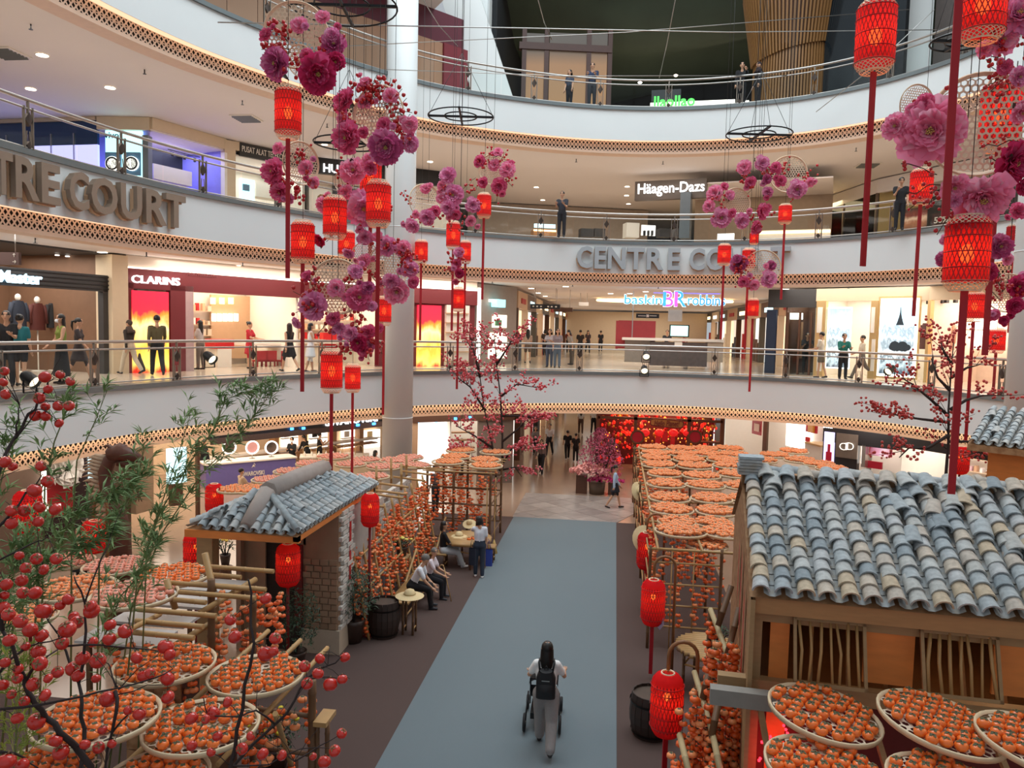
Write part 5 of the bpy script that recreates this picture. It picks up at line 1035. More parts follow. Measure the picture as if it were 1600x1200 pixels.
for args in (('lit red hanging lantern left of the column just under the top left flower tray', 450, 137, 217, 40, (455, 435)),
    ('lit red hanging lantern half hidden behind another by the column', 579, 252, 312, 33, (578, 440)),
    ('lit red hanging lantern against the column with bamboo base showing', 591, 283, 355, 38, (586, 570)),
    ('lit red hanging lantern above the middle flower tray left of column', 523, 307, 374, 36, None),
    ('lit red hanging lantern left of the middle flower tray', 473, 345, 412, 36, (473, 612)),
    ('small lit red lantern just above the middle flower tray', 541, 360, 402, 26, None),
    ('lit red lantern low against the round column', 600, 463, 509, 22, (598, 648)),
    ('lit red lantern hanging lowest left of column, larger of a pair', 518, 545, 614, 33, (519, 812)),
    ('lit red lantern hanging lowest left of column, smaller of a pair', 551, 568, 613, 24, (551, 740)),
    ('small lit red lantern just right of the column before the upper fascia', 658, 375, 412, 20, (657, 532)),
    ('lit red lantern under the lilac flower cluster right of column', 708, 346, 390, 22, (706, 517)),
    ('small lit red lantern half hidden behind slim flower sprig', 727, 376, 412, 17, (722, 530)),
    ('lit red lantern under the round tray at picture column centre left', 756, 302, 341, 22, (754, 468)),
    ('small lit red lantern above the tall red berry tree', 716, 449, 487, 18, (712, 608)),
    ('lit red lantern in front of the O of the court sign', 1131, 381, 415, 20, (1127, 530)),
    ('lit red lantern just right of the court sign O lantern', 1169, 388, 423, 20, (1165, 545)),
    ('lowest lit red lantern right of the ice cream sign', 1176, 466, 498, 17, (1171, 612)),
    ('lit red lantern under the right tray above the court sign T', 1226, 319, 350, 20, (1219, 468)),
    ('tiny lit red lantern tucked under pink flowers above the court sign', 1178, 363, 382, 14, None),
    ('large lit red lantern alone at upper right with long ribbon', 1365, 4, 113, 58, (1346, 416)),
    ('large lit red lantern cut by the top right picture edge', 1532, -45, 65, 66, None),
    ('lit red lantern beside the huge pink peony at right', 1438, 264, 320, 33, (1427, 494)),
    ('largest lit red lantern with bamboo base at right, before the white wall', 1507, 338, 455, 64, (1489, 772)),
    ('lit red lantern hanging directly under the largest one', 1521, 455, 503, 28, (1507, 690)),
    ('small lit red lantern lowest at right beside the right column', 1556, 513, 552, 24, (1550, 650)),
    ('small lit red lantern near the right edge above the purple peony', 1585, 350, 392, 25, (1577, 520)),
    ('large lit red lantern glowing behind the biggest bamboo tray', 1560, 128, 236, 58, (1533, 555)),
    ('red lantern above the picture whose wide ribbon hangs at right', 1500, -150, -30, 70, (1476, 338)),
    ('small lit red lantern half behind the purple peony at right', 1568, 380, 416, 24, (1560, 470))):
    lantern(*args, group=HL)
# ---- peonies
def peony_mesh(seed, cols):
    rr = random.Random(seed); mb = MB()
    for ring_, (n, ln, wd, tl) in enumerate(((10, 1.0, .55, .1), (9, .92, .5, .45), (9, .78, .44, .8), (8, .6, .36, 1.05), (7, .42, .28, 1.25), (5, .26, .2, 1.4))):
        for k in range(n):
            a = 2*PI*(k+rr.random()*.5)/n+ring_*.4; L_ = ln*rr.uniform(.85, 1.12); w = wd*rr.uniform(.85, 1.2); t_ = tl+rr.uniform(-.15, .15); ph = rr.uniform(0, 6)
            def fn(i, j):
                s_ = (i-.5)*2; wv = w*(.35+1.0*math.sin(min(1, j*1.15+.08)*PI*.62))*.55; r_ = L_*j*(1-.1*s_*s_+.05*math.sin(s_*9+ph)*j); el = t_*(1-.35*j)+.25*j*j*(ring_ > 1)
                x = r_*math.cos(el); z = r_*math.sin(el)+.12*j*abs(s_)+.1*math.sin(ph+s_*6)*j*j+.07*math.sin(ph*2+s_*13)*j; y = s_*wv
                return (x*math.cos(a)-y*math.sin(a), x*math.sin(a)+y*math.cos(a), z)
            mb.grid(fn, 6, 4, 0 if rr.random() < .7 else 1)
    return mb.mesh('peony', cols)
def pet(name, c): return cloth_light(name, c, .35, 0)
PEO = {}
for nm, a, b in (('pink', 'ff9fc2', 'ffc2d8'), ('rose', 'ee6f9c', 'f893b8'), ('magenta', 'd23c6e', 'e05c8c'), ('lilac', 'f29cc6', 'fbc0dc'), ('purple', 'd06296', 'e68eb6')):
    PEO[nm] = [peony_mesh(i*7+len(nm), [pet('petal_'+nm, a), pet('petal_'+nm+'_pale', b)]) for i in range(2)]
STAM = MB(); 
for k in range(14): STAM.ball((.12*math.cos(k*2.4)*math.sqrt(k/14), .12*math.sin(k*2.4)*math.sqrt(k/14), .3+.03*(k % 3)), .03, 5, 4)
STAM = STAM.mesh('stamens', pm('stamen_yellow', 'd9c06a', .6))
LEAFM = MB().grid(lambda i, j: ((i-.5)*.5*math.sin(j*PI), j*1.0, .12*math.sin(j*PI)-.1*abs(i-.5)), 4, 5).mesh('leaf', pm('dark_leaf', '4a4638', .6, var=.2))
# perforated bamboo tray, real hexagonal holes
def hex_tray(rad_, pitch, hole, th=.012):
    mb = MB(); n = int(rad_/pitch)+2
    for j in range(-n, n+1):
        for i in range(-n, n+1):
            cx = pitch*(i+.5*(j % 2)); cy = pitch*j*.866
            if math.hypot(cx, cy) > rad_-pitch*.35: continue
            o_ = [(cx+pitch*.5775*math.cos(PI/6+PI/3*k), cy+pitch*.5775*math.sin(PI/6+PI/3*k)) for k in range(6)]; h_ = [(cx+hole*math.cos(PI/6+PI/3*k), cy+hole*math.sin(PI/6+PI/3*k)) for k in range(6)]
            mb.add([(x, y, 0) for x, y in o_+h_], [(k, (k+1) % 6, 6+(k+1) % 6, 6+k) for k in range(6)])
    return mb
TRAYW = hex_tray(.58, .082, .0325).mesh('woven_disc', M_bam)
TRIM = MB(); TRIM.tube([(.6*math.cos(2*PI*k/40), .6*math.sin(2*PI*k/40), .01) for k in range(40)], .018, 6, closed=True); TRIM.lathe([(.565, -.01), (.6, .05)], 40, cap=False); TRIM = TRIM.mesh('bamboo_rim', M_bam)
M_berry = pm('glossy_berry', 'c4161c', .25, var=.15, coat=.4); M_twig = pm('twig', '4a3526', .8)
def ornament(label, px, py, D, trays, flowers, berries=40, seed=1, bs=.034):
    """px,py centre; trays: (px,py,radius px,yaw,pitch); flowers: (px,py,radius px,colour)"""
    rr = random.Random(seed+50)
    big = list(flowers)
    for (x, y, r_, cn) in big:
        if r_ > 7: flowers = flowers+[(x+rr.uniform(-1.3, 1.3)*r_, y+rr.uniform(-1.2, 1.2)*r_, max(5, r_*rr.uniform(.35, .55)), rr.choice(['pink', 'rose', 'lilac', cn]))]
    berries = int(berries*1.7)
    rr = random.Random(seed); c = atD(px, py, D); o = thing('flower_ornament', label, 'ornament', c)
    bk = lambda x, y, dd: atD(x, y, D+dd)-c
    for (x, y, r_, yw, pt) in trays:
        s_ = r_*D/F_PX/.6; t = bpy.data.objects.new('bamboo_tray', TRAYW); COL.objects.link(t); t.parent = o; t.location = bk(x, y, .12); t.scale = (s_,)*3
        t.rotation_euler = (Matrix.Rotation(yw, 3, 'Z') @ Matrix.Rotation(PI/2+pt, 3, 'X')).to_euler(); rm = link('bamboo_rim', TRIM, t)
    for i, (x, y, r_, cn) in enumerate(flowers):
        s_ = r_*D/F_PX; p = bk(x, y, rr.uniform(-.25, -.02)); f_ = link('peony', PEO[cn][rr.randrange(2)], o); f_.location = p; f_.scale = (s_,)*3
        out = Vector((p.x*.9, 0, p.z*.9)); dirv = (Vector((rr.uniform(-.25, .25), -1, rr.uniform(-.2, .15)))+out*.9).normalized(); f_.rotation_euler = dirv.to_track_quat('Z', 'Y').to_euler()
        if r_ > 14: link('stamens', STAM, f_)
        if i % 2 == 0:
            l_ = link('leaf', LEAFM, o); l_.location = p+Vector((0, .06, 0)); l_.scale = (s_*1.1,)*3; l_.rotation_euler = (rr.uniform(.8, 1.8), rr.uniform(0, 6), rr.uniform(0, 6))
    if berries:
        mb = MB(); tw = MB(); xs = [f_[0] for f_ in flowers]+[t[0] for t in trays]; ys = [f_[1] for f_ in flowers]+[t[1] for t in trays]; x0, x1, y0, y1 = min(xs), max(xs), min(ys), max(ys); wx = (x1-x0)/2+12; wy = (y1-y0)/2+12
        for k in range(max(3, berries//7)):
            a = rr.uniform(0, 2*PI); q0 = bk((x0+x1)/2+wx*.35*math.cos(a), (y0+y1)/2+wy*.35*math.sin(a), -.1); pts = [q0]; e = bk((x0+x1)/2+wx*(.72+.3*rr.random())*math.cos(a+.4), (y0+y1)/2+wy*(.72+.3*rr.random())*math.sin(a+.4), rr.uniform(-.3, .1))
            for j in range(1, 5): pts.append(q0.lerp(e, j/4)+Vector((rr.uniform(-.05, .05), rr.uniform(-.05, .05), rr.uniform(-.04, .06))))
            tw.tube(pts, .006, 4)
            for j in range(7):
                q = pts[1+j % 4]+Vector((rr.uniform(-.07, .07), rr.uniform(-.08, .03), rr.uniform(-.07, .07))); mb.ball(q, bs*rr.uniform(.8, 1.3), 6, 5)
        mb.build('berries', M_berry, o, kind='stuff'); tw.build('twigs', M_twig, o, kind='stuff')
    zt = 24.5-c.z; MB().tube([(0, .1, 0), (0, .1, zt)], .005, 4).build('wire', M_wire, o)
    return o
ornament('topmost left flower ornament of two big plum peonies on a bamboo tray', 470, 75, 13.5, [(463, 55, 50, .25, .1), (470, 95, 24, -.2, .3)], [(433, 99, 25, 'purple'), (496, 115, 31, 'magenta'), (468, 40, 14, 'pink'), (505, 28, 12, 'pink'), (416, 55, 12, 'rose'), (521, 70, 20, 'purple'), (480, 88, 12, 'rose'), (519, 55, 12, 'lilac')], 60, 1)
ornament('large flower ornament before the column with a broad bamboo tray', 598, 190, 14, [(592, 182, 47, -.3, .1)], [(540, 160, 22, 'rose'), (544, 215, 26, 'rose'), (603, 230, 27, 'purple'), (572, 160, 13, 'pink'), (610, 150, 13, 'pink'), (640, 195, 14, 'pink'), (571, 128, 9, 'pink'), (600, 195, 12, 'rose'), (640, 225, 14, 'lilac'), (538, 190, 12, 'pink')], 80, 2)
ornament('flower ornament with a tray turned sideways left of the lantern cluster', 465, 262, 14.5, [(470, 255, 33, 1.0, .05)], [(428, 268, 21, 'rose'), (435, 232, 10, 'pink'), (478, 262, 12, 'pink'), (438, 300, 16, 'rose'), (490, 285, 10, 'pink'), (452, 310, 9, 'lilac')], 40, 3)
ornament('flower ornament of one big pale peony between the upper lanterns', 548, 290, 15.5, [(538, 283, 17, 0, 0)], [(552, 268, 22, 'pink'), (570, 325, 28, 'lilac'), (540, 300, 12, 'pink'), (505, 320, 13, 'pink'), (500, 375, 12, 'magenta'), (570, 370, 13, 'lilac'), (545, 395, 10, 'lilac')], 40, 4)
ornament('big flower ornament with bamboo tray in front of the maroon shop', 525, 458, 13.5, [(527, 448, 43, .1, .05), (530, 480, 20, .2, .2)], [(490, 478, 24, 'lilac'), (561, 465, 22, 'rose'), (525, 450, 14, 'pink'), (521, 498, 12, 'rose'), (480, 432, 10, 'rose'), (575, 450, 11, 'purple'), (555, 425, 12, 'lilac'), (530, 512, 11, 'lilac')], 60, 5)
ornament('flower ornament hugging the round column with half hidden tray', 612, 418, 15.5, [(608, 415, 34, .7, 0), (570, 400, 22, 0, 0)], [(605, 385, 17, 'lilac'), (630, 388, 13, 'pink'), (640, 420, 14, 'lilac'), (620, 455, 20, 'pink'), (612, 440, 14, 'lilac'), (570, 408, 12, 'pink'), (590, 370, 9, 'pink')], 50, 6)
ornament('small flower ball hanging above the lowest lantern pair', 562, 528, 15.5, [], [(560, 535, 15, 'magenta'), (575, 520, 14, 'rose'), (548, 520, 13, 'lilac'), (568, 548, 10, 'rose'), (578, 540, 9, 'lilac')], 35, 7)
ornament('flower ornament with narrow tray right of column by the upper railing', 668, 315, 22, [(664, 315, 27, .7, 0)], [(668, 340, 13, 'lilac'), (645, 352, 12, 'lilac'), (665, 295, 9, 'pink'), (680, 330, 9, 'rose'), (650, 335, 7, 'pink')], 24, 8)
ornament('cluster of lilac peonies right of column above its lanterns', 705, 298, 21, [], [(700, 275, 14, 'lilac'), (708, 305, 17, 'lilac'), (700, 325, 12, 'lilac'), (738, 320, 12, 'lilac'), (735, 345, 9, 'pink'), (690, 310, 9, 'pink'), (712, 335, 9, 'rose')], 30, 9)
ornament('round tray of pink flowers under the black ring hanger', 770, 265, 22, [(772, 265, 24, .1, .05)], [(750, 252, 10, 'rose'), (772, 258, 10, 'pink'), (793, 265, 13, 'pink'), (780, 290, 13, 'rose'), (778, 238, 8, 'pink'), (755, 285, 9, 'rose')], 40, 10)
ornament('slim upright sprig of pink flowers before the perforated band', 717, 408, 22, [], [(717, 395, 9, 'lilac'), (714, 412, 9, 'rose'), (718, 427, 8, 'magenta'), (712, 440, 6, 'rose')], 22, 11)
ornament('flower ornament left of the dessert sign at right centre', 1130, 322, 21, [(1150, 318, 24, .3, 0)], [(1117, 302, 13, 'pink'), (1127, 340, 16, 'lilac'), (1108, 322, 10, 'pink'), (1158, 345, 13, 'lilac'), (1190, 330, 14, 'rose'), (1180, 355, 11, 'rose'), (1140, 305, 9, 'pink')], 30, 12)
ornament('pair of pink flowers highest in the right centre cluster', 1178, 268, 21, [], [(1163, 262, 12, 'pink'), (1190, 255, 12, 'lilac'), (1172, 285, 10, 'rose'), (1198, 280, 8, 'purple')], 30, 13)
ornament('tray with purple flowers beside the right ring hanger', 1234, 276, 21, [(1232, 272, 28, -.1, .05)], [(1245, 295, 15, 'lilac'), (1220, 283, 9, 'rose'), (1212, 262, 9, 'rose'), (1265, 285, 8, 'pink'), (1200, 300, 9, 'lilac')], 26, 14)
ornament('tray with dark pink flowers before the court sign letters', 1184, 425, 21, [(1192, 418, 27, -.1, 0)], [(1155, 412, 14, 'purple'), (1200, 436, 14, 'lilac'), (1162, 440, 9, 'rose'), (1178, 445, 9, 'pink'), (1205, 415, 8, 'purple')], 34, 15)
ornament('huge bamboo tray with giant pink peony at right side of picture', 1518, 195, 8.5, [(1530, 195, 78, -.15, .1), (1432, 165, 32, .4, .1)], [(1455, 205, 50, 'pink'), (1535, 308, 44, 'pink'), (1580, 255, 34, 'magenta'), (1490, 292, 22, 'pink'), (1445, 160, 14, 'rose'), (1425, 170, 10, 'pink')], 60, 16, .022)
ornament('pink and lilac flowers spilling in at the top right corner', 1580, 60, 8.5, [], [(1565, 62, 24, 'pink'), (1590, 25, 34, 'lilac'), (1592, 120, 16, 'lilac'), (1570, 105, 12, 'rose'), (1596, 175, 18, 'pink'), (1560, 20, 16, 'rose')], 60, 17, .022)
ornament('tray and purple peonies behind the largest lantern at right', 1545, 385, 9.5, [(1520, 330, 34, -.3, .1)], [(1562, 385, 19, 'purple'), (1475, 405, 12, 'purple'), (1478, 375, 9, 'lilac'), (1545, 425, 14, 'magenta'), (1590, 330, 14, 'rose')], 24, 18, .022)
ornament('tray and magenta peony at right picture edge over the column', 1580, 455, 10, [(1575, 458, 30, -.5, .1)], [(1590, 448, 18, 'magenta'), (1585, 478, 14, 'magenta'), (1552, 492, 10, 'rose'), (1568, 500, 8, 'magenta')], 22, 19, .024)
# ---- black ring hangers and ceiling cables
M_blk = pm('black_iron', '141416', .5, .4)
def ring_hanger(label, px, py, rx, D):
    c = atD(px, py, D); r_ = rx*D/F_PX; o = thing('ring_hanger', label, 'hanger', c)
    for nm, q in (('outer_ring', r_), ('inner_ring', r_*.5)): MB().tube([(q*math.cos(2*PI*k/36), q*math.sin(2*PI*k/36), 0) for k in range(36)], .018, 5, closed=True).build(nm, M_blk, o)
    for a in (.15, .15+PI/2): MB().bar((-r_*math.cos(a), -r_*math.sin(a), 0), (r_*math.cos(a), r_*math.sin(a), 0), .05, .05).build('cross_bar', M_blk, o)
    for k in range(4): MB().tube([(r_*math.cos(.15+k*PI/2), r_*math.sin(.15+k*PI/2), 0), (0, 0, 1.6)], .006, 4).build('stay_wire', M_wire, o)
    MB().tube([(0, 0, 1.6), (0, 0, 25-c.z)], .008, 4).build('wire', M_wire, o); return o
ring_hanger('black iron ring hanger just right of the column before the white fascia', 720, 182, 51, 20)
ring_hanger('black iron ring hanger at right centre above the court sign', 1186, 210, 50, 20)
ring_hanger('black iron ring hanger half hidden behind flowers left of the column', 545, 224, 54, 17)
ring_hanger('large black iron ring hanger cut by the top edge near the column', 535, 8, 85, 15)
ring_hanger('black iron ring hanger behind the big right lanterns', 1500, 65, 42, 13)
for i, (a, b, lb) in enumerate((((340, 35, 15), (1600, 45, 26), 'thin steel cable crossing the upper court from the left boards to the right'), ((480, 75, 24), (1420, 15, 27), 'thin steel cable sloping from the column up to the right pier'), ((500, 105, 25), (1230, 118, 28), 'lowest thin steel cable before the dark hall'), ((838, -10, 24), (862, 62, 27), 'short steel cable at the top left of the dark hall'), ((1056, -5, 24), (1030, 122, 28), 'long steeper steel cable before the dark hall'), ((1275, 175, 27), (1460, 15, 24), 'steel cable rising to the right pier'), ((655, -10, 24), (715, 72, 27), 'short steel cable beside the sloping strut'))):
    A = atD(*a); B = atD(*b); o = MB().tube([A-A, (B-A)*.5-Vector((0, 0, .15)), B-A], .014, 5).build('steel_cable', M_steel); o.location = A; tag(o, lb, 'cable')
for i, (px, py) in enumerate(((505, 560), )): pass
# stage lamps on the lower railing
def stage_lamp(label, px, py, Z, lit=True):
    s_ = ring_px(px, Z, 0); p, n = ring_at(s_); z = atY(px, py, p.y).z; o = thing('stage_lamp', label, 'lamp', (p.x-n.x*.12, p.y-n.y*.12, z), math.atan2(n.y, n.x)-PI/2)
    Mq = Matrix.Rotation(PI/2+.5, 3, 'X'); MB().lathe([(.1, -.18), (.13, -.1), (.13, .12), (.15, .16)], 12, M=Mq, cap=False).build('housing', M_blk, o); MB().lathe([(.001, .1), (.125, .1)], 12, M=Mq, cap=False).build('lens', glow('stage_lens', 'fff0cc', 14 if lit else 1.5), o); MB().bar((-.17, 0, .0), (-.17, 0, -.28), .03, .02).bar((.17, 0, 0), (.17, 0, -.28), .03, .02).bar((-.17, 0, -.28), (.17, 0, -.28), .03, .02).build('yoke', M_blk, o); return o
stage_lamp('black stage lamp clamped on lower railing at far left', 40, 592, 5.0, False); stage_lamp('glowing stage lamp clamped on lower railing before the maroon shop', 323, 558, 5.0); stage_lamp('upper glowing lamp on the railing before the kiosk', 1008, 555, 5.0); stage_lamp('lower glowing lamp on the railing before the kiosk', 1006, 577, 5.0); stage_lamp('glowing stage lamp on railing near the city poster', 1393, 578, 5.0)
# ================================================================ tiled houses
M_tilec = rnd_mat('weathered_tile', ['b9bcbd', 'abb3b6', 'bcb2a6', 'bcbfbd', 'a2abaf', 'c2b6a6', 'b6b7b3', 'c4b298', 'b0b6b8', '8f9aa0'], .75, 16, .3)
M_tileb = rnd_mat('blue_grey_tile', ['b4bdc1', 'a9b4b9', 'bac1c3', 'a1adb2', 'b9bcbb'], .75, 12, .25)
M_pan = pm('pan_tile', 'a2a6a7', .8, var=.25, scale=9, bump=.2, col2='9a958c'); M_ply = pm('plywood', 'd67f3a', .6, var=.25, scale=2.5, stretch=(1, 1, 3.5), bump=.1); M_osb = pm('rough_board', '8f6642', .8, var=.4, scale=9, bump=.3, col2='a8805a'); M_plank = pm('pale_plank', 'a08058', .65, var=.2, scale=3, stretch=(1.2, 6, 6)); M_bambo = pm('bamboo_pole', 'b08a58', .5, var=.22, scale=5); M_bambd = pm('dark_bamboo', '6a4a2e', .6, var=.25, scale=5); M_redp = pm('red_paint', 'b3201e', .5, var=.08)  # plywood orange raised to carry warm light falling on the house boards
def cap_mesh(rad_, L_, th=.014, n=8):
    mb = MB()
    for j in range(2):
        pass
    def ringp(r_, y, tap): return [(r_*tap*math.cos(PI*k/n), y, r_*tap*math.sin(PI*k/n)) for k in range(n+1)]
    A = ringp(rad_, 0, 1); B = ringp(rad_, L_, .74); a = ringp(rad_-th, 0, 1); b = ringp(rad_-th, L_, .74); k = n+1
    mb.add(A+B, [(i, i+1, k+i+1, k+i) for i in range(n)], 0, True); mb.add(a+b, [(i+1, i, k+i, k+i+1) for i in range(n)], 0, True); mb.add(A+a, [(i+1, i, k+i, k+i+1) for i in range(n)])
    return mb
CAPT = cap_mesh(.1, .27, .02).mesh('tile', M_tilec); CAPB = cap_mesh(.075, .24).mesh('tile', M_tileb)
def slope_tiles(root, O, ex, ey, width, length, sp, exp_, mesh, jit=.03, loose=0, seed=1, inside=None, pan=M_pan, wob=0.06):
    """barrel tiles on the slope O + x*ex + s*ey (s runs uphill)"""
    rr = random.Random(seed); n = ex.cross(ey).normalized(); M0 = Matrix((ex, ey, n)).transposed()
    nc = int(width/sp)+1; nr = int(length/exp_)+1; cnt = 0; pm_ = MB()
    for c in range(nc):
        x = (c+.5)*sp
        if x > width: break
        for r_ in range(nr):
            s_ = r_*exp_
            if s_ > length-.05 or (inside and not inside(x, s_+exp_*.5)): continue
            p = O+ex*(x+rr.uniform(-jit, jit)*.4)+ey*s_+n*(.012+.012*rr.random())
            t = link('tile', mesh, root); t.matrix_local = Matrix.Translation(p) @ (M0 @ Matrix.Rotation(rr.uniform(-wob, wob), 3, 'Z') @ Matrix.Rotation(-.05+rr.uniform(-.02, .02), 3, 'X')).to_4x4(); cnt += 1
            q = O+ex*(x+sp*.5)+ey*s_
            def fn(i, j): return q+ex*((i-.5)*sp*.8)+ey*(-.02+(exp_+.03)*j)+n*(-.03+.05*(2*i-1)**2-.012*j)
            pm_.grid(fn, 3, 1, 0, False)
    pm_.build('pan_tiles', pan, root, kind='stuff')
    for k in range(loose):
        x = rr.uniform(.1, width-.1); s_ = length*rr.random()**.7*.95
        if inside and not inside(x, s_): continue
        t = link('tile', mesh, root); t.matrix_local = Matrix.Translation(O+ex*x+ey*s_+n*.06) @ (M0 @ Matrix.Rotation(rr.uniform(-.28, .28), 3, 'Z')).to_4x4(); t.scale = (1.12, 1.1, .9)
    return cnt
a5 = rad(5.0); EX = Vector((math.cos(a5), -math.sin(a5), 0)); AY = Vector((math.sin(a5), math.cos(a5), 0)); UP = Vector((0, 0, 1))
E0 = atD(1180, 925, 8.7); base = Vector((E0.x, E0.y, 0)); EZ = E0.z
f = Front('tiled_house', 'big plank house with weathered grey barrel tile roof and two propped lattice windows', 'house', (base+AY*.28).to_2d(), (base+AY*.28+EX*5.0).to_2d(), 0)
H = f.root; L2W = lambda p: Vector((p.x, p.y, p.z))
sl = rad(27); sy = Vector((0, math.cos(sl), math.sin(sl)))
best = min(((abs(proj(E0+(AY*math.cos(sl)+UP*math.sin(sl))*s_/50)[1]-742), s_/50) for s_ in range(20, 250)))[1]
RL = best; O = Vector((-.05, -.28, EZ))
slope_tiles(H, O, Vector((1, 0, 0)), sy, 5.0, RL, .235, RL/12.2, CAPT, .03, 20, 3)
RT = O+sy*RL
for k in range(19):
    t = link('ridge_tile', CAPT, H); t.matrix_local = Matrix.Translation(RT+Vector((.02+k*.26, .02, .03+.02*(k % 3)))) @ Matrix.Rotation(-PI/2+R.uniform(-.12, .12), 4, 'Z')
for k in range(18):
    t = link('ridge_tile', CAPT, H); t.matrix_local = Matrix.Translation(RT+Vector((.3+k*.25, -.2, .02))) @ Matrix.Rotation(sl, 4, 'X') @ Matrix.Rotation(R.uniform(-.2, .2), 4, 'Z'); t.scale = (1.1, .9, .8)
MB().box(-.05, 5.0, RT.y-.02, RT.y+.2, RT.z-.12, RT.z+.02).build('ridge_base', M_osb, H)
for k in range(6): MB().box(-.1+R.uniform(-.02, .02), .2+R.uniform(-.02, .02), RT.y-.12, RT.y+.16, RT.z+.02+k*.042, RT.z+.055+k*.042).build('stacked_slab', M_tileb if k > 3 else M_pan, H)
# roof deck and back slope, fascia
bk = MB(); rb = Vector((0, RT.y+.15, RT.z-.06)); bk.add([(-.05, O.y+.03, EZ-.07), (5.0, O.y+.03, EZ-.07), (5.0, rb.y, rb.z), (-.05, rb.y, rb.z)], [(0, 1, 2, 3)]); bk.add([(-.05, rb.y, rb.z), (5.0, rb.y, rb.z), (5.0, rb.y+1.6, rb.z-.9), (-.05, rb.y+1.6, rb.z-.9)], [(0, 1, 2, 3)]); bk.build('roof_deck', M_osb, H)
MB().box(-.02, 5.0, -.2, -.15, EZ-.27, EZ-.05).build('fascia_board', pm('fascia_wood', 'a97d50', .6, var=.2, scale=3, stretch=(1, 6, 6)), H); MB().box(0, 5.0, -.03, .03, EZ-.42, EZ-.2).build('top_beam', M_plank, H)
yb = RT.y+1.5
def gable(name, mat, x0, x1, y0, y1): 
    z_at = lambda y: EZ-.1+min(max(0, (y+.28)*math.tan(sl)), RT.z-EZ) if y < RT.y else RT.z-.1-(y-RT.y)*.55
    mb = MB(); ys = [y0+(y1-y0)*k/6 for k in range(7)]
    for x in (x0, x1): mb.add([(x, y, 0) for y in ys]+[(x, y, z_at(y)) for y in ys], [(k, k+1, 8+k, 7+k) for k in range(6)])
    mb.add([(x, y0, z) for z in (0, z_at(y0)) for x in (x0, x1)], [(0, 1, 3, 2)]); return mb.build(name, mat, H)
gable('gable_board', M_osb, -.02, .03, 0, RT.y*.55); gable('gable_board', M_osb, -.02, .03, RT.y*.55, yb); gable('gable_board', M_osb, 4.9, 4.95, 0, yb); gable('gable_edge', M_plank, -.04, .01, -.27, 0.02)
for (y0, z0, w, h) in ((.5, 2.2, .12, 1.3), (1.1, 2.6, .12, 1.2), (1.6, 2.9, .1, .9)): MB().add([(-.045, y0, z0), (-.045, y0+w, z0+h*.2), (-.045, y0+w*.6, z0+h), (-.045, y0-w*.3, z0+h*.85)], [(0, 3, 2, 1)]).build('red_paper_strip', M_redp, H)
# front wall: boards, openings
zt = EZ-.3
def pxb(name, mat, r, w0=0, w1=.04, bottom=None):
    u0, u1, v0, v1 = f.rect(*r, w0); return MB().box(u0, u1, w0, w1, bottom if bottom is not None else v0, max(v1, zt)).build(name, mat, H)
q = f.rect(1200, 950, 1233, 1052); pxb('wall_board', M_ply, (1203, 950, 1233, 1052), 0, .04, 1.2); pxb('wall_board', M_ply, (1350, 962, 1429, 1070)); pxb('wall_board', M_ply, (1552, 985, 1640, 1090))
v_sill = f.rect(1236, 955, 1360, 1066)[2]
MB().box(-.02, .12, -.06, .06, 0, zt).build('corner_post', M_plank, H)
u0 = f.hit(1125, 1057, -.5)[0]; MB().box(u0, 5.0, -.12, 0.02, v_sill-.2, v_sill-.02).build('sill_beam', M_plank, H)
bm = MB().box(u0-.1, u0+.75, -.55, -.4, v_sill-.18, v_sill); bm.build('projecting_beam', pm('grey_plank', '8b8780', .6, var=.15), H)
MB().box(.1, 5.0, .02, .06, .6, v_sill-.2).build('lower_wall', pm('dark_red_cloth', '5e1512', .7, var=.2), H)
MB().box(.12, 5.0, yb-.1, yb, 0, EZ+.2).build('inner_back_wall', pm('shaded_inner_wood', '3d2a1e', .8, var=.2), H); MB().box(.1, 5.0, .1, yb, v_sill-.5, v_sill-.45).build('loft_floor', M_bambd, H)  # back wall coloured dark to put shade into the window openings
for k in range(11): MB().bar((.3+k*.42, .2, v_sill-.3), (.5+k*.42, 1.6, EZ+.2), .04, .05).build('inner_rafter', M_plank, H)
for (r, nb_, sd) in (((1238, 956, 1352, 1064), 7, 1), ((1436, 975, 1560, 1082), 7, 2)):
    u0, u1, v0, v1 = f.rect(*r, -.1); v1 = min(v1, zt); wf = thing('x', 'x', 'x'); del wf['label'], wf['category']; wf.name = 'lattice_window'; wf.parent = H; wf.location = (u0, -.06, v1); wf.rotation_euler = (-.36, 0, 0); hh = (v1-v0)*1.05; ww = u1-u0; rr = random.Random(sd)
    MB().box(0, ww, -.02, .02, -.05, 0).build('top_rail', M_plank, wf); MB().box(0, ww, -.02, .02, -hh, -hh+.04).build('bottom_rail', M_plank, wf)
    for x in (0, ww-.035): MB().box(x, x+.035, -.02, .02, -hh, 0).build('side_stile', M_plank, wf)
    for k in range(nb_): x = ww*(k+.8)/(nb_+.6); MB().tube([(x+rr.uniform(-.03, .03), rr.uniform(-.01, .01), -.03), (x+rr.uniform(-.02, .02), 0, -hh*.5), (x+rr.uniform(-.03, .03), 0, -hh+.03)], rr.uniform(.015, .022), 6).build('bamboo_bar', M_bambo, wf)
for k in range(6): MB().bar((.1+k*.6, -.03, v_sill-.2), (.32+k*.6, -1.9, 1.3), .06, .06).build('rack_strut', M_plank, H)
c = f.p0+f.u*2.9+f.w*.9+UP*(EZ-.45); point('house_lamp', c, 14, (1, .6, .28), .08); point('house_lamp', f.p0+f.u*.9+f.w*1.0+UP*(EZ-.3), 3, (1, .6, .3), .08)
lr = MB(); rr = random.Random(5)
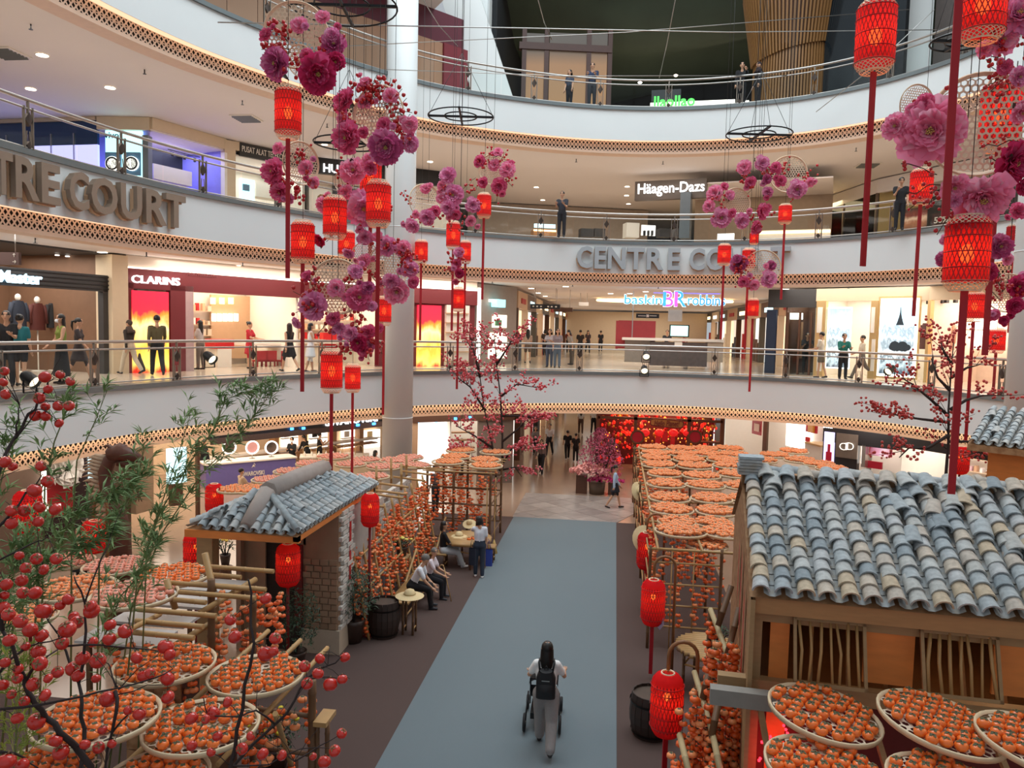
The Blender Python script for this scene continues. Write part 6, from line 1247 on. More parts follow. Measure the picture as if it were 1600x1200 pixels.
for k in range(30): lr.ball((.15+rr.uniform(0, .3), -.05-rr.uniform(0, .2), 1.6+rr.uniform(-.1, .5)), .018, 5, 4)
lr.build('red_fairy_lights', glow('fairy_red', 'ff2030', 5), H, kind='stuff'); c = f.p0+f.u*.4-f.w*.4+UP*1.6; point('red_glow', c, 6, (1, .05, .05), .1)
# ---- hip roofed hut on the left
h = thing('hip_roof_hut', 'small adobe hut with blue grey hipped tile roof left of the walkway', 'house', (-5.3, 12.35, 0)); EZ2 = 3.0
RF = atZ(419, 773, 3.5)-h.location; RB = atZ(507, 734, 3.5)-h.location; RF.z = RB.z = 3.5; FR = Vector((0, 0, EZ2)); BR = Vector((.02, 4.4, EZ2)); FL = Vector((-2.1, .1, EZ2)); BL = Vector((-2.1, 4.4, EZ2))
def tri_slope(A, B, C, D_, sp, exp_, seed, mesh=CAPB):
    """eave A->B, top edge D->C"""
    ex = (B-A).normalized(); w = (B-A).length; v = ((C+D_)/2-A); ey = v-ex*v.dot(ex); L_ = ey.length; ey.normalize()
    d0 = (D_-A).dot(ex); c0 = (C-A).dot(ex)
    slope_tiles(h, A, ex, ey, w, L_, sp, exp_, mesh, .02, 5, seed, lambda x, s_: x > d0*s_/L_-.02 and x < w+(c0-w)*s_/L_+.02, M_tileb if 0 else M_pan)
    MB().add([A-UP*.05, B-UP*.05, C-UP*.05, D_-UP*.05], [(0, 1, 2, 3)]).build('roof_deck', M_osb, h)
tri_slope(FR, BR, RB, RF, .2, .17, 1); tri_slope(FL, FR, RF, RF, .2, .17, 2); tri_slope(BL, FL, RF, RB, .2, .17, 4)
M_clay = pm('clay_ridge', 'a39a94', .85, var=.15, scale=6, bump=.2); M_adobe = pm('adobe', '9c8068', .9, var=.2, scale=3, bump=.25)
for (A, B, w) in ((RF, RB, .3), (RF, FL+Vector((1.15, 0, .0)), .26), (RF, FR+Vector((0, 0, .03)), .1)): MB().tube([A+UP*.06, A.lerp(B, .5)+UP*.07, B+UP*.05], [w*.62, w*.62, w*.56], 7).build('clay_ridge', M_clay if w > .2 else M_tileb, h)
MB().box(-2.1, 0, 4.2, 4.35, 0, 2.95).box(-2.1, -2.0, 1.9, 4.3, 0, 2.95).build('back_wall', M_adobe, h)
mb = MB(); mb.box(-.75, -.02, 2.05, 2.25, .5, 2.95); mb.box(-2.1, -1.55, 2.05, 2.25, 0, 2.95); mb.box(-1.6, -.7, 2.05, 2.25, 2.2, 2.95); mb.build('front_wall', M_adobe, h)
mb = MB(); rr = random.Random(8)
for r_ in range(11):
    for c in range(4):
        x0 = -.74+c*.18+(r_ % 2)*.05; mb.box(x0, min(-.03, x0+.16), 2.03-rr.random()*.03, 2.05, .52+r_*.13, .52+r_*.13+.11)
mb.build('adobe_bricks', M_adobe, h, kind='stuff')
MB().box(-.8, .03, 2.0, 2.6, 0, .5).build('plaster_plinth', pm('pale_plinth', 'b8a894', .7), h)
mb = MB()
for r_ in range(24):
    for c in range(2): y0 = 2.06+c*.34+(r_ % 2)*.12; mb.box(-.03, .03+rr.random()*.03, y0, y0+.3, .5+r_*.1, .58+r_*.1)
mb.build('white_brick_edge', pm('white_brick', 'c9c4bc', .8, var=.15, scale=8), h, kind='stuff'); MB().box(-.25, -.02, 2.25, 4.2, 0, 2.9).build('side_wall', M_clay, h)
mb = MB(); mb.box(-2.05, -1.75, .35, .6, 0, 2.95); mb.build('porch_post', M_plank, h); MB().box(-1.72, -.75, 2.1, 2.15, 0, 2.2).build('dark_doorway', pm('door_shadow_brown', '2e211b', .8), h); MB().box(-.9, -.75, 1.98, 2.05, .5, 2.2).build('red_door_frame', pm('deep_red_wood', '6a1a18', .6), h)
MB().add([(.045, 2.5, 1.2), (.045, 2.62, 1.2), (.045, 2.62, 2.6), (.045, 2.5, 2.6)], [(0, 1, 2, 3)]).build('red_paper_strip', M_redp, h); MB().box(-2.1, 0, .05, .15, 2.82, 2.95).box(-.1, 0, .05, 4.3, 2.85, 2.95).build('eave_beam', M_ply, h)
# white brick wall pieces behind the hanging racks
w = thing('brick_wall', 'weathered white brick garden wall behind the hanging persimmon racks', 'wall', (-5.95, 16.8, .013)); mb = MB(); rr = random.Random(9)
for r_ in range(18):
    for c in range(14):
        if rr.random() < .1: continue
        y0 = c*.36+(r_ % 2)*.18; mb.box(-.06, .05+rr.random()*.04, y0, y0+.34, r_*.12, r_*.12+.105)
mb.build('bricks', pm('white_brick', 'c9c4bc'), w, kind='stuff'); MB().box(-.05, .02, 0, 5.2, 0, 2.1).build('mortar_core', pm('mortar', '8f8880', .9), w)
# ---- far hut at the right edge
hx = atD(1512, 690, 17); h3 = thing('far_hut', 'second hut with blue tiled roof at right picture edge behind the big house', 'house', (hx.x, hx.y, 0)); z3_ = hx.z
n0 = len(h3.children); ex = Vector((math.cos(rad(-38)), math.sin(rad(-38)), 0)); ey_ = Vector((-ex.y, ex.x, 0)); ey = (ey_*math.cos(rad(24))+UP*math.sin(rad(24)))
slope_tiles(h3, Vector((0, 0, z3_)), ex, ey, 3.2, 1.5, .2, .16, CAPB, .02, 8, 7)
MB().add([Vector((0, 0, z3_-.05)), ex*3.2+UP*(z3_-.05), ex*3.2+UP*(z3_-.05)+ey*1.5, UP*(z3_-.05)+ey*1.5], [(0, 1, 2, 3)]).build('roof_deck', M_osb, h3)
mb = MB(); mb.bar(ey_*.3+ex*.35+UP*(z3_/2-.1), ey_*.3+ex*3.2+UP*(z3_/2-.1), .1, z3_-.2); mb.build('front_wall', M_ply, h3); MB().bar(ey_*.02+UP*(z3_-.12), ex*3.2+ey_*.02+UP*(z3_-.12), .06, .14).build('eave_board', M_osb, h3)
# ================================================================ trays, persimmons, drying racks
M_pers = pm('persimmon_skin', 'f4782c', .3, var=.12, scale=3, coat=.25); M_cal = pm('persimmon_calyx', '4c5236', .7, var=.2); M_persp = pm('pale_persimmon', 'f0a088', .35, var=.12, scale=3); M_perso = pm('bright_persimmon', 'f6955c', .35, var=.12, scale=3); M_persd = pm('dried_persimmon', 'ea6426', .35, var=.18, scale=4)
M_trayw = pm('pale_tray_weave', 'cdbfa8', .6, var=.1, scale=20); M_trayr = pm('pale_tray_rim', 'd8c3a0', .5, var=.1)
PB = MB().lathe([(.012, 0), (.045, .004), (.06, .03), (.058, .055), (.04, .074), (.012, .078)], 9).mesh('persimmon', M_pers)
cq = MB()
for k in range(4):
    a = k*PI/2+.3; cq.add([(0, 0, .083), (.03*math.cos(a-.6), .03*math.sin(a-.6), .0815), (.047*math.cos(a), .047*math.sin(a), .076), (.03*math.cos(a+.6), .03*math.sin(a+.6), .0815)], [(0, 1, 2, 3)])
cq.lathe([(.005, .08), (.006, .09)], 5); CAL = cq.mesh('calyx', M_cal)
LOWP = MB().lathe([(.02, 0), (.058, .02), (.058, .05), (.03, .072)], 7, 0, sm=True).add([(.03, 0, .074), (0, .03, .074), (-.03, 0, .074), (0, -.03, .074)], [(0, 1, 2, 3)], 1)
STUFF = MB()                                                          # all persimmons past the first 300
def low_p(p, s_, mi): 
    c, sn = math.cos(p.x*37), math.sin(p.x*37); n0 = len(STUFF.v); STUFF.v.extend([(p.x+(x*c-y*sn)*s_, p.y+(x*sn+y*c)*s_, p.z+z*s_) for x, y, z in LOWP.v]); STUFF.f.extend([tuple(i+n0 for i in f_) for f_ in LOWP.f]); STUFF.m.extend([3 if m else mi for m in LOWP.m]); STUFF.s.extend(LOWP.s)
TW2 = hex_tray(.56, .1, .035).mesh('woven_base', M_trayw); TR2 = MB(); TR2.lathe([(.555, -.02), (.59, -.03), (.6, .02), (.585, .03), (.56, 0)], 36, cap=False); TR2 = TR2.mesh('rim', M_trayr)
npers = 0; tray_n = 0
def spots(r_, sp, rr, keep=1.0):
    out = []
    n = int(r_/sp)+1
    for j in range(-n, n+1):
        for i in range(-n, n+1):
            x = sp*(i+.5*(j % 2))+rr.uniform(-.012, .012); y = sp*.88*j+rr.uniform(-.012, .012)
            if math.hypot(x, y) < r_-.05 and rr.random() < keep: out.append((x, y))
    return out
def tray(label, px, py, rx, z=None, D=None, mat=0, indiv=False, group=None, r0=.575, tilt=(0, 0), keep=.92, name='woven_tray', heap=False, plabel=None):
    global npers
    rr = random.Random(int(px*7+py)); D = D or (None if z else r0*F_PX/rx)
    c = atZ(px, py, z) if z else atD(px, py, D); D = (c-CAM).dot(_f); s_ = rx*D/F_PX/.6
    o = thing(name, label, 'tray', c, rr.uniform(0, 6) if tilt == (0, 0) else 0, group); o.scale = (s_, s_, 1); o.rotation_euler = (tilt[0], tilt[1], o.rotation_euler.z); link('woven_base', TW2, o); link('rim', TR2, o)
    Mt = Matrix.Rotation(tilt[1], 3, 'Y') @ Matrix.Rotation(tilt[0], 3, 'X')
    for x, y in spots(.6*s_-.02, .132 if not heap else .1, rr, keep):
        p = c+Mt @ Vector((x, y, .006))
        if indiv and npers < 300:
            q = proj(p)
            if not (-15 < q[0] < 1612 and q[1] < 1212): low_p(p, 1, mat); continue
            b = link('persimmon', PB); b.location = p; k = rr.uniform(.92, 1.08); b.scale = (k, k, k*rr.uniform(.95, 1.08)); b.rotation_euler = (rr.uniform(-.12, .12), rr.uniform(-.12, .12), rr.uniform(0, 6)); link('calyx', CAL, b)
            tag(b, plabel, 'persimmon', 'persimmons: '+label[:60]); npers += 1
        else: low_p(p+Vector((0, 0, rr.uniform(0, .05) if heap else 0)), rr.uniform(.9, 1.1), mat)
    return o
TR = 'trays of persimmons'
# near right, below the lattice windows
tray('round tray of whole persimmons under the left lattice window', 1288, 1115, 86, D=8.0, indiv=True, tilt=(.05, .12), plabel='orange persimmon with dark calyx on the tray under left lattice window')
tray('round tray of whole persimmons under the right lattice window', 1470, 1130, 94, D=7.6, indiv=True, tilt=(.05, .14), plabel='orange persimmon with dark calyx on the tray under right lattice window')
tray('tray of persimmons cut by the bottom edge below left window', 1288, 1204, 92, D=7.2, indiv=True, tilt=(.05, .1), plabel='orange persimmon on the cut off tray below left window')
tray('tray of persimmons cut by the right edge below windows', 1625, 1165, 92, D=7.2, indiv=True, tilt=(.05, .14), plabel='orange persimmon on the tray cut by the right edge')
tray('tray of persimmons barely showing at bottom below right window', 1488, 1238, 98, D=6.8, indiv=True, tilt=(.05, .12), plabel='orange persimmon on the tray barely showing at bottom right')
# near left
tray('tray of whole persimmons nearest the hut among the left racks', 400, 1055, 74, D=9.2, indiv=True, plabel='orange persimmon with dark calyx on the left tray nearest the hut')
tray('tray of persimmons lower left with a dark red fruit branch across', 315, 1135, 88, D=8.0, indiv=True, keep=.8, plabel='orange persimmon on the left tray crossed by a dark branch')
tray('tray of whole persimmons left of the hut tray', 258, 1038, 76, D=9.1, indiv=True, plabel='orange persimmon on the second left tray from the hut')
tray('tray of persimmons under the tangle of red fruit branches', 152, 1122, 93, D=7.5, indiv=True, plabel='orange persimmon on the tray under red fruit branches')
tray('tray of persimmons cut by bottom edge at left', 245, 1215, 80, D=7.4, mat=0); tray('tray of persimmons at bottom left corner', 70, 1205, 85, D=7.2, mat=0)
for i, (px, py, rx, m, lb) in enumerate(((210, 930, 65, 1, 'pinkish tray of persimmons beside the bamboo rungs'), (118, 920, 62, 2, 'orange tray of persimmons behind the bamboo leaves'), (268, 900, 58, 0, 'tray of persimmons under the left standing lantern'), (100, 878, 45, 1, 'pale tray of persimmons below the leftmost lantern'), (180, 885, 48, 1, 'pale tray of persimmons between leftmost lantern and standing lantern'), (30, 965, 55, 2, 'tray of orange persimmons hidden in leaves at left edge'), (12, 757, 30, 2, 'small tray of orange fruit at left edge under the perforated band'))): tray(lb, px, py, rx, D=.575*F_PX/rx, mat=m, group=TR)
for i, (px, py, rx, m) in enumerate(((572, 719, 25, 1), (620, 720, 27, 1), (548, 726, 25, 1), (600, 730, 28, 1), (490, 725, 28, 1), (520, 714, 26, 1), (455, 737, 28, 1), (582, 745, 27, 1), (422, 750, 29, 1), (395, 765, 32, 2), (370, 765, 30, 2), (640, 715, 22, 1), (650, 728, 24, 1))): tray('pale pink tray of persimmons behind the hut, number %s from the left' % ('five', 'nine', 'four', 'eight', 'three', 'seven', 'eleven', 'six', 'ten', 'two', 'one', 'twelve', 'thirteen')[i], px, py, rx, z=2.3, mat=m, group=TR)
for px, py, rx, lb in ((700, 722, 26, 'leftmost'), (712, 714, 24, 'second'), (720, 704, 24, 'back left'), (774, 707, 25, 'back right'), (758, 719, 25, 'middle right'), (759, 728, 27, 'front right')): tray('%s yellow orange tray on the hanging frame before the berry tree' % lb, px, py, rx, z=2.45, mat=2, group=TR)
rows = [(1020, 700, 23), (1064, 702, 23), (1102, 702, 23), (1140, 702, 23), (1025, 709, 24), (1067, 710, 24), (1106, 710, 24), (1146, 711, 24), (1025, 717, 25), (1077, 719, 26), (1130, 719, 26), (1029, 727, 27), (1085, 729, 28), (1141, 728, 28), (1039, 741, 28), (1096, 744, 30), (1150, 742, 30), (1041, 757, 31), (1102, 759, 31), (1160, 760, 31), (1046, 779, 33), (1112, 780, 33), (1170, 780, 33), (1049, 797, 35), (1120, 800, 33), (1057, 816, 30), (1115, 818, 30), (1064, 830, 41), (1135, 833, 38), (1210, 712, 24), (1250, 720, 25), (1280, 726, 25), (1190, 720, 24), (1240, 706, 23), (1300, 733, 25), (1180, 745, 28)]
NUMW = 'first second third fourth fifth sixth seventh eighth ninth tenth eleventh twelfth thirteenth fourteenth fifteenth sixteenth'.split()
rowy = sorted(set(r[1]//10 for r in rows))
for i, (px, py, rx) in enumerate(rows):
    left = sorted(r[0] for r in rows if r[1]//10 == py//10).index(px); tray('heaped persimmon tray on right rack, %s row from the back, %s from the left' % (NUMW[rowy.index(py//10)], NUMW[left]), px, py, rx, z=2.25-.012*(i % 3), mat=2, group=TR, heap=True)
tray('small heaped tray nearest the house gable on the right rack', 1105, 853, 33, z=2.0, mat=2, group=TR, heap=True)
# ---- hanging persimmons (strings of slices): nobody could count them
HANG = MB(); STR = MB()
def low_h(p, s_, mi=0):
    n0 = len(HANG.v); a = R.uniform(0, 6); c, sn = math.cos(a), math.sin(a); HANG.v.extend([(p.x+(x*c-y*sn)*s_, p.y+(x*sn+y*c)*s_, p.z+(z-.04)*s_) for x, y, z in LOWP.v]); HANG.f.extend([tuple(i+n0 for i in f_) for f_ in LOWP.f]); HANG.m.extend([2 if m else mi for m in LOWP.m]); HANG.s.extend(LOWP.s)
def string(p, L_, n, s_=1, mi=0, jit=.03):
    STR.add([p, p+Vector((.006, 0, 0)), p+Vector((.006, 0, -L_)), p+Vector((0, 0, -L_))], [(0, 1, 2, 3)])
    for k in range(n): low_h(p+Vector((R.uniform(-jit, jit), R.uniform(-jit, jit), -L_*(k+.6)/n)), s_*R.uniform(.85, 1.15), 0 if R.random() < .7 else 1)
def rack(label, name='drying_rack'): return thing(name, label, 'rack', (0, 0, 0))
def rod(o, a, b, r_=.028, nm='pole', m=None, knots=True):
    a = Vector(a); b = Vector(b); L_ = (b-a).length; pts = [a]; rs = [r_]
    if knots:
        n = max(1, int(L_/.32))
        for k in range(1, n+1):
            t = k/(n+.5); pts += [a.lerp(b, t-.012), a.lerp(b, t), a.lerp(b, t+.012)]; rs += [r_, r_*1.18, r_]
    pts.append(b); rs.append(r_); return MB().tube(pts, rs, 6).build(nm, m or M_bambo, o)
# right rack: posts, rails under the trays, hanging slices on the walkway side
rk = rack('long bamboo rack carrying rows of persimmon trays right of the walkway')
ys = [15.9+k*2.3 for k in range(7)]
for y in ys:
    for x in (.86, 2.3): rod(rk, (x, y, 0), (x, y, 2.2), .035, 'post', M_bambd)
for z in (.5, .95, 1.4, 1.85): rod(rk, (.86, 15.9, z), (.86, 29.7, z), .02, 'rail', M_bambo, False); rod(rk, (.86, 15.9, z), (2.3, 15.9, z), .02, 'rail', M_bambo, False)
for x in (1.0, 1.9, 2.8, 3.7): rod(rk, (x, 15.7, 2.17), (x, 29.8, 2.17), .03, 'long_rail', M_bambo, False)
for y in ys: rod(rk, (.8, y, 2.13), (4.4, y, 2.13), .03, 'cross_rail', M_bambo, False)
for x in (1.3, 1.75): rod(rk, (x, 15.9, 0), (x, 15.9, 2.2), .015, 'thin_post', M_bambo, False)
for k in range(10):
    for z in (2.1, 1.75, 1.3, .85):
        if R.random() < .8: string(Vector((.95+k*.135, 15.88+R.uniform(-.05, .5), z)), .32, 3, .95, jit=.05)
for k in range(90): string(Vector((.9+R.uniform(0, .1), 16+k*.15, 2.1-.45*(k % 4)+.1)), .35, 3, .9)
for k in range(60): string(Vector((1.2+R.uniform(0, 1.2), 16+k*.2, 2.05)), 1.1, 6, .9)
# ladder frames left of the walkway
def pxrods(o, lst, D, r_, nm, m=None):
    for (a, b, c, d) in lst:
        A = atD(a, b, D(a) if callable(D) else D); B = atD(c, d, D(c) if callable(D) else D); rod(o, A, B, r_, nm, m)
l1 = rack('row of leaning bamboo ladders with strings of persimmons beside the hut', 'bamboo_ladder')
rungs = [(627, 728, 694, 732), (652, 721, 673, 723), (629, 736, 673, 742), (615, 745, 666, 750), (592, 755, 643, 758), (577, 765, 638, 770), (575, 771, 635, 775), (543, 784, 610, 785), (537, 791, 575, 795)]
for (a, b, c, d) in rungs:
    A = atZ(a, b, 2.35); B = atZ(c, d, 2.3); rod(l1, A, (B.x, A.y-.1, 2.3), .032, 'rung')
for (a, b) in ((588, 728), (611, 716), (635, 711), (627, 725)): A = atZ(a, b, 2.75); rod(l1, A, A-Vector((0, -.05, .75)), .035, 'upright')
for k in range(11):
    y = 15.2+k*.62; x = -5.35+.0*k; rod(l1, (x+.42, y, 0), (x-.1, y+.15, 2.3), .03, 'rail'); 
    if k < 10 and k % 2 == 0:
        for z in (.25, .95, 1.65): rod(l1, (x+.42-.22*z, y, z), (x+.42-.22*z, y+1.24, z), .024, 'cross_bar')
for k in range(4): rod(l1, (-4.85, 15.4+k*1.7, .06), (-4.85, 17.0+k*1.7, .06+.9*(k % 2)), .03, 'brace')
for k in range(150):
    y = 15.0+R.random()*6.8; t = R.random(); string(Vector((-5.38+.38*(1-t)-.02, y, .5+1.75*t)), R.uniform(.4, .6), 5, .9, jit=.06)
g1 = rack('tall square bamboo frame hung with persimmons behind the table', 'persimmon_scaffold')
P0 = atZ(690, 868, 0); x0, x1, y0, y1 = -5.4, -3.5, 22.0, 24.2
for x in (x0, -4.6, x1):
    for y in (y0, y1): rod(g1, (x, y, 0), (x, y, 2.4), .04, 'post', M_bambd)
for z in (.4, .9, 1.4, 1.9, 2.35):
    for y in (y0, y1): rod(g1, (x0, y, z), (x1, y, z), .022, 'rail', M_bambd, False)
    rod(g1, (x1, y0, z), (x1, y1, z), .022, 'rail', M_bambd, False)
for k in range(7): rod(g1, (x0-.1, y0-.2+k*.42, 2.4), (x1+.15, y0-.2+k*.42, 2.4), .02, 'tray_rail', M_bambo, False)
for k in range(110): string(Vector((x0+R.random()*1.9, [y0, y1, y0+1.1][k % 3]+R.uniform(-.1, .1), [2.3, 1.85, 1.35, .9][k % 4])), .38, 4, .85, jit=.05)
for i, (px, py, h_) in enumerate(((800, 690, 2.9), (787, 735, 2.3))): 
    b = atZ(px-6, 880-i*8, 0); o = thing('bamboo_broom', ['tall bamboo broom leaning at the frame end by the carpet edge', 'second bamboo broom leaning on the hanging frame'][i], 'broom', (-3.42+.08*i, 20.9+1.0*i, 0)); rod(o, (0, 0, .35), (-.05, .35, 2.2), .018, 'handle'); MB().lathe([(.015, .42), (.05, .3), (.11, 0)], 9).build('bristles', pm('straw', 'c9a866', .8, var=.2), o)
l2 = rack('near bamboo ladder rungs over white tables at lower left', 'bamboo_ladder')
for (a, b, c, d) in ((323, 885, 435, 894), (330, 898, 381, 903), (300, 912, 424, 918), (280, 925, 408, 932), (272, 937, 327, 944), (260, 910, 400, 914), (215, 952, 348, 962), (212, 970, 327, 976), (208, 988, 312, 996)):
    A = atD(a, b, 11.2-(b-885)*.017); B = atD(c, d, 11.2-(b-885)*.017); rod(l2, A, (B.x, A.y-.02, A.z), .034, 'rung')
for (a, b, c, d) in ((320, 864, 334, 925), (260, 905, 274, 952)): rod(l2, atD(a, b, 10.7), atD(c, d, 10.7), .045, 'upright')
A = atD(330, 905, 10.6); rod(l2, (A.x, A.y, 0), A, .05, 'upright', M_bambd); A = atD(395, 930, 10.9); rod(l2, (A.x, A.y, 0), A, .05, 'upright', M_bambd)
for (a, b, c, d) in ((312, 958, 400, 905), (270, 1010, 352, 960)): rod(l2, atD(a, b, 10.2), atD(c, d, 11), .04, 'rail')
tb = thing('white_table', 'white plank table under the lower left bamboo rungs', 'table', (-7.3, 9.6, 0)); 
for k in range(4): MB().box(-.1, 1.1, k*.75, k*.75+.6, 2.05, 2.09).build('board', pm('white_board', 'c9c6c2', .5), tb)
for x in (0, 1.0):
    for y in (.1, 2.7): MB().box(x, x+.06, y, y+.06, 0, 2.05).build('leg', M_bambd, tb)
for k in range(26):
    p = atD(R.uniform(330, 440), R.uniform(915, 1000), R.uniform(10.8, 12.2)); string(p, .4, 4, .95, jit=.06)
# lower left rack under the near trays
l3 = rack('low bamboo rack of round poles under the near left trays')
for (a, b, c, d) in ((270, 1195, 470, 1000), (340, 1195, 512, 1012), (190, 1200, 420, 985), (430, 1115, 455, 1195), (150, 1010, 250, 960)): rod(l3, atD(a, b, 8.3), atD(c, d, 10.3), .032, 'pole')
A = atD(488, 1075, 9.6); rod(l3, (A.x, A.y, 0), A+Vector((0, 0, .1)), .05, 'post', M_bambd)
for z in (.5, 1.2, 1.7): rod(l3, (A.x, A.y, z), (A.x-1.3, A.y+.1, z), .03, 'rail', M_bambd)
MB().box(A.x+.05, A.x+.22, A.y-.1, A.y+.25, 1.62, 1.68).build('shelf_top', M_bambo, l3)
for sx in (.07, .2): rod(l3, (A.x+sx, A.y, 0), (A.x+sx, A.y, 1.65), .03, 'post', M_bambd)
for k in range(60): p = atD(R.uniform(230, 490), R.uniform(1080, 1190), R.uniform(9.2, 10.6)); string(p, .3, 2, 1.0, jit=.05)
for k in range(50): p = atD(R.uniform(180, 350), R.uniform(1000, 1090), R.uniform(10.2, 11)); string(p, .3, 3, 1.0, jit=.08)
for lb, (px, py), D, sz in (('brown plank crate standing under the left near trays', (285, 1200), 9.6, (.9, .5, 1.5)), ('brown plank crate behind the red fruit under the second left tray', (235, 1030), 10.4, (.8, .5, 1.7))):
    p = atD(px, py, D); o = thing('plank_crate', lb, 'crate', (p.x, p.y+.3, .012)); nb = 5
    for k in range(nb): MB().box(-sz[0]/2, sz[0]/2, -sz[1]/2, -sz[1]/2+.03, sz[2]*k/nb+.008, sz[2]*(k+1)/nb-.008).build('plank', M_osb, o)
    MB().box(-sz[0]/2+.01, sz[0]/2-.01, -sz[1]/2+.03, sz[1]/2, 0, sz[2]).build('crate_body', M_walnut, o); MB().box(-sz[0]/2-.02, sz[0]/2+.02, -sz[1]/2-.02, sz[1]/2+.02, sz[2], sz[2]+.03).build('lid', M_plank, o)
# right A frame with heavy strings beside the house
l4 = rack('knotted bamboo poles with heavy strings of persimmons beside the house gable', 'bamboo_trestle')
pa = [atD(1110, 952, 11.4), atD(1158, 1078, 9.9), atD(1170, 1110, 9.6)]; pb = [atD(1085, 1050, 10.6), atD(1112, 1140, 9.5), atD(1126, 1205, 8.9)]; pc = [atD(1062, 1148, 9.6), atD(1076, 1205, 9.0)]
for q in (pa, pb, pc): 
    for u, v in zip(q, q[1:]): rod(l4, u, v, .04, 'knotted_pole', pm('pale_bamboo', 'b5a178', .55, var=.15))
for (a, b, c, d, D1, D2) in ((1143, 915, 1122, 978, 11, 10.9), (1155, 950, 1136, 1025, 10.4, 10.2), (1112, 1030, 1098, 1092, 10.2, 10.0), (1126, 1080, 1112, 1150, 9.6, 9.4)): rod(l4, atD(a, b, D1), atD(c, d, D2), .045, 'dark_bar', M_bambd)
A = pb[1]; rod(l4, (A.x, A.y, 0), A, .04, 'post', M_bambd); A = pa[0]; rod(l4, (A.x, A.y, 0), A, .04, 'post', M_bambd)
for q, n in ((pa, 26), (pb, 24), (pc, 12)):
    for k in range(n):
        t = k/(n-1)*(len(q)-1); i = min(int(t), len(q)-2); p = q[i].lerp(q[i+1], t-i)+Vector((R.uniform(-.12, .12), R.uniform(-.1, .1), -.05)); string(p, R.uniform(1.0, 1.5), 10, 1.0, jit=.04)
for k in range(26):
    p = atD(R.uniform(1110, 1175), R.uniform(985, 1120), 9.9); string(p, 1.2, 9, 1.0, jit=.04)
for k in range(40): p = atD(R.uniform(1065, 1200), R.uniform(1080, 1195), 9.6); string(p, 1.0, 7, 1.0, jit=.05)
HANG.build('hanging_persimmons', [M_persd, M_perso, M_cal], kind='stuff'); o = bpy.data.objects['hanging_persimmons']; tag(o, 'strings of small orange persimmons hung on all the bamboo frames', 'persimmons', kind='stuff')
o = STR.build('hanging_strings', M_wire, kind='stuff'); tag(o, 'thin strings that carry the hanging persimmons', 'string', kind='stuff')
# ---- standing lanterns on hooked poles
M_redpole = pm('dark_red_pole', '7a1418', .5, var=.1); M_hook = pm('bent_bamboo', '8a5a34', .5, var=.15)
def post_lantern(label, px, yt, yb, w, plabel, side=1, rib=None, tall=.35, hook=True, Dmax=26.5):
    o = lantern(label, px, yt, yb, w, rib, .07, True, cord=False, Dmax=Dmax, group='lanterns standing along the racks'); 
    a = o.location.copy(); top = a.z+LH*o.scale.z; r_ = .2
    if hook:
        p = thing('lantern_pole', plabel, 'pole', (a.x+side*2*r_, a.y+.05, 0)); pts = [(0, 0, 0), (0, 0, top+tall-.1)]+[(-side*(r_-r_*math.cos(t)), -.05*t/PI, top+tall-.1+r_*math.sin(t)) for t in [PI*k/8 for k in range(1, 9)]]+[(-side*2*r_, -.05, top+tall-.3)]
        MB().tube(pts, .028, 7).build('bent_pole', M_hook, p); MB().tube([(-side*2*r_, -.05, top+tall-.3), (-side*2*r_, -.05, top)], .006, 4).build('hook_wire', M_wire, p)
    else:
        p = thing('lantern_pole', plabel, 'pole', (a.x, a.y, 0)); MB().tube([(0, 0, 0), (0, 0, a.z+.02)], .03, 7).build('post', M_redpole, p); MB().lathe([(.14, 0), (.14, .03), (.04, .05)], 12).build('foot', M_redpole, p)
    return o
post_lantern('glowing red lantern lowest at right of the walkway on a bent pole', 1040, 1048, 1150, 50, 'bent bamboo pole carrying the lowest right lantern', rib=(1034, 1290))
post_lantern('glowing red lantern in the middle of three at right of walkway', 1019, 904, 977, 37, 'bent bamboo pole carrying the middle right lantern', rib=(1009, 1052))
post_lantern('glowing red lantern farthest of three at right of walkway', 1009, 831, 890, 30, 'bent bamboo pole carrying the farthest right lantern', rib=(1003, 985))
post_lantern('glowing red lantern in front of the adobe hut porch', 450, 848, 916, 37, 'dark red post under the lantern before the hut', hook=False)
post_lantern('glowing red lantern before the leaning persimmon ladders', 578, 770, 823, 28, 'dark red post under the lantern before the ladders', hook=False, Dmax=16.2)
post_lantern('glowing red lantern standing left of the hut above a tray', 306, 831, 892, 36, 'dark red post under the lantern left of the hut', hook=False)
post_lantern('glowing red lantern behind the hut roof corner', 335, 755, 803, 27, 'dark red post under the lantern behind hut roof', hook=False)
post_lantern('glowing red lantern behind bamboo leaves at left with arched pole', 148, 812, 864, 36, 'pale arched pole over the lantern behind bamboo leaves', side=.6)
post_lantern('glowing red lantern half hidden by fruit branches at left edge', 44, 765, 835, 40, 'dark red post under the lantern at left edge', hook=False)
post_lantern('glowing red lantern behind the berry tree beside the far hut', 1499, 697, 741, 26, 'dark red post under the lantern beside far hut', hook=False)
o = STUFF.build('persimmons', [M_pers, M_persp, M_perso, M_cal], kind='stuff'); tag(o, 'all the farther persimmons heaped on the trays', 'persimmons', kind='stuff')
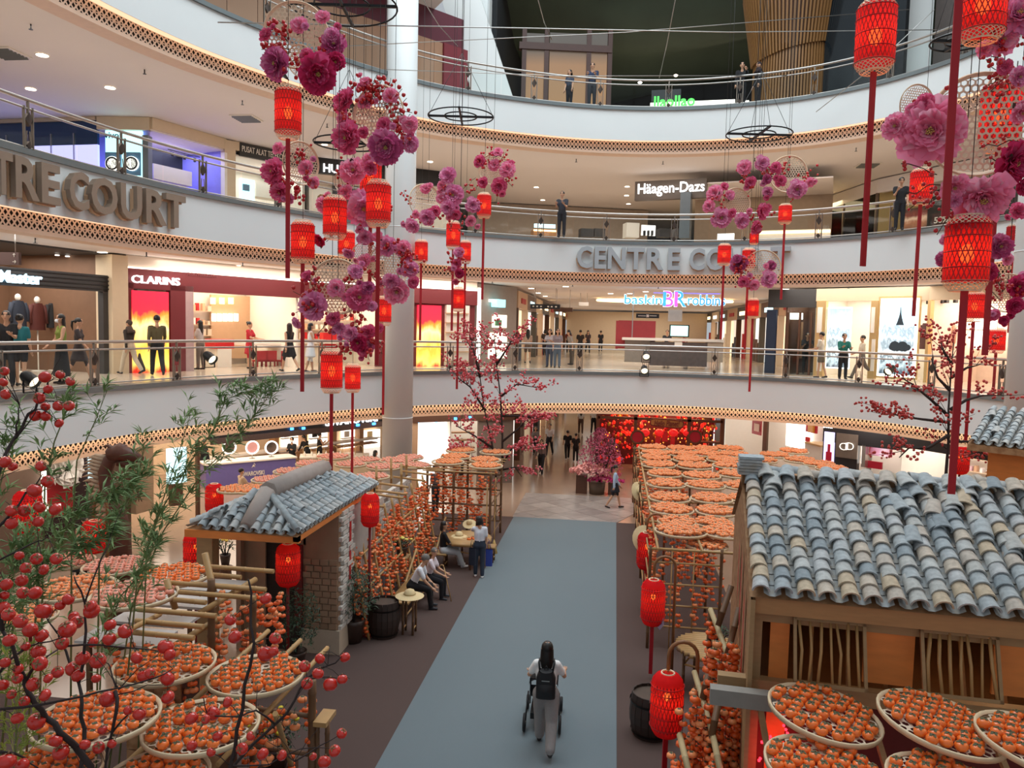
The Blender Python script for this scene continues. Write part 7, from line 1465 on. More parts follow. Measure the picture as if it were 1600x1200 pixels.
# ================================================================ plants
M_bark = pm('dark_bark', '2e2220', .8, var=.2, scale=12, bump=.2); M_fruit = pm('red_persimmon', 'cc2a1e', .2, var=.22, scale=5, coat=.4); M_fcal = pm('dry_calyx', '8a6a4a', .8)
FR_ = MB().lathe([(.01, -.5), (.3, -.47), (.5, -.2), (.52, .05), (.42, .32), (.2, .42), (.02, .4)], 12).mesh('fruit', M_fruit); fc = MB()
for k in range(4): a = k*PI/2; fc.add([(0, 0, .44), (.2*math.cos(a-.5), .2*math.sin(a-.5), .47), (.36*math.cos(a), .36*math.sin(a), .42), (.2*math.cos(a+.5), .2*math.sin(a+.5), .47)], [(0, 1, 2, 3)])
FCAL = fc.tube([(0, 0, .4), (0, .03, .62)], .05, 5).mesh('calyx', M_fcal)
tr = thing('persimmon_tree', 'dark branched artificial persimmon tree hung with glossy red fruit in left foreground', 'tree', atD(130, 1330, 4.6))
def wpts(lst): return [atD(x, y, D)-tr.location for x, y, D in lst]
BR = [([(135, 1330, 4.6), (142, 1198, 4.5), (120, 1168, 4.5), (93, 1145, 4.4), (72, 1122, 4.4), (55, 1100, 4.3), (43, 1080, 4.3), (39, 1060, 4.3), (20, 1010, 4.2), (4, 985, 4.2)], .022), ([(135, 1330, 4.6), (127, 1198, 4.7), (132, 1138, 4.8), (128, 1100, 4.8), (123, 1067, 4.9), (103, 1017, 5.0), (90, 985, 5.0)], .016), ([(123, 1067, 4.9), (132, 1010, 4.9), (133, 966, 5.0), (127, 924, 5.0), (116, 902, 5.0)], .011), ([(133, 940, 5), (160, 870, 5.1), (172, 840, 5.2)], .006),
    ([(380, 1330, 4.4), (360, 1197, 4.4), (370, 1140, 4.4), (382, 1070, 4.4), (397, 1005, 4.4), (392, 945, 4.5), (388, 905, 4.5)], .014), ([(330, 1330, 4.4), (362, 1200, 4.5), (430, 1132, 4.6), (460, 1095, 4.6), (480, 1060, 4.7), (512, 1040, 4.8), (532, 1027, 4.8)], .011), ([(480, 1060, 4.7), (500, 1058, 4.7), (535, 1061, 4.7)], .005), ([(430, 1132, 4.6), (400, 1110, 4.5), (375, 1120, 4.4), (325, 1118, 4.4), (318, 1090, 4.4)], .007), ([(460, 1190, 4.6), (500, 1165, 4.7), (534, 1146, 4.7)], .005), ([(360, 1197, 4.4), (420, 1195, 4.5), (470, 1170, 4.6), (523, 1170, 4.6)], .005),
    ([(0, 1108, 4.2), (70, 1100, 4.2), (130, 1088, 4.2), (185, 1075, 4.3), (240, 1060, 4.4), (270, 1045, 4.5)], .008), ([(100, 1010, 4.9), (160, 1008, 4.8), (210, 1013, 4.7), (262, 1020, 4.7)], .007), ([(39, 1068, 4.3), (55, 1040, 4.3), (90, 1015, 4.4)], .01), ([(0, 1175, 4.1), (40, 1185, 4.2), (60, 1200, 4.2)], .008), ([(180, 1080, 4.7), (182, 1110, 4.6), (175, 1145, 4.6), (165, 1195, 4.6), (160, 1330, 4.6)], .012), ([(175, 1145, 4.6), (205, 1112, 4.6), (220, 1112, 4.6)], .007), ([(182, 1075, 4.7), (172, 1042, 4.8), (165, 1035, 4.8)], .006), ([(185, 1078, 4.7), (215, 1045, 4.7), (245, 1025, 4.7)], .004), ([(185, 1085, 4.7), (230, 1070, 4.7), (262, 1070, 4.7)], .004),
    ([(4, 985, 4.2), (-10, 860, 4.3), (-12, 760, 4.4), (5, 718, 4.5), (22, 685, 4.6), (40, 655, 4.7), (55, 640, 4.7), (62, 620, 4.7), (75, 597, 4.7)], .013), ([(26, 680, 4.6), (29, 655, 4.6), (31, 632, 4.6)], .006), ([(55, 640, 4.7), (72, 643, 4.7), (88, 656, 4.7)], .004), ([(60, 622, 4.7), (90, 628, 4.7), (108, 632, 4.7)], .004), ([(20, 690, 4.6), (45, 660, 4.6), (60, 630, 4.6)], .005), ([(-10, 830, 4.3), (20, 800, 4.4), (40, 770, 4.5), (64, 745, 4.5)], .009), ([(-10, 880, 4.3), (30, 860, 4.4), (60, 845, 4.5), (75, 838, 4.5)], .006), ([(0, 1050, 4.3), (30, 1020, 4.4), (60, 1005, 4.5), (100, 995, 4.6)], .008), ([(90, 990, 5), (75, 970, 5), (60, 950, 5)], .006), ([(75, 597, 4.7), (85, 590, 4.7), (100, 588, 4.7)], .003)]
for pts, r_ in BR:
    q = wpts(pts); n = len(q); q2 = [q[0]]
    for a, b in zip(q, q[1:]): q2 += [a.lerp(b, .5)+Vector((R.uniform(-.012, .012), R.uniform(-.01, .01), R.uniform(-.012, .012))), b]
    m = len(q2); MB().tube(q2, [r_*(1-.6*i/(m-1)) for i in range(m)], 6).build('branch', M_bark, tr)
FL_ = [(7, 580, 7), (5, 597, 7), (9, 616, 8), (70, 589, 9), (94, 585, 7), (110, 596, 7), (75, 608, 7), (61, 622, 9), (71, 635, 7), (91, 634, 8), (108, 634, 8), (55, 649, 9), (71, 650, 8), (92, 661, 7), (8, 722, 9), (20, 729, 7), (64, 728, 8), (74, 752, 9), (54, 766, 11), (62, 792, 9), (38, 798, 9), (18, 798, 9), (86, 796, 9), (18, 818, 9), (60, 815, 8), (30, 868, 7), (57, 873, 9), (40, 887, 8), (68, 890, 8), (88, 873, 9), (10, 913, 9), (34, 907, 9), (36, 926, 9), (55, 926, 10), (7, 930, 7), (5, 950, 10), (13, 960, 10), (68, 954, 13), (32, 970, 11), (107, 936, 9), (94, 945, 8), (142, 947, 9), (143, 954, 12), (115, 963, 8), (47, 984, 11), (105, 983, 13), (120, 972, 10), (65, 993, 10), (15, 1000, 10), (97, 1005, 10), (40, 1010, 7), (60, 1018, 11), (172, 976, 9), (196, 986, 11), (171, 998, 10), (145, 1003, 8), (62, 1037, 11), (129, 1028, 11), (153, 1032, 12), (90, 1050, 9), (114, 1045, 11), (122, 1055, 10), (52, 1069, 10), (27, 1060, 8), (4, 1070, 9), (38, 1096, 8), (70, 1086, 9), (168, 1092, 12), (27, 1122, 9), (57, 1127, 13), (87, 1157, 10), (95, 1175, 12), (218, 1115, 10), (133, 1163, 8), (154, 1168, 9), (175, 1162, 7), (259, 1010, 12), (265, 1023, 9), (214, 1028, 9), (225, 1055, 10), (235, 1052, 8), (262, 1060, 11), (262, 1089, 10), (333, 1114, 11), (299, 1122, 10), (321, 1124, 7), (355, 1097, 8), (415, 1021, 12), (427, 1018, 8), (476, 1041, 9), (539, 1027, 8), (500, 1029, 8), (497, 1052, 9), (516, 1069, 11), (535, 1061, 8), (480, 1068, 9), (360, 968, 9), (367, 995, 10), (415, 935, 9), (430, 997, 9), (534, 1146, 8), (523, 1173, 9), (489, 1182, 6), (507, 1190, 10), (410, 1178, 9), (378, 1170, 9), (440, 1180, 8), (10, 1190, 14), (35, 1195, 10), (200, 1110, 7), (160, 1140, 7), (28, 1045, 8), (8, 1035, 8), (75, 1060, 7), (18, 1085, 7), (340, 1150, 8), (300, 1165, 8), (330, 1175, 7), (392, 1150, 7), (150, 1060, 7)]
def dep(x, y):
    return min(((px-x)**2+(py-y)**2, D) for pts, r_ in BR for px, py, D in pts)[1]
tw = MB()
allp = [(px, py, D) for pts, r_ in BR for px, py, D in pts]
for x, y, r_ in FL_:
    n_ = min(allp, key=lambda q: (q[0]-x)**2+(q[1]-y)**2); D = n_[2]+R.uniform(-.1, .05); p = atD(x, y, D)-tr.location; s_ = r_*2*D/F_PX
    fo = link('fruit', FR_, tr); fo.location = p; fo.scale = (s_, s_, s_*.9); fo.rotation_euler = (R.uniform(-1.2, 1.2), R.uniform(-1.0, 1.0), R.uniform(0, 6)); link('calyx', FCAL, fo)
    b = atD(n_[0], n_[1], n_[2])-tr.location
    if (b-p).length < .35: tw.tube([p, p.lerp(b, .5)+Vector((0, 0, .01)), b], .0022, 4)
for k in range(60):
    n_ = R.choice(allp); p = atD(n_[0], n_[1], n_[2])-tr.location; q = p+Vector((R.uniform(-.16, .2), R.uniform(-.1, .1), R.uniform(-.02, .2))); tw.tube([p, p.lerp(q, .5)+Vector((0, 0, .015)), q], .002, 4)
tw.build('twigs', M_bark, tr, kind='stuff')
# bamboo foliage
def leafm(name, c, c2): return pm(name, c, .55, var=.25, scale=3, col2=c2)
M_leafd = leafm('bamboo_leaf', '86a066', '6a8550'); M_leafl = leafm('pale_leaf', 'a5a848', '7d9140'); M_culm = pm('green_culm', '6a7040', .5, var=.15)
def leaf(mb, p, d, L_, w, mi=0):
    d = d.normalized(); s_ = d.cross(UP); s_ = s_.normalized() if s_.length > .1 else Vector((1, 0, 0)); dr = Vector((0, 0, -.25*L_)); n0 = UP*.006
    mb.add([p, p+d*L_*.35+s_*w+n0, p+d*L_+dr, p+d*L_*.35-s_*w+n0, p+d*L_*.4-n0], [(0, 1, 4), (1, 2, 4), (0, 4, 3), (4, 2, 3)], mi)
def spray(o, px_pts, D, dens, L_=.185, seed=1, spread=.1, mat=M_leafd, start=.15):
    rr = random.Random(seed); pts = [atD(x, y, D+.3*i/len(px_pts))-o.location for i, (x, y) in enumerate(px_pts)]; MB().tube(pts, [.011*(1-.7*i/(len(pts)-1)) for i in range(len(pts))], 5).build('stem', M_culm, o)
    mb = MB(); seg = len(pts)-1
    for k in range(int(dens*.62)):
        t = (start+(1-start)*rr.random())*seg; i = min(int(t), seg-1); p = pts[i].lerp(pts[i+1], t-i); ax = (pts[i+1]-pts[i]).normalized()
        tip = p+(ax*.8+Vector((rr.uniform(-1, 1), rr.uniform(-.8, .8), rr.uniform(-.3, .9)))).normalized()*spread*rr.uniform(.5, 2.6); mb.tube([p, tip], .0025, 3, cap=False)
        for j in range(6): leaf(mb, tip.lerp(p, rr.random()*.35), ax*.6+(tip-p)*2+Vector((rr.uniform(-1, 1), rr.uniform(-.8, .8), rr.uniform(-.7, .5))), L_*rr.uniform(.7, 1.2), .011*L_/.15)
    mb.build('foliage', mat, o, kind='stuff')
for i, (lb, pts, D, dens) in enumerate((('tall bamboo culm leaning right across the lit picture and mirrors', [(185, 1200), (215, 900), (250, 800), (295, 725), (335, 670), (352, 625), (385, 612)], 8.6, 120), ('bamboo culm leaning farthest right with tip before the fascia', [(170, 1200), (205, 950), (255, 830), (315, 740), (370, 685), (405, 640), (422, 615)], 9, 120), ('upright bamboo spray before the paper flower', [(110, 1200), (112, 830), (120, 720), (150, 655), (168, 608)], 8, 30), ('small bamboo spray at left under the red fruit', [(60, 1200), (70, 760), (85, 690), (105, 640), (110, 612)], 7.6, 60), ('dense bamboo clump before the dragon sculpture', [(150, 1200), (155, 880), (190, 800), (215, 750), (225, 700)], 8, 80), ('low spreading bamboo clump left of leftmost lantern', [(40, 1200), (60, 900), (100, 830), (140, 790), (200, 765)], 7.4, 110), ('bamboo spray at left picture edge', [(-30, 1100), (-10, 800), (10, 720), (30, 660)], 7.2, 50), ('low bamboo clump below the leftmost trays', [(0, 1200), (20, 980), (60, 900), (120, 860), (165, 835)], 7, 110), ('bamboo spray hanging over pinkish tray', [(150, 1200), (160, 1000), (190, 930), (225, 890), (245, 840)], 8.2, 60), ('bamboo clump in shade behind red fruit at left edge', [(-20, 1200), (-10, 1000), (15, 900), (50, 830)], 6.6, 110), ('thin bamboo spray rising beside the wall lit picture', [(215, 1200), (230, 850), (262, 760), (285, 690), (300, 640)], 9.2, 60))):
    b = atD(pts[0][0], pts[0][1], D); o = thing('bamboo', lb, 'plant', (b.x, b.y, b.z)); spray(o, pts, D, dens, seed=i+3)
b = atD(20, 1210, 6.4); o = thing('leafy_bush', 'yellow green lit leafy bush at lower left edge behind fruit branches', 'plant', b); spray(o, [(20, 1230), (25, 1150), (30, 1080), (35, 1040)], 6.4, 130, .09, 44, .16, M_leafl, 0)
# berry trees
def berry_tree(label, trunk, D, sprays, seed, bs, cols, spread=1.0, D2=None):
    rr = random.Random(seed); b = atD(trunk[0][0][0], trunk[0][0][1], D); o = thing('berry_tree', label, 'tree', (b.x, b.y, 0)); tw = MB(); mbs = [MB() for _ in cols]; nodes = []
    for tl in trunk:
        pts = [atD(x, y, D)-o.location for x, y in tl]
        if tl is trunk[0]: pts = [Vector((pts[0].x, pts[0].y, 0))]+pts
        MB().tube(pts, [.045*(1-.75*i/(len(pts)-1)) for i in range(len(pts))], 6).build('trunk' if tl is trunk[0] else 'branch', M_bark, o)
        for a, b_ in zip(pts[1:], pts[2:]):
            for k in range(4): nodes.append((a.lerp(b_, k/4), (b_-a).normalized()))
    for k in range(sprays):
        p, ax = rr.choice(nodes); d = (ax*.5+Vector((rr.uniform(-1, 1), rr.uniform(-1, 1), rr.uniform(-.1, .5)))*spread).normalized(); L_ = rr.uniform(.4, 1.15); pts = [p]
        for j in range(1, 6): d = (d+Vector((rr.uniform(-.2, .2), rr.uniform(-.2, .2), rr.uniform(-.12, .15)))).normalized(); pts.append(pts[-1]+d*L_/5)
        tw.tube(pts, [.011, .009, .008, .006, .005, .004], 4)
        for j in range(16): q = pts[rr.randrange(2, 6)]+Vector((rr.uniform(-.13, .13), rr.uniform(-.13, .13), rr.uniform(-.09, .1))); mbs[rr.randrange(len(cols))].ball(q, bs*rr.uniform(.8, 1.25), 6, 4)
    tw.build('twigs', M_bark, o, kind='stuff')
    for mb, c in zip(mbs, cols): mb.build('berries', pm('berry_'+c, c, .35, var=.15), o, kind='stuff')
berry_tree('tall red berry tree standing behind the hanging frame right of the column', [[(775, 735), (770, 700), (757, 640), (750, 590), (745, 530)], [(785, 735), (785, 680), (782, 620), (776, 570), (772, 520)], [(770, 700), (740, 680), (712, 665)], [(785, 690), (812, 668), (835, 640)], [(757, 640), (735, 605), (715, 590)], [(782, 620), (808, 600), (840, 606)], [(779, 735), (800, 700), (830, 700)], [(770, 735), (740, 720), (700, 695)], [(782, 650), (815, 650), (845, 655)], [(780, 735), (805, 730), (815, 745)], [(750, 590), (742, 555), (735, 525)], [(776, 570), (795, 540), (805, 520)]], 26.3, 120, 5, .036, ['d04a54', 'e68088', 'c23a44'], .95)
berry_tree('sparse red berry tree beside the far hut at right', [[(1478, 742), (1482, 690), (1482, 640), (1486, 580), (1490, 535)], [(1482, 650), (1455, 625), (1425, 600), (1408, 590)], [(1483, 660), (1440, 655), (1405, 650), (1392, 645)], [(1484, 610), (1465, 590), (1455, 560)], [(1485, 640), (1510, 625), (1535, 618), (1560, 618)], [(1482, 680), (1450, 700), (1420, 700), (1405, 715)], [(1486, 590), (1510, 575), (1530, 570)], [(1482, 690), (1520, 690), (1545, 720)], [(1487, 570), (1475, 550), (1470, 535)]], 19, 46, 8, .034, ['b83430', 'a82a28', 'c8504a'], .8)
# pink blossom shrub with pots
b = atZ(936, 774, 0); o = thing('blossom_shrub', 'mauve pink blossom shrub in wooden tubs before the festive stall', 'plant', (b.x, b.y+.3, 0)); rr = random.Random(21)
MB().lathe([(.3, 0), (.34, .5), (.3, .5)], 14, o=(-.1, 0, 0)).build('round_tub', pm('tub_brown', '5b4a3c', .7, var=.2), o); MB().box(-.95, -.5, -.15, .25, 0, .75).build('square_tub', M_walnut, o); MB().box(.35, .7, -.1, .2, 0, .5).build('square_tub', M_walnut, o)
mbs = [MB(), MB(), MB()]; tw = MB()
for k in range(1700):
    z = .7+2.0*rr.random(); w = .95*math.sin(min(1, (2.85-z)/1.6)*PI/2); a = rr.uniform(0, 6.3); q = Vector((w*math.sqrt(rr.random())*math.cos(a), .6*w*math.sin(a), z)); mb = mbs[0]
    d = Vector((rr.uniform(-1, 1), rr.uniform(-1, 1), rr.uniform(-1, 1))).normalized(); s_ = d.orthogonal().normalized(); u_ = rr.uniform(.03, .06); mb.add([q-d*u_, q-s_*u_*.7, q+d*u_, q+s_*u_*.7], [(0, 1, 2, 3)])
for k in range(420):
    a = rr.uniform(0, 6.3); t = math.sqrt(rr.random()); q = Vector((-.45+.75*t*math.cos(a), -.35+.25*math.sin(a)*t, .95+.32*(1-t)+rr.uniform(-.1, .1))); d = Vector((rr.uniform(-1, 1), rr.uniform(-1, 0), rr.uniform(-.3, 1))).normalized(); s_ = d.orthogonal().normalized(); u_ = rr.uniform(.04, .08); mbs[1].add([q-d*u_, q-s_*u_, q+d*u_, q+s_*u_], [(0, 1, 2, 3)])
for k in range(260):
    a = rr.uniform(0, 6.3); t = math.sqrt(rr.random()); q = Vector((.25+.75*t*math.cos(a), -.3+.2*math.sin(a)*t, .62+.16*(1-t)+rr.uniform(-.06, .06))); d = Vector((rr.uniform(-1, 1), rr.uniform(-1, 0), rr.uniform(-.3, 1))).normalized(); s_ = d.orthogonal().normalized(); u_ = rr.uniform(.03, .06); mbs[2].add([q-d*u_, q-s_*u_, q+d*u_, q+s_*u_], [(0, 1, 2, 3)])
for k in range(14): a = rr.uniform(0, 6.3); tw.tube([(0, 0, .4), (.3*math.cos(a), .2*math.sin(a), 1.2), (.6*math.cos(a), .4*math.sin(a), 2.3)], .015, 4)
tw.build('stems', M_bark, o, kind='stuff')
for mb, n_, c in zip(mbs, ('mauve_blossom', 'pale_pink_blossom', 'magenta_blossom'), ('a84a62', 'f0a8a0', 'c02a70')): mb.build(n_, pm('blossom_'+c, c, .8, var=.25), o, kind='stuff')
# potted shrubs and flower pots
def bush(mb, c, r3, n, L_, seed):
    rr = random.Random(seed)
    for k in range(n):
        a = rr.uniform(0, 6.3); ph = math.acos(rr.uniform(-.6, 1)); t = rr.random()**.4; q = Vector(c)+Vector((r3[0]*t*math.sin(ph)*math.cos(a), r3[1]*t*math.sin(ph)*math.sin(a), r3[2]*t*math.cos(ph))); leaf(mb, q, Vector((rr.uniform(-1, 1), rr.uniform(-1, 1), rr.uniform(-.6, .8))), L_*rr.uniform(.7, 1.3), L_*.22)
M_leafg = leafm('glossy_leaf', '41583c', '2c4030'); M_pot = pm('brown_glazed_pot', '3d2d26', .35, var=.15)
def potted(label, px, py, r_, hp, bc, br, n, L_, seed, flowers=None, z=0, name='potted_shrub'):
    b = atZ(px, py, z); o = thing(name, label, 'plant', b); MB().lathe([(r_*.7, 0), (r_, hp*.8), (r_*1.08, hp), (r_*.92, hp), (r_*.88, hp-.06), (.001, hp-.06)], 16).build('pot', M_pot, o); mb = MB(); bush(mb, bc, br, n, L_, seed); mb.build('foliage', M_leafg, o, kind='stuff')
    tw = MB()
    for k in range(6): tw.tube([(0, 0, hp-.1), (.1*math.cos(k), .1*math.sin(k), bc[2]*.8), (.2*math.cos(k), .2*math.sin(k), bc[2])], .012, 4)
    tw.build('stems', M_bark, o, kind='stuff')
    if flowers:
        fm = MB(); rr = random.Random(seed)
        for k in range(flowers[0]): a = rr.uniform(0, 6.3); t = rr.random(); fm.ball((bc[0]+br[0]*t*math.cos(a), bc[1]+br[1]*t*math.sin(a), bc[2]+br[2]*(.9-.4*t)), (.045, .045, .03), 7, 4)
        fm.build('flowers', pm('flower_'+flowers[1], flowers[1], .7, var=.1), o, kind='stuff')
    return o
potted('dark glossy potted shrub at the hut corner left of the barrel', 552, 1003, .24, .5, (0, 0, 1.0), (.52, .5, .6), 900, .09, 31); potted('leafy shrub growing beside the hut doorway', 462, 1040, .2, .3, (0, 0, .85), (.5, .4, .8), 900, .08, 32); potted('loose green plant in pot against the hut plinth', 490, 985, .15, .25, (0, 0, .7), (.4, .3, .5), 400, .07, 36)
so = thing('plant_stand', 'square bamboo plant stand under the yellow chrysanthemums', 'stand', atZ(627, 917, 0))
for sx in (-.16, .16):
    for sy_ in (-.16, .16): rod(so, (sx, sy_, 0), (sx, sy_, .78), .025, 'leg')
for k in range(5): rod(so, (-.19, -.16+k*.08, .79), (.19, -.16+k*.08, .79), .028, 'top_cane', None, False)
for z in (.2,): rod(so, (-.16, -.16, z), (.16, -.16, z), .018, 'stretcher', None, False); rod(so, (.16, -.16, z), (.16, .16, z), .018, 'stretcher', None, False)
q = so.location+Vector((0, 0, .815)); cx, cy = proj(q); potted('pot of yellow chrysanthemums on the bamboo plant stand', cx, cy, .16, .24, (0, 0, .33), (.24, .24, .16), 260, .06, 33, (16, 'e8d870'), q.z, 'flower_pot')
potted('vase of yellow and white flowers behind the hut porch', 352, 885, .12, .3, (0, 0, .55), (.24, .22, .25), 160, .07, 34, (14, 'e0c050'), .75, 'flower_vase'); sv = thing('plant_stand', 'dark stand under the vase of yellow flowers', 'stand', atZ(352, 885, .75)-Vector((0, 0, .75))); MB().lathe([(.16, 0), (.14, .7), (.18, .745)], 10).build('pedestal', M_walnut, sv)
potted('purple and yellow flowers at the foot of the lower left rack', 432, 1195, .2, .3, (0, 0, .5), (.4, .35, .25), 300, .07, 35, (22, 'd8c83a'), 0.6, 'flower_pot'); sv = thing('plant_stand', 'low crate under the purple and yellow flowers', 'stand', atZ(432, 1195, .6)-Vector((0, 0, .6))); MB().box(-.22, .22, -.22, .22, 0, .598).build('crate', M_walnut, sv)
# dragon sculpture
dg_ = thing('dragon_sculpture', 'brown dragon sculpture rearing its horned head at left behind bamboo leaves', 'sculpture', (0, 0, 0)); M_drag = pm('dragon_brown', '5a3324', .5, var=.3, scale=10, bump=.3); b = atD(170, 880, 15.5); dg_.location = (b.x, b.y, 0); T_ = lambda x, y, d=0: atD(x, y, 15.5+d)-dg_.location
nk = [Vector((T_(185, 880).x, T_(185, 880).y, 0)), T_(185, 830), T_(182, 795), T_(168, 765), T_(164, 738), T_(172, 718), T_(188, 710)]; MB().tube(nk, [.3, .24, .17, .145, .135, .13, .13], 10).build('neck', M_drag, dg_)
mb = MB(); mb.tube([T_(172, 712), T_(188, 706), T_(205, 712), T_(222, 718)], [.16, .19, .14, .07], 8); mb.ball(T_(190, 700), (.12, .12, .09)); mb.build('head', M_drag, dg_); MB().tube([T_(185, 722), T_(205, 727), T_(218, 730)], [.09, .07, .04], 7).build('jaw', M_drag, dg_)
for k in range(2): MB().tube([T_(178+k*6, 704), T_(168, 696, .1*k), T_(160, 698, .1*k)], [.05, .03, .008], 6).build('horn', M_drag, dg_)
for k in range(15):
    t = k/14*3.6+1.6; i = min(int(t), 5); p = nk[i].lerp(nk[i+1], t-i); MB().tube([p+Vector((-.12, 0, 0)), p+Vector((-.36, 0, .05)), p+Vector((-.52, 0, .0))], [.06, .035, .006], 5).build('spine', pm('dragon_spine', 'b89c80', .6), dg_)
MB().tube([T_(205, 735), T_(208, 760), T_(216, 770)], [.05, .04, .02], 6).build('foreleg', M_drag, dg_)
for k in range(3): MB().tube([T_(216, 770), T_(212+k*5, 784)], [.02, .006], 5).build('claw', M_drag, dg_)
# ================================================================ furniture and small things on the ground
M_straw = pm('woven_straw', 'd8c294', .75, var=.15, scale=40, bump=.2); M_barrel = pm('dark_barrel_wood', '32241e', .6, var=.25, scale=4, stretch=(6, 6, .6)); M_hoop = pm('barrel_hoop', '1d1a19', .5, .5)
def straw_hat(label, c, r_=.27, rot=(0, 0, 0)):
    o = thing('straw_hat', label, 'hat', c, rot=rot); MB().lathe([(r_, 0), (r_*.72, .025), (r_*.42, .035), (r_*.4, .07), (r_*.3, .13), (r_*.12, .155), (.001, .16)], 20, cap=False).build('hat_body', M_straw, o); MB().lathe([(r_*.42, .04), (r_*.42, .062)], 20, cap=False).build('hat_band', pm('straw_band', 'b39a68', .7), o); return o
def cane_table(label, c, r_, h_, n=8, name='bamboo_table'):
    o = thing(name, label, 'table', c); poly = [(r_*math.cos(2*PI*k/n+PI/n), r_*math.sin(2*PI*k/n+PI/n)) for k in range(n)]
    for k in range(13):
        y = -r_*.92+k*r_*1.84/12; w = math.sqrt(max(.01, r_*r_-y*y))*.97; MB().tube([(-w, y, h_-.02), (w, y, h_-.02)], r_*.075, 6).build('top_cane', M_bambo, o)
    for a, b in zip(poly, poly[1:]+poly[:1]): MB().tube([(*a, h_-.02), (*b, h_-.02)], .028, 6).build('edge_cane', M_bambd, o)
    for k in range(0, n, 2): a = poly[k]; rod(o, (a[0]*.8, a[1]*.8, 0), (a[0]*.8, a[1]*.8, h_-.05), .03, 'leg', M_bambd); b = poly[(k+2) % n]; rod(o, (a[0]*.8, a[1]*.8, h_*.62), (b[0]*.8, b[1]*.8, h_*.62), .02, 'stretcher', M_bambo, False)
    return o
tc = Vector((-3.95, 20.75, 0)); cane_table('octagonal bamboo table with straw hat and fruit where people gather', tc, .72, .75)
straw_hat('pale straw hat lying on the octagonal bamboo table', tc+Vector((-.22, .05, .755)), .28); straw_hat('straw hat hanging from dark post behind the table', tc+Vector((-.1, .95, .9)), .2, (.5, 0, 0))
for k, (x, y) in enumerate(((.12, -.25), (.25, -.18), (.38, -.3), (.2, -.1))):
    b = link('persimmon', PB); b.location = tc+Vector((x, y, .755)); link('calyx', CAL, b); tag(b, 'orange persimmon lying on the octagonal bamboo table', 'persimmon', 'persimmons on the bamboo table')
cane_table('octagonal bamboo table in shade between the right lantern poles', (1.9, 14.3, 0), .62, .8); potted('small green plant on the shaded octagonal table at right', *proj((2.1, 14.3, .81)), .1, .12, (0, 0, .25), (.22, .2, .15), 120, .07, 38, None, .81, 'flower_pot')
def bench(label, c, w, d, h_, rz=0, name='bamboo_bench'):
    o = thing(name, label, 'bench' if 'bench' in name else 'stand', c, rz)
    n = max(4, int(d/.07))
    for k in range(n): rod(o, (-w/2, -d/2+d*(k+.5)/n, h_-.03), (w/2, -d/2+d*(k+.5)/n, h_-.03), .032, 'seat_cane', M_bambo, False)
    for sx in (-w/2+.06, w/2-.06):
        for sy_ in (-d/2+.05, d/2-.05): rod(o, (sx, sy_, 0), (sx, sy_, h_-.05), .026, 'leg', M_bambd)
        rod(o, (sx, -d/2+.05, .14), (sx, d/2-.05, .14), .018, 'stretcher', M_bambo, False)
    return o
bench('bamboo bench under the seated couple', (-4.62, 17.3, 0), .46, 2.0, .45); bench('bamboo stool under the seated woman in black', (-4.6, 20.3, 0), .45, .45, .45, 0, 'bamboo_stool_stand'); bench('bamboo stool right behind the standing woman at the table', (-3.35, 21.1, 0), .36, .36, .48, 0, 'bamboo_stool_stand')
st = atZ(637, 993, 0); bench('tall narrow bamboo stand carrying a straw hat', (st.x, st.y+.12, 0), .34, .34, .82, 0, 'bamboo_stand'); straw_hat('wide straw hat on the tall narrow bamboo stand', Vector((st.x, st.y+.12, .825)), .31)
def barrel(label, px, py, r_, h_):
    b = atZ(px, py, 0); o = thing('barrel', label, 'barrel', (b.x, b.y+r_, 0)); n = 18
    for k in range(n):
        a0 = 2*PI*k/n+.012; a1 = 2*PI*(k+1)/n-.012; mb = MB(); P = lambda a, r2, z: (r2*math.cos(a), r2*math.sin(a), z); lv = [(r_*.82, 0), (r_*.98, h_*.35), (r_, h_*.55), (r_*.9, h_)]
        mb.strip([P(a0, q, z) for q, z in lv], [P(a1, q, z) for q, z in lv]); mb.strip([P(a1, q*.94, z) for q, z in lv], [P(a0, q*.94, z) for q, z in lv]); mb.add([P(a0, r_*.9, h_), P(a1, r_*.9, h_), P(a1, r_*.84, h_), P(a0, r_*.84, h_)], [(0, 1, 2, 3)]); mb.build('stave', M_barrel, o)
    for z, q in ((.12, .89), (.8, .965)): MB().lathe([(r_*q+.004, h_*z-.02), (r_*(q+.02)+.006, h_*z+.02)], 24, cap=False).build('hoop', M_hoop, o)
    MB().lathe([(.001, h_*.93), (r_*.86, h_*.93)], 18, cap=False).build('barrel_head', pm('barrel_head', '4b3b30', .7, var=.2), o); return o
barrel('dark stave barrel beside potted shrub at the hut corner', 592, 1003, .34, .78); barrel('dark stave barrel in shade below the lowest right lantern', 1018, 1165, .36, .72)
straw_hat('big straw hat hung on the right rack behind arched pole', (.83, 18.0, 1.75), .33, (1.2, 0, .5)); straw_hat('pale straw hat hung at the back end of the right rack', (.84, 23.2, 1.8), .3, (1.2, 0, .8))
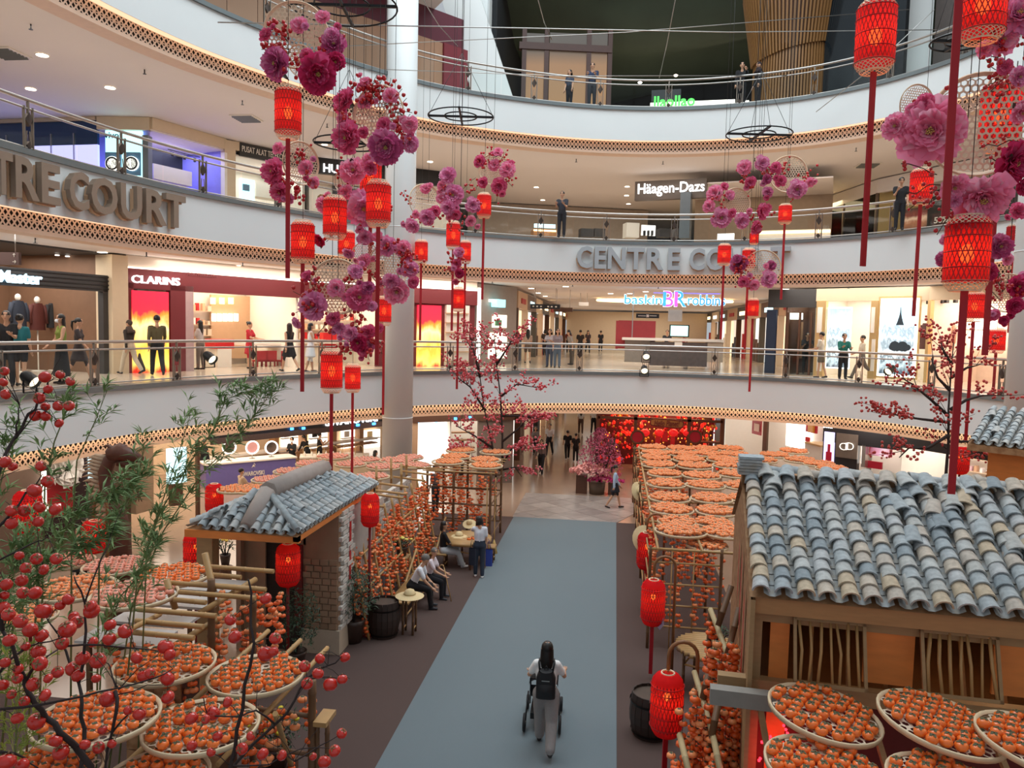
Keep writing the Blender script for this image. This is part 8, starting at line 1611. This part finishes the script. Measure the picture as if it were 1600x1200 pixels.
o = thing('hanging_tag', 'pale lilac paper tag hung on the middle right lantern pole', 'tag', (1.0, 14.35, 1.15)); MB().add([(-.06, 0, .1), (.06, 0, .1), (.075, 0, -.03), (0, 0, -.14), (-.075, 0, -.03)], [(0, 1, 2, 3, 4)]).add([(-.06, .01, .1), (.06, .01, .1), (.075, .01, -.03), (0, .01, -.14), (-.075, .01, -.03)], [(4, 3, 2, 1, 0)]).build('paper', pm('lilac_paper', 'b8a8c8', .7), o); MB().lathe([(.001, 0), (.035, 0)], 10, M=Matrix.Rotation(PI/2, 3, 'X'), o=(0, -.006, 0), cap=False).build('purple_print', pm('purple_print', '6a4a80', .7), o); MB().tube([(0, 0, .1), (.1, .1, .9)], .004, 4).build('string', M_wire, o)
# walking cane
o = thing('walking_cane', 'light walking cane held by the seated elderly woman', 'cane', (-3.72, 17.75, .02)); rod(o, (0, 0, 0), (-.22, .12, .78), .013, 'shaft', M_bambo, False); MB().tube([(-.22, .12, .78), (-.25, .14, .83), (-.3, .14, .83), (-.33, .14, .79)], .014, 6).build('handle', M_bambo, o)
# backpack on the woman, stroller in front of her
rt, T, Hf, hands, dz, kk = WOMAN
def onw(v): v = Vector(v); return rt.location+Matrix.Rotation(rt.rotation_euler.z, 3, 'Z') @ ((T(v)+Vector((0, 0, dz)))*kk)
M_bp = pm('black_nylon', '17181b', .6, var=.15, bump=.1, scale=20); bo = thing('backpack', 'black backpack worn by the woman pushing stroller', 'backpack', onw((0, -.2, .02)), rt.rotation_euler.z)
MB().grid(lambda i, j: (.15*math.copysign(abs(math.cos(i*2*PI))**.6, math.cos(i*2*PI))*(1-.25*max(0, j-.75)*4*(j > .75)), .085*math.copysign(abs(math.sin(i*2*PI))**.7, math.sin(i*2*PI)), .42*j), 20, 8).lathe([(.001, .42), (.1, .42)], 12, cap=False).build('bag_body', M_bp, bo); MB().grid(lambda i, j: (.11*(2*i-1), -.09-.04*math.sin(j*PI)*math.sin(i*PI), .04+.2*j), 6, 5).build('front_pocket', M_bp, bo)
MB().box(-.06, .06, -.1, -.095, .29, .305).build('zip_glint', M_steel, bo)
for sx in (-1, 1): MB().tube([(sx*.1, .07, .38), (sx*.12, .12, .5), (sx*.11, .25, .5), (sx*.12, .3, .3), (sx*.13, .15, .05)], .017, 5).build('strap', M_bp, bo)
MB().tube([(-.03, .02, .43), (0, .02, .49), (.03, .02, .43)], .008, 5).build('grab_loop', M_bp, bo)
s = thing('stroller', 'dark folding stroller pushed ahead by woman with backpack', 'stroller', (-1.0, 12.4, .02), rad(2)); M_fr = pm('dark_frame', '1f2023', .4, .5)
for sx in (-1, 1):
    MB().tube([(sx*.19, -.5, 1.0), (sx*.2, -.3, .8), (sx*.25, .45, .12)], .014, 6).build('side_tube', M_fr, s); MB().tube([(sx*.26, .1, .5), (sx*.28, -.28, .12)], .014, 6).build('rear_leg', M_fr, s)
    for y, r_ in ((-.28, .125), (.48, .1)):
        w = MB(); w.tube([(sx*.29, y+r_*math.cos(2*PI*k/18), r_+.025+r_*math.sin(2*PI*k/18)) for k in range(18)], .026, 6, closed=True); wo = w.build('wheel', pm('tyre', '17171a', .7), s); MB().tube([(sx*.27, y, r_+.025), (sx*.31, y, r_+.025)], .03, 8).build('hub', M_steel, wo)
MB().tube([(-.19, -.5, 1.0), (.19, -.5, 1.0)], .018, 6).build('push_handle', M_fr, s); MB().grid(lambda i, j: (.24*math.cos(PI*i), .15-.32*math.cos(j*2.0)*1.0, .72+.28*math.sin(PI*i)*math.sin(.5+j*1.6)), 10, 6).build('canopy', M_bp, s); MB().grid(lambda i, j: (-.22+.44*i, -.12+.5*j, .72-.38*math.sin(j*PI*.6)), 5, 6).build('seat_sling', M_bp, s); MB().box(-.2, .2, -.25, .25, .2, .3).build('basket', M_bp, s)
# shoulder bags
for lb, (px, py, z), c in (('dark shoulder bag at the hip of the standing woman at the table', (738, 870, .95), '1c2030'), ('blue jacket draped beside the standing woman', (764, 872, .8), '2a3f92')):
    p = atZ(px, py, z); o = thing('shoulder_bag' if 'bag' in lb else 'draped_jacket', lb, 'bag' if 'bag' in lb else 'jacket', p); MB().grid(lambda i, j: (.09*math.copysign(abs(math.cos(i*2*PI))**.6, math.cos(i*2*PI)), .05*math.sin(i*2*PI), -.2+.42*j), 14, 5).build('cloth_body', clothm(c), o); MB().tube([(-.06, 0, .2), (-.02, .02, .5), (.05, 0, .22)], .01, 5).build('strap', clothm(c), o)
for p_ in (PH, PP):
    for c_ in list(p_.children): bpy.data.objects.remove(c_)
    bpy.data.objects.remove(p_)
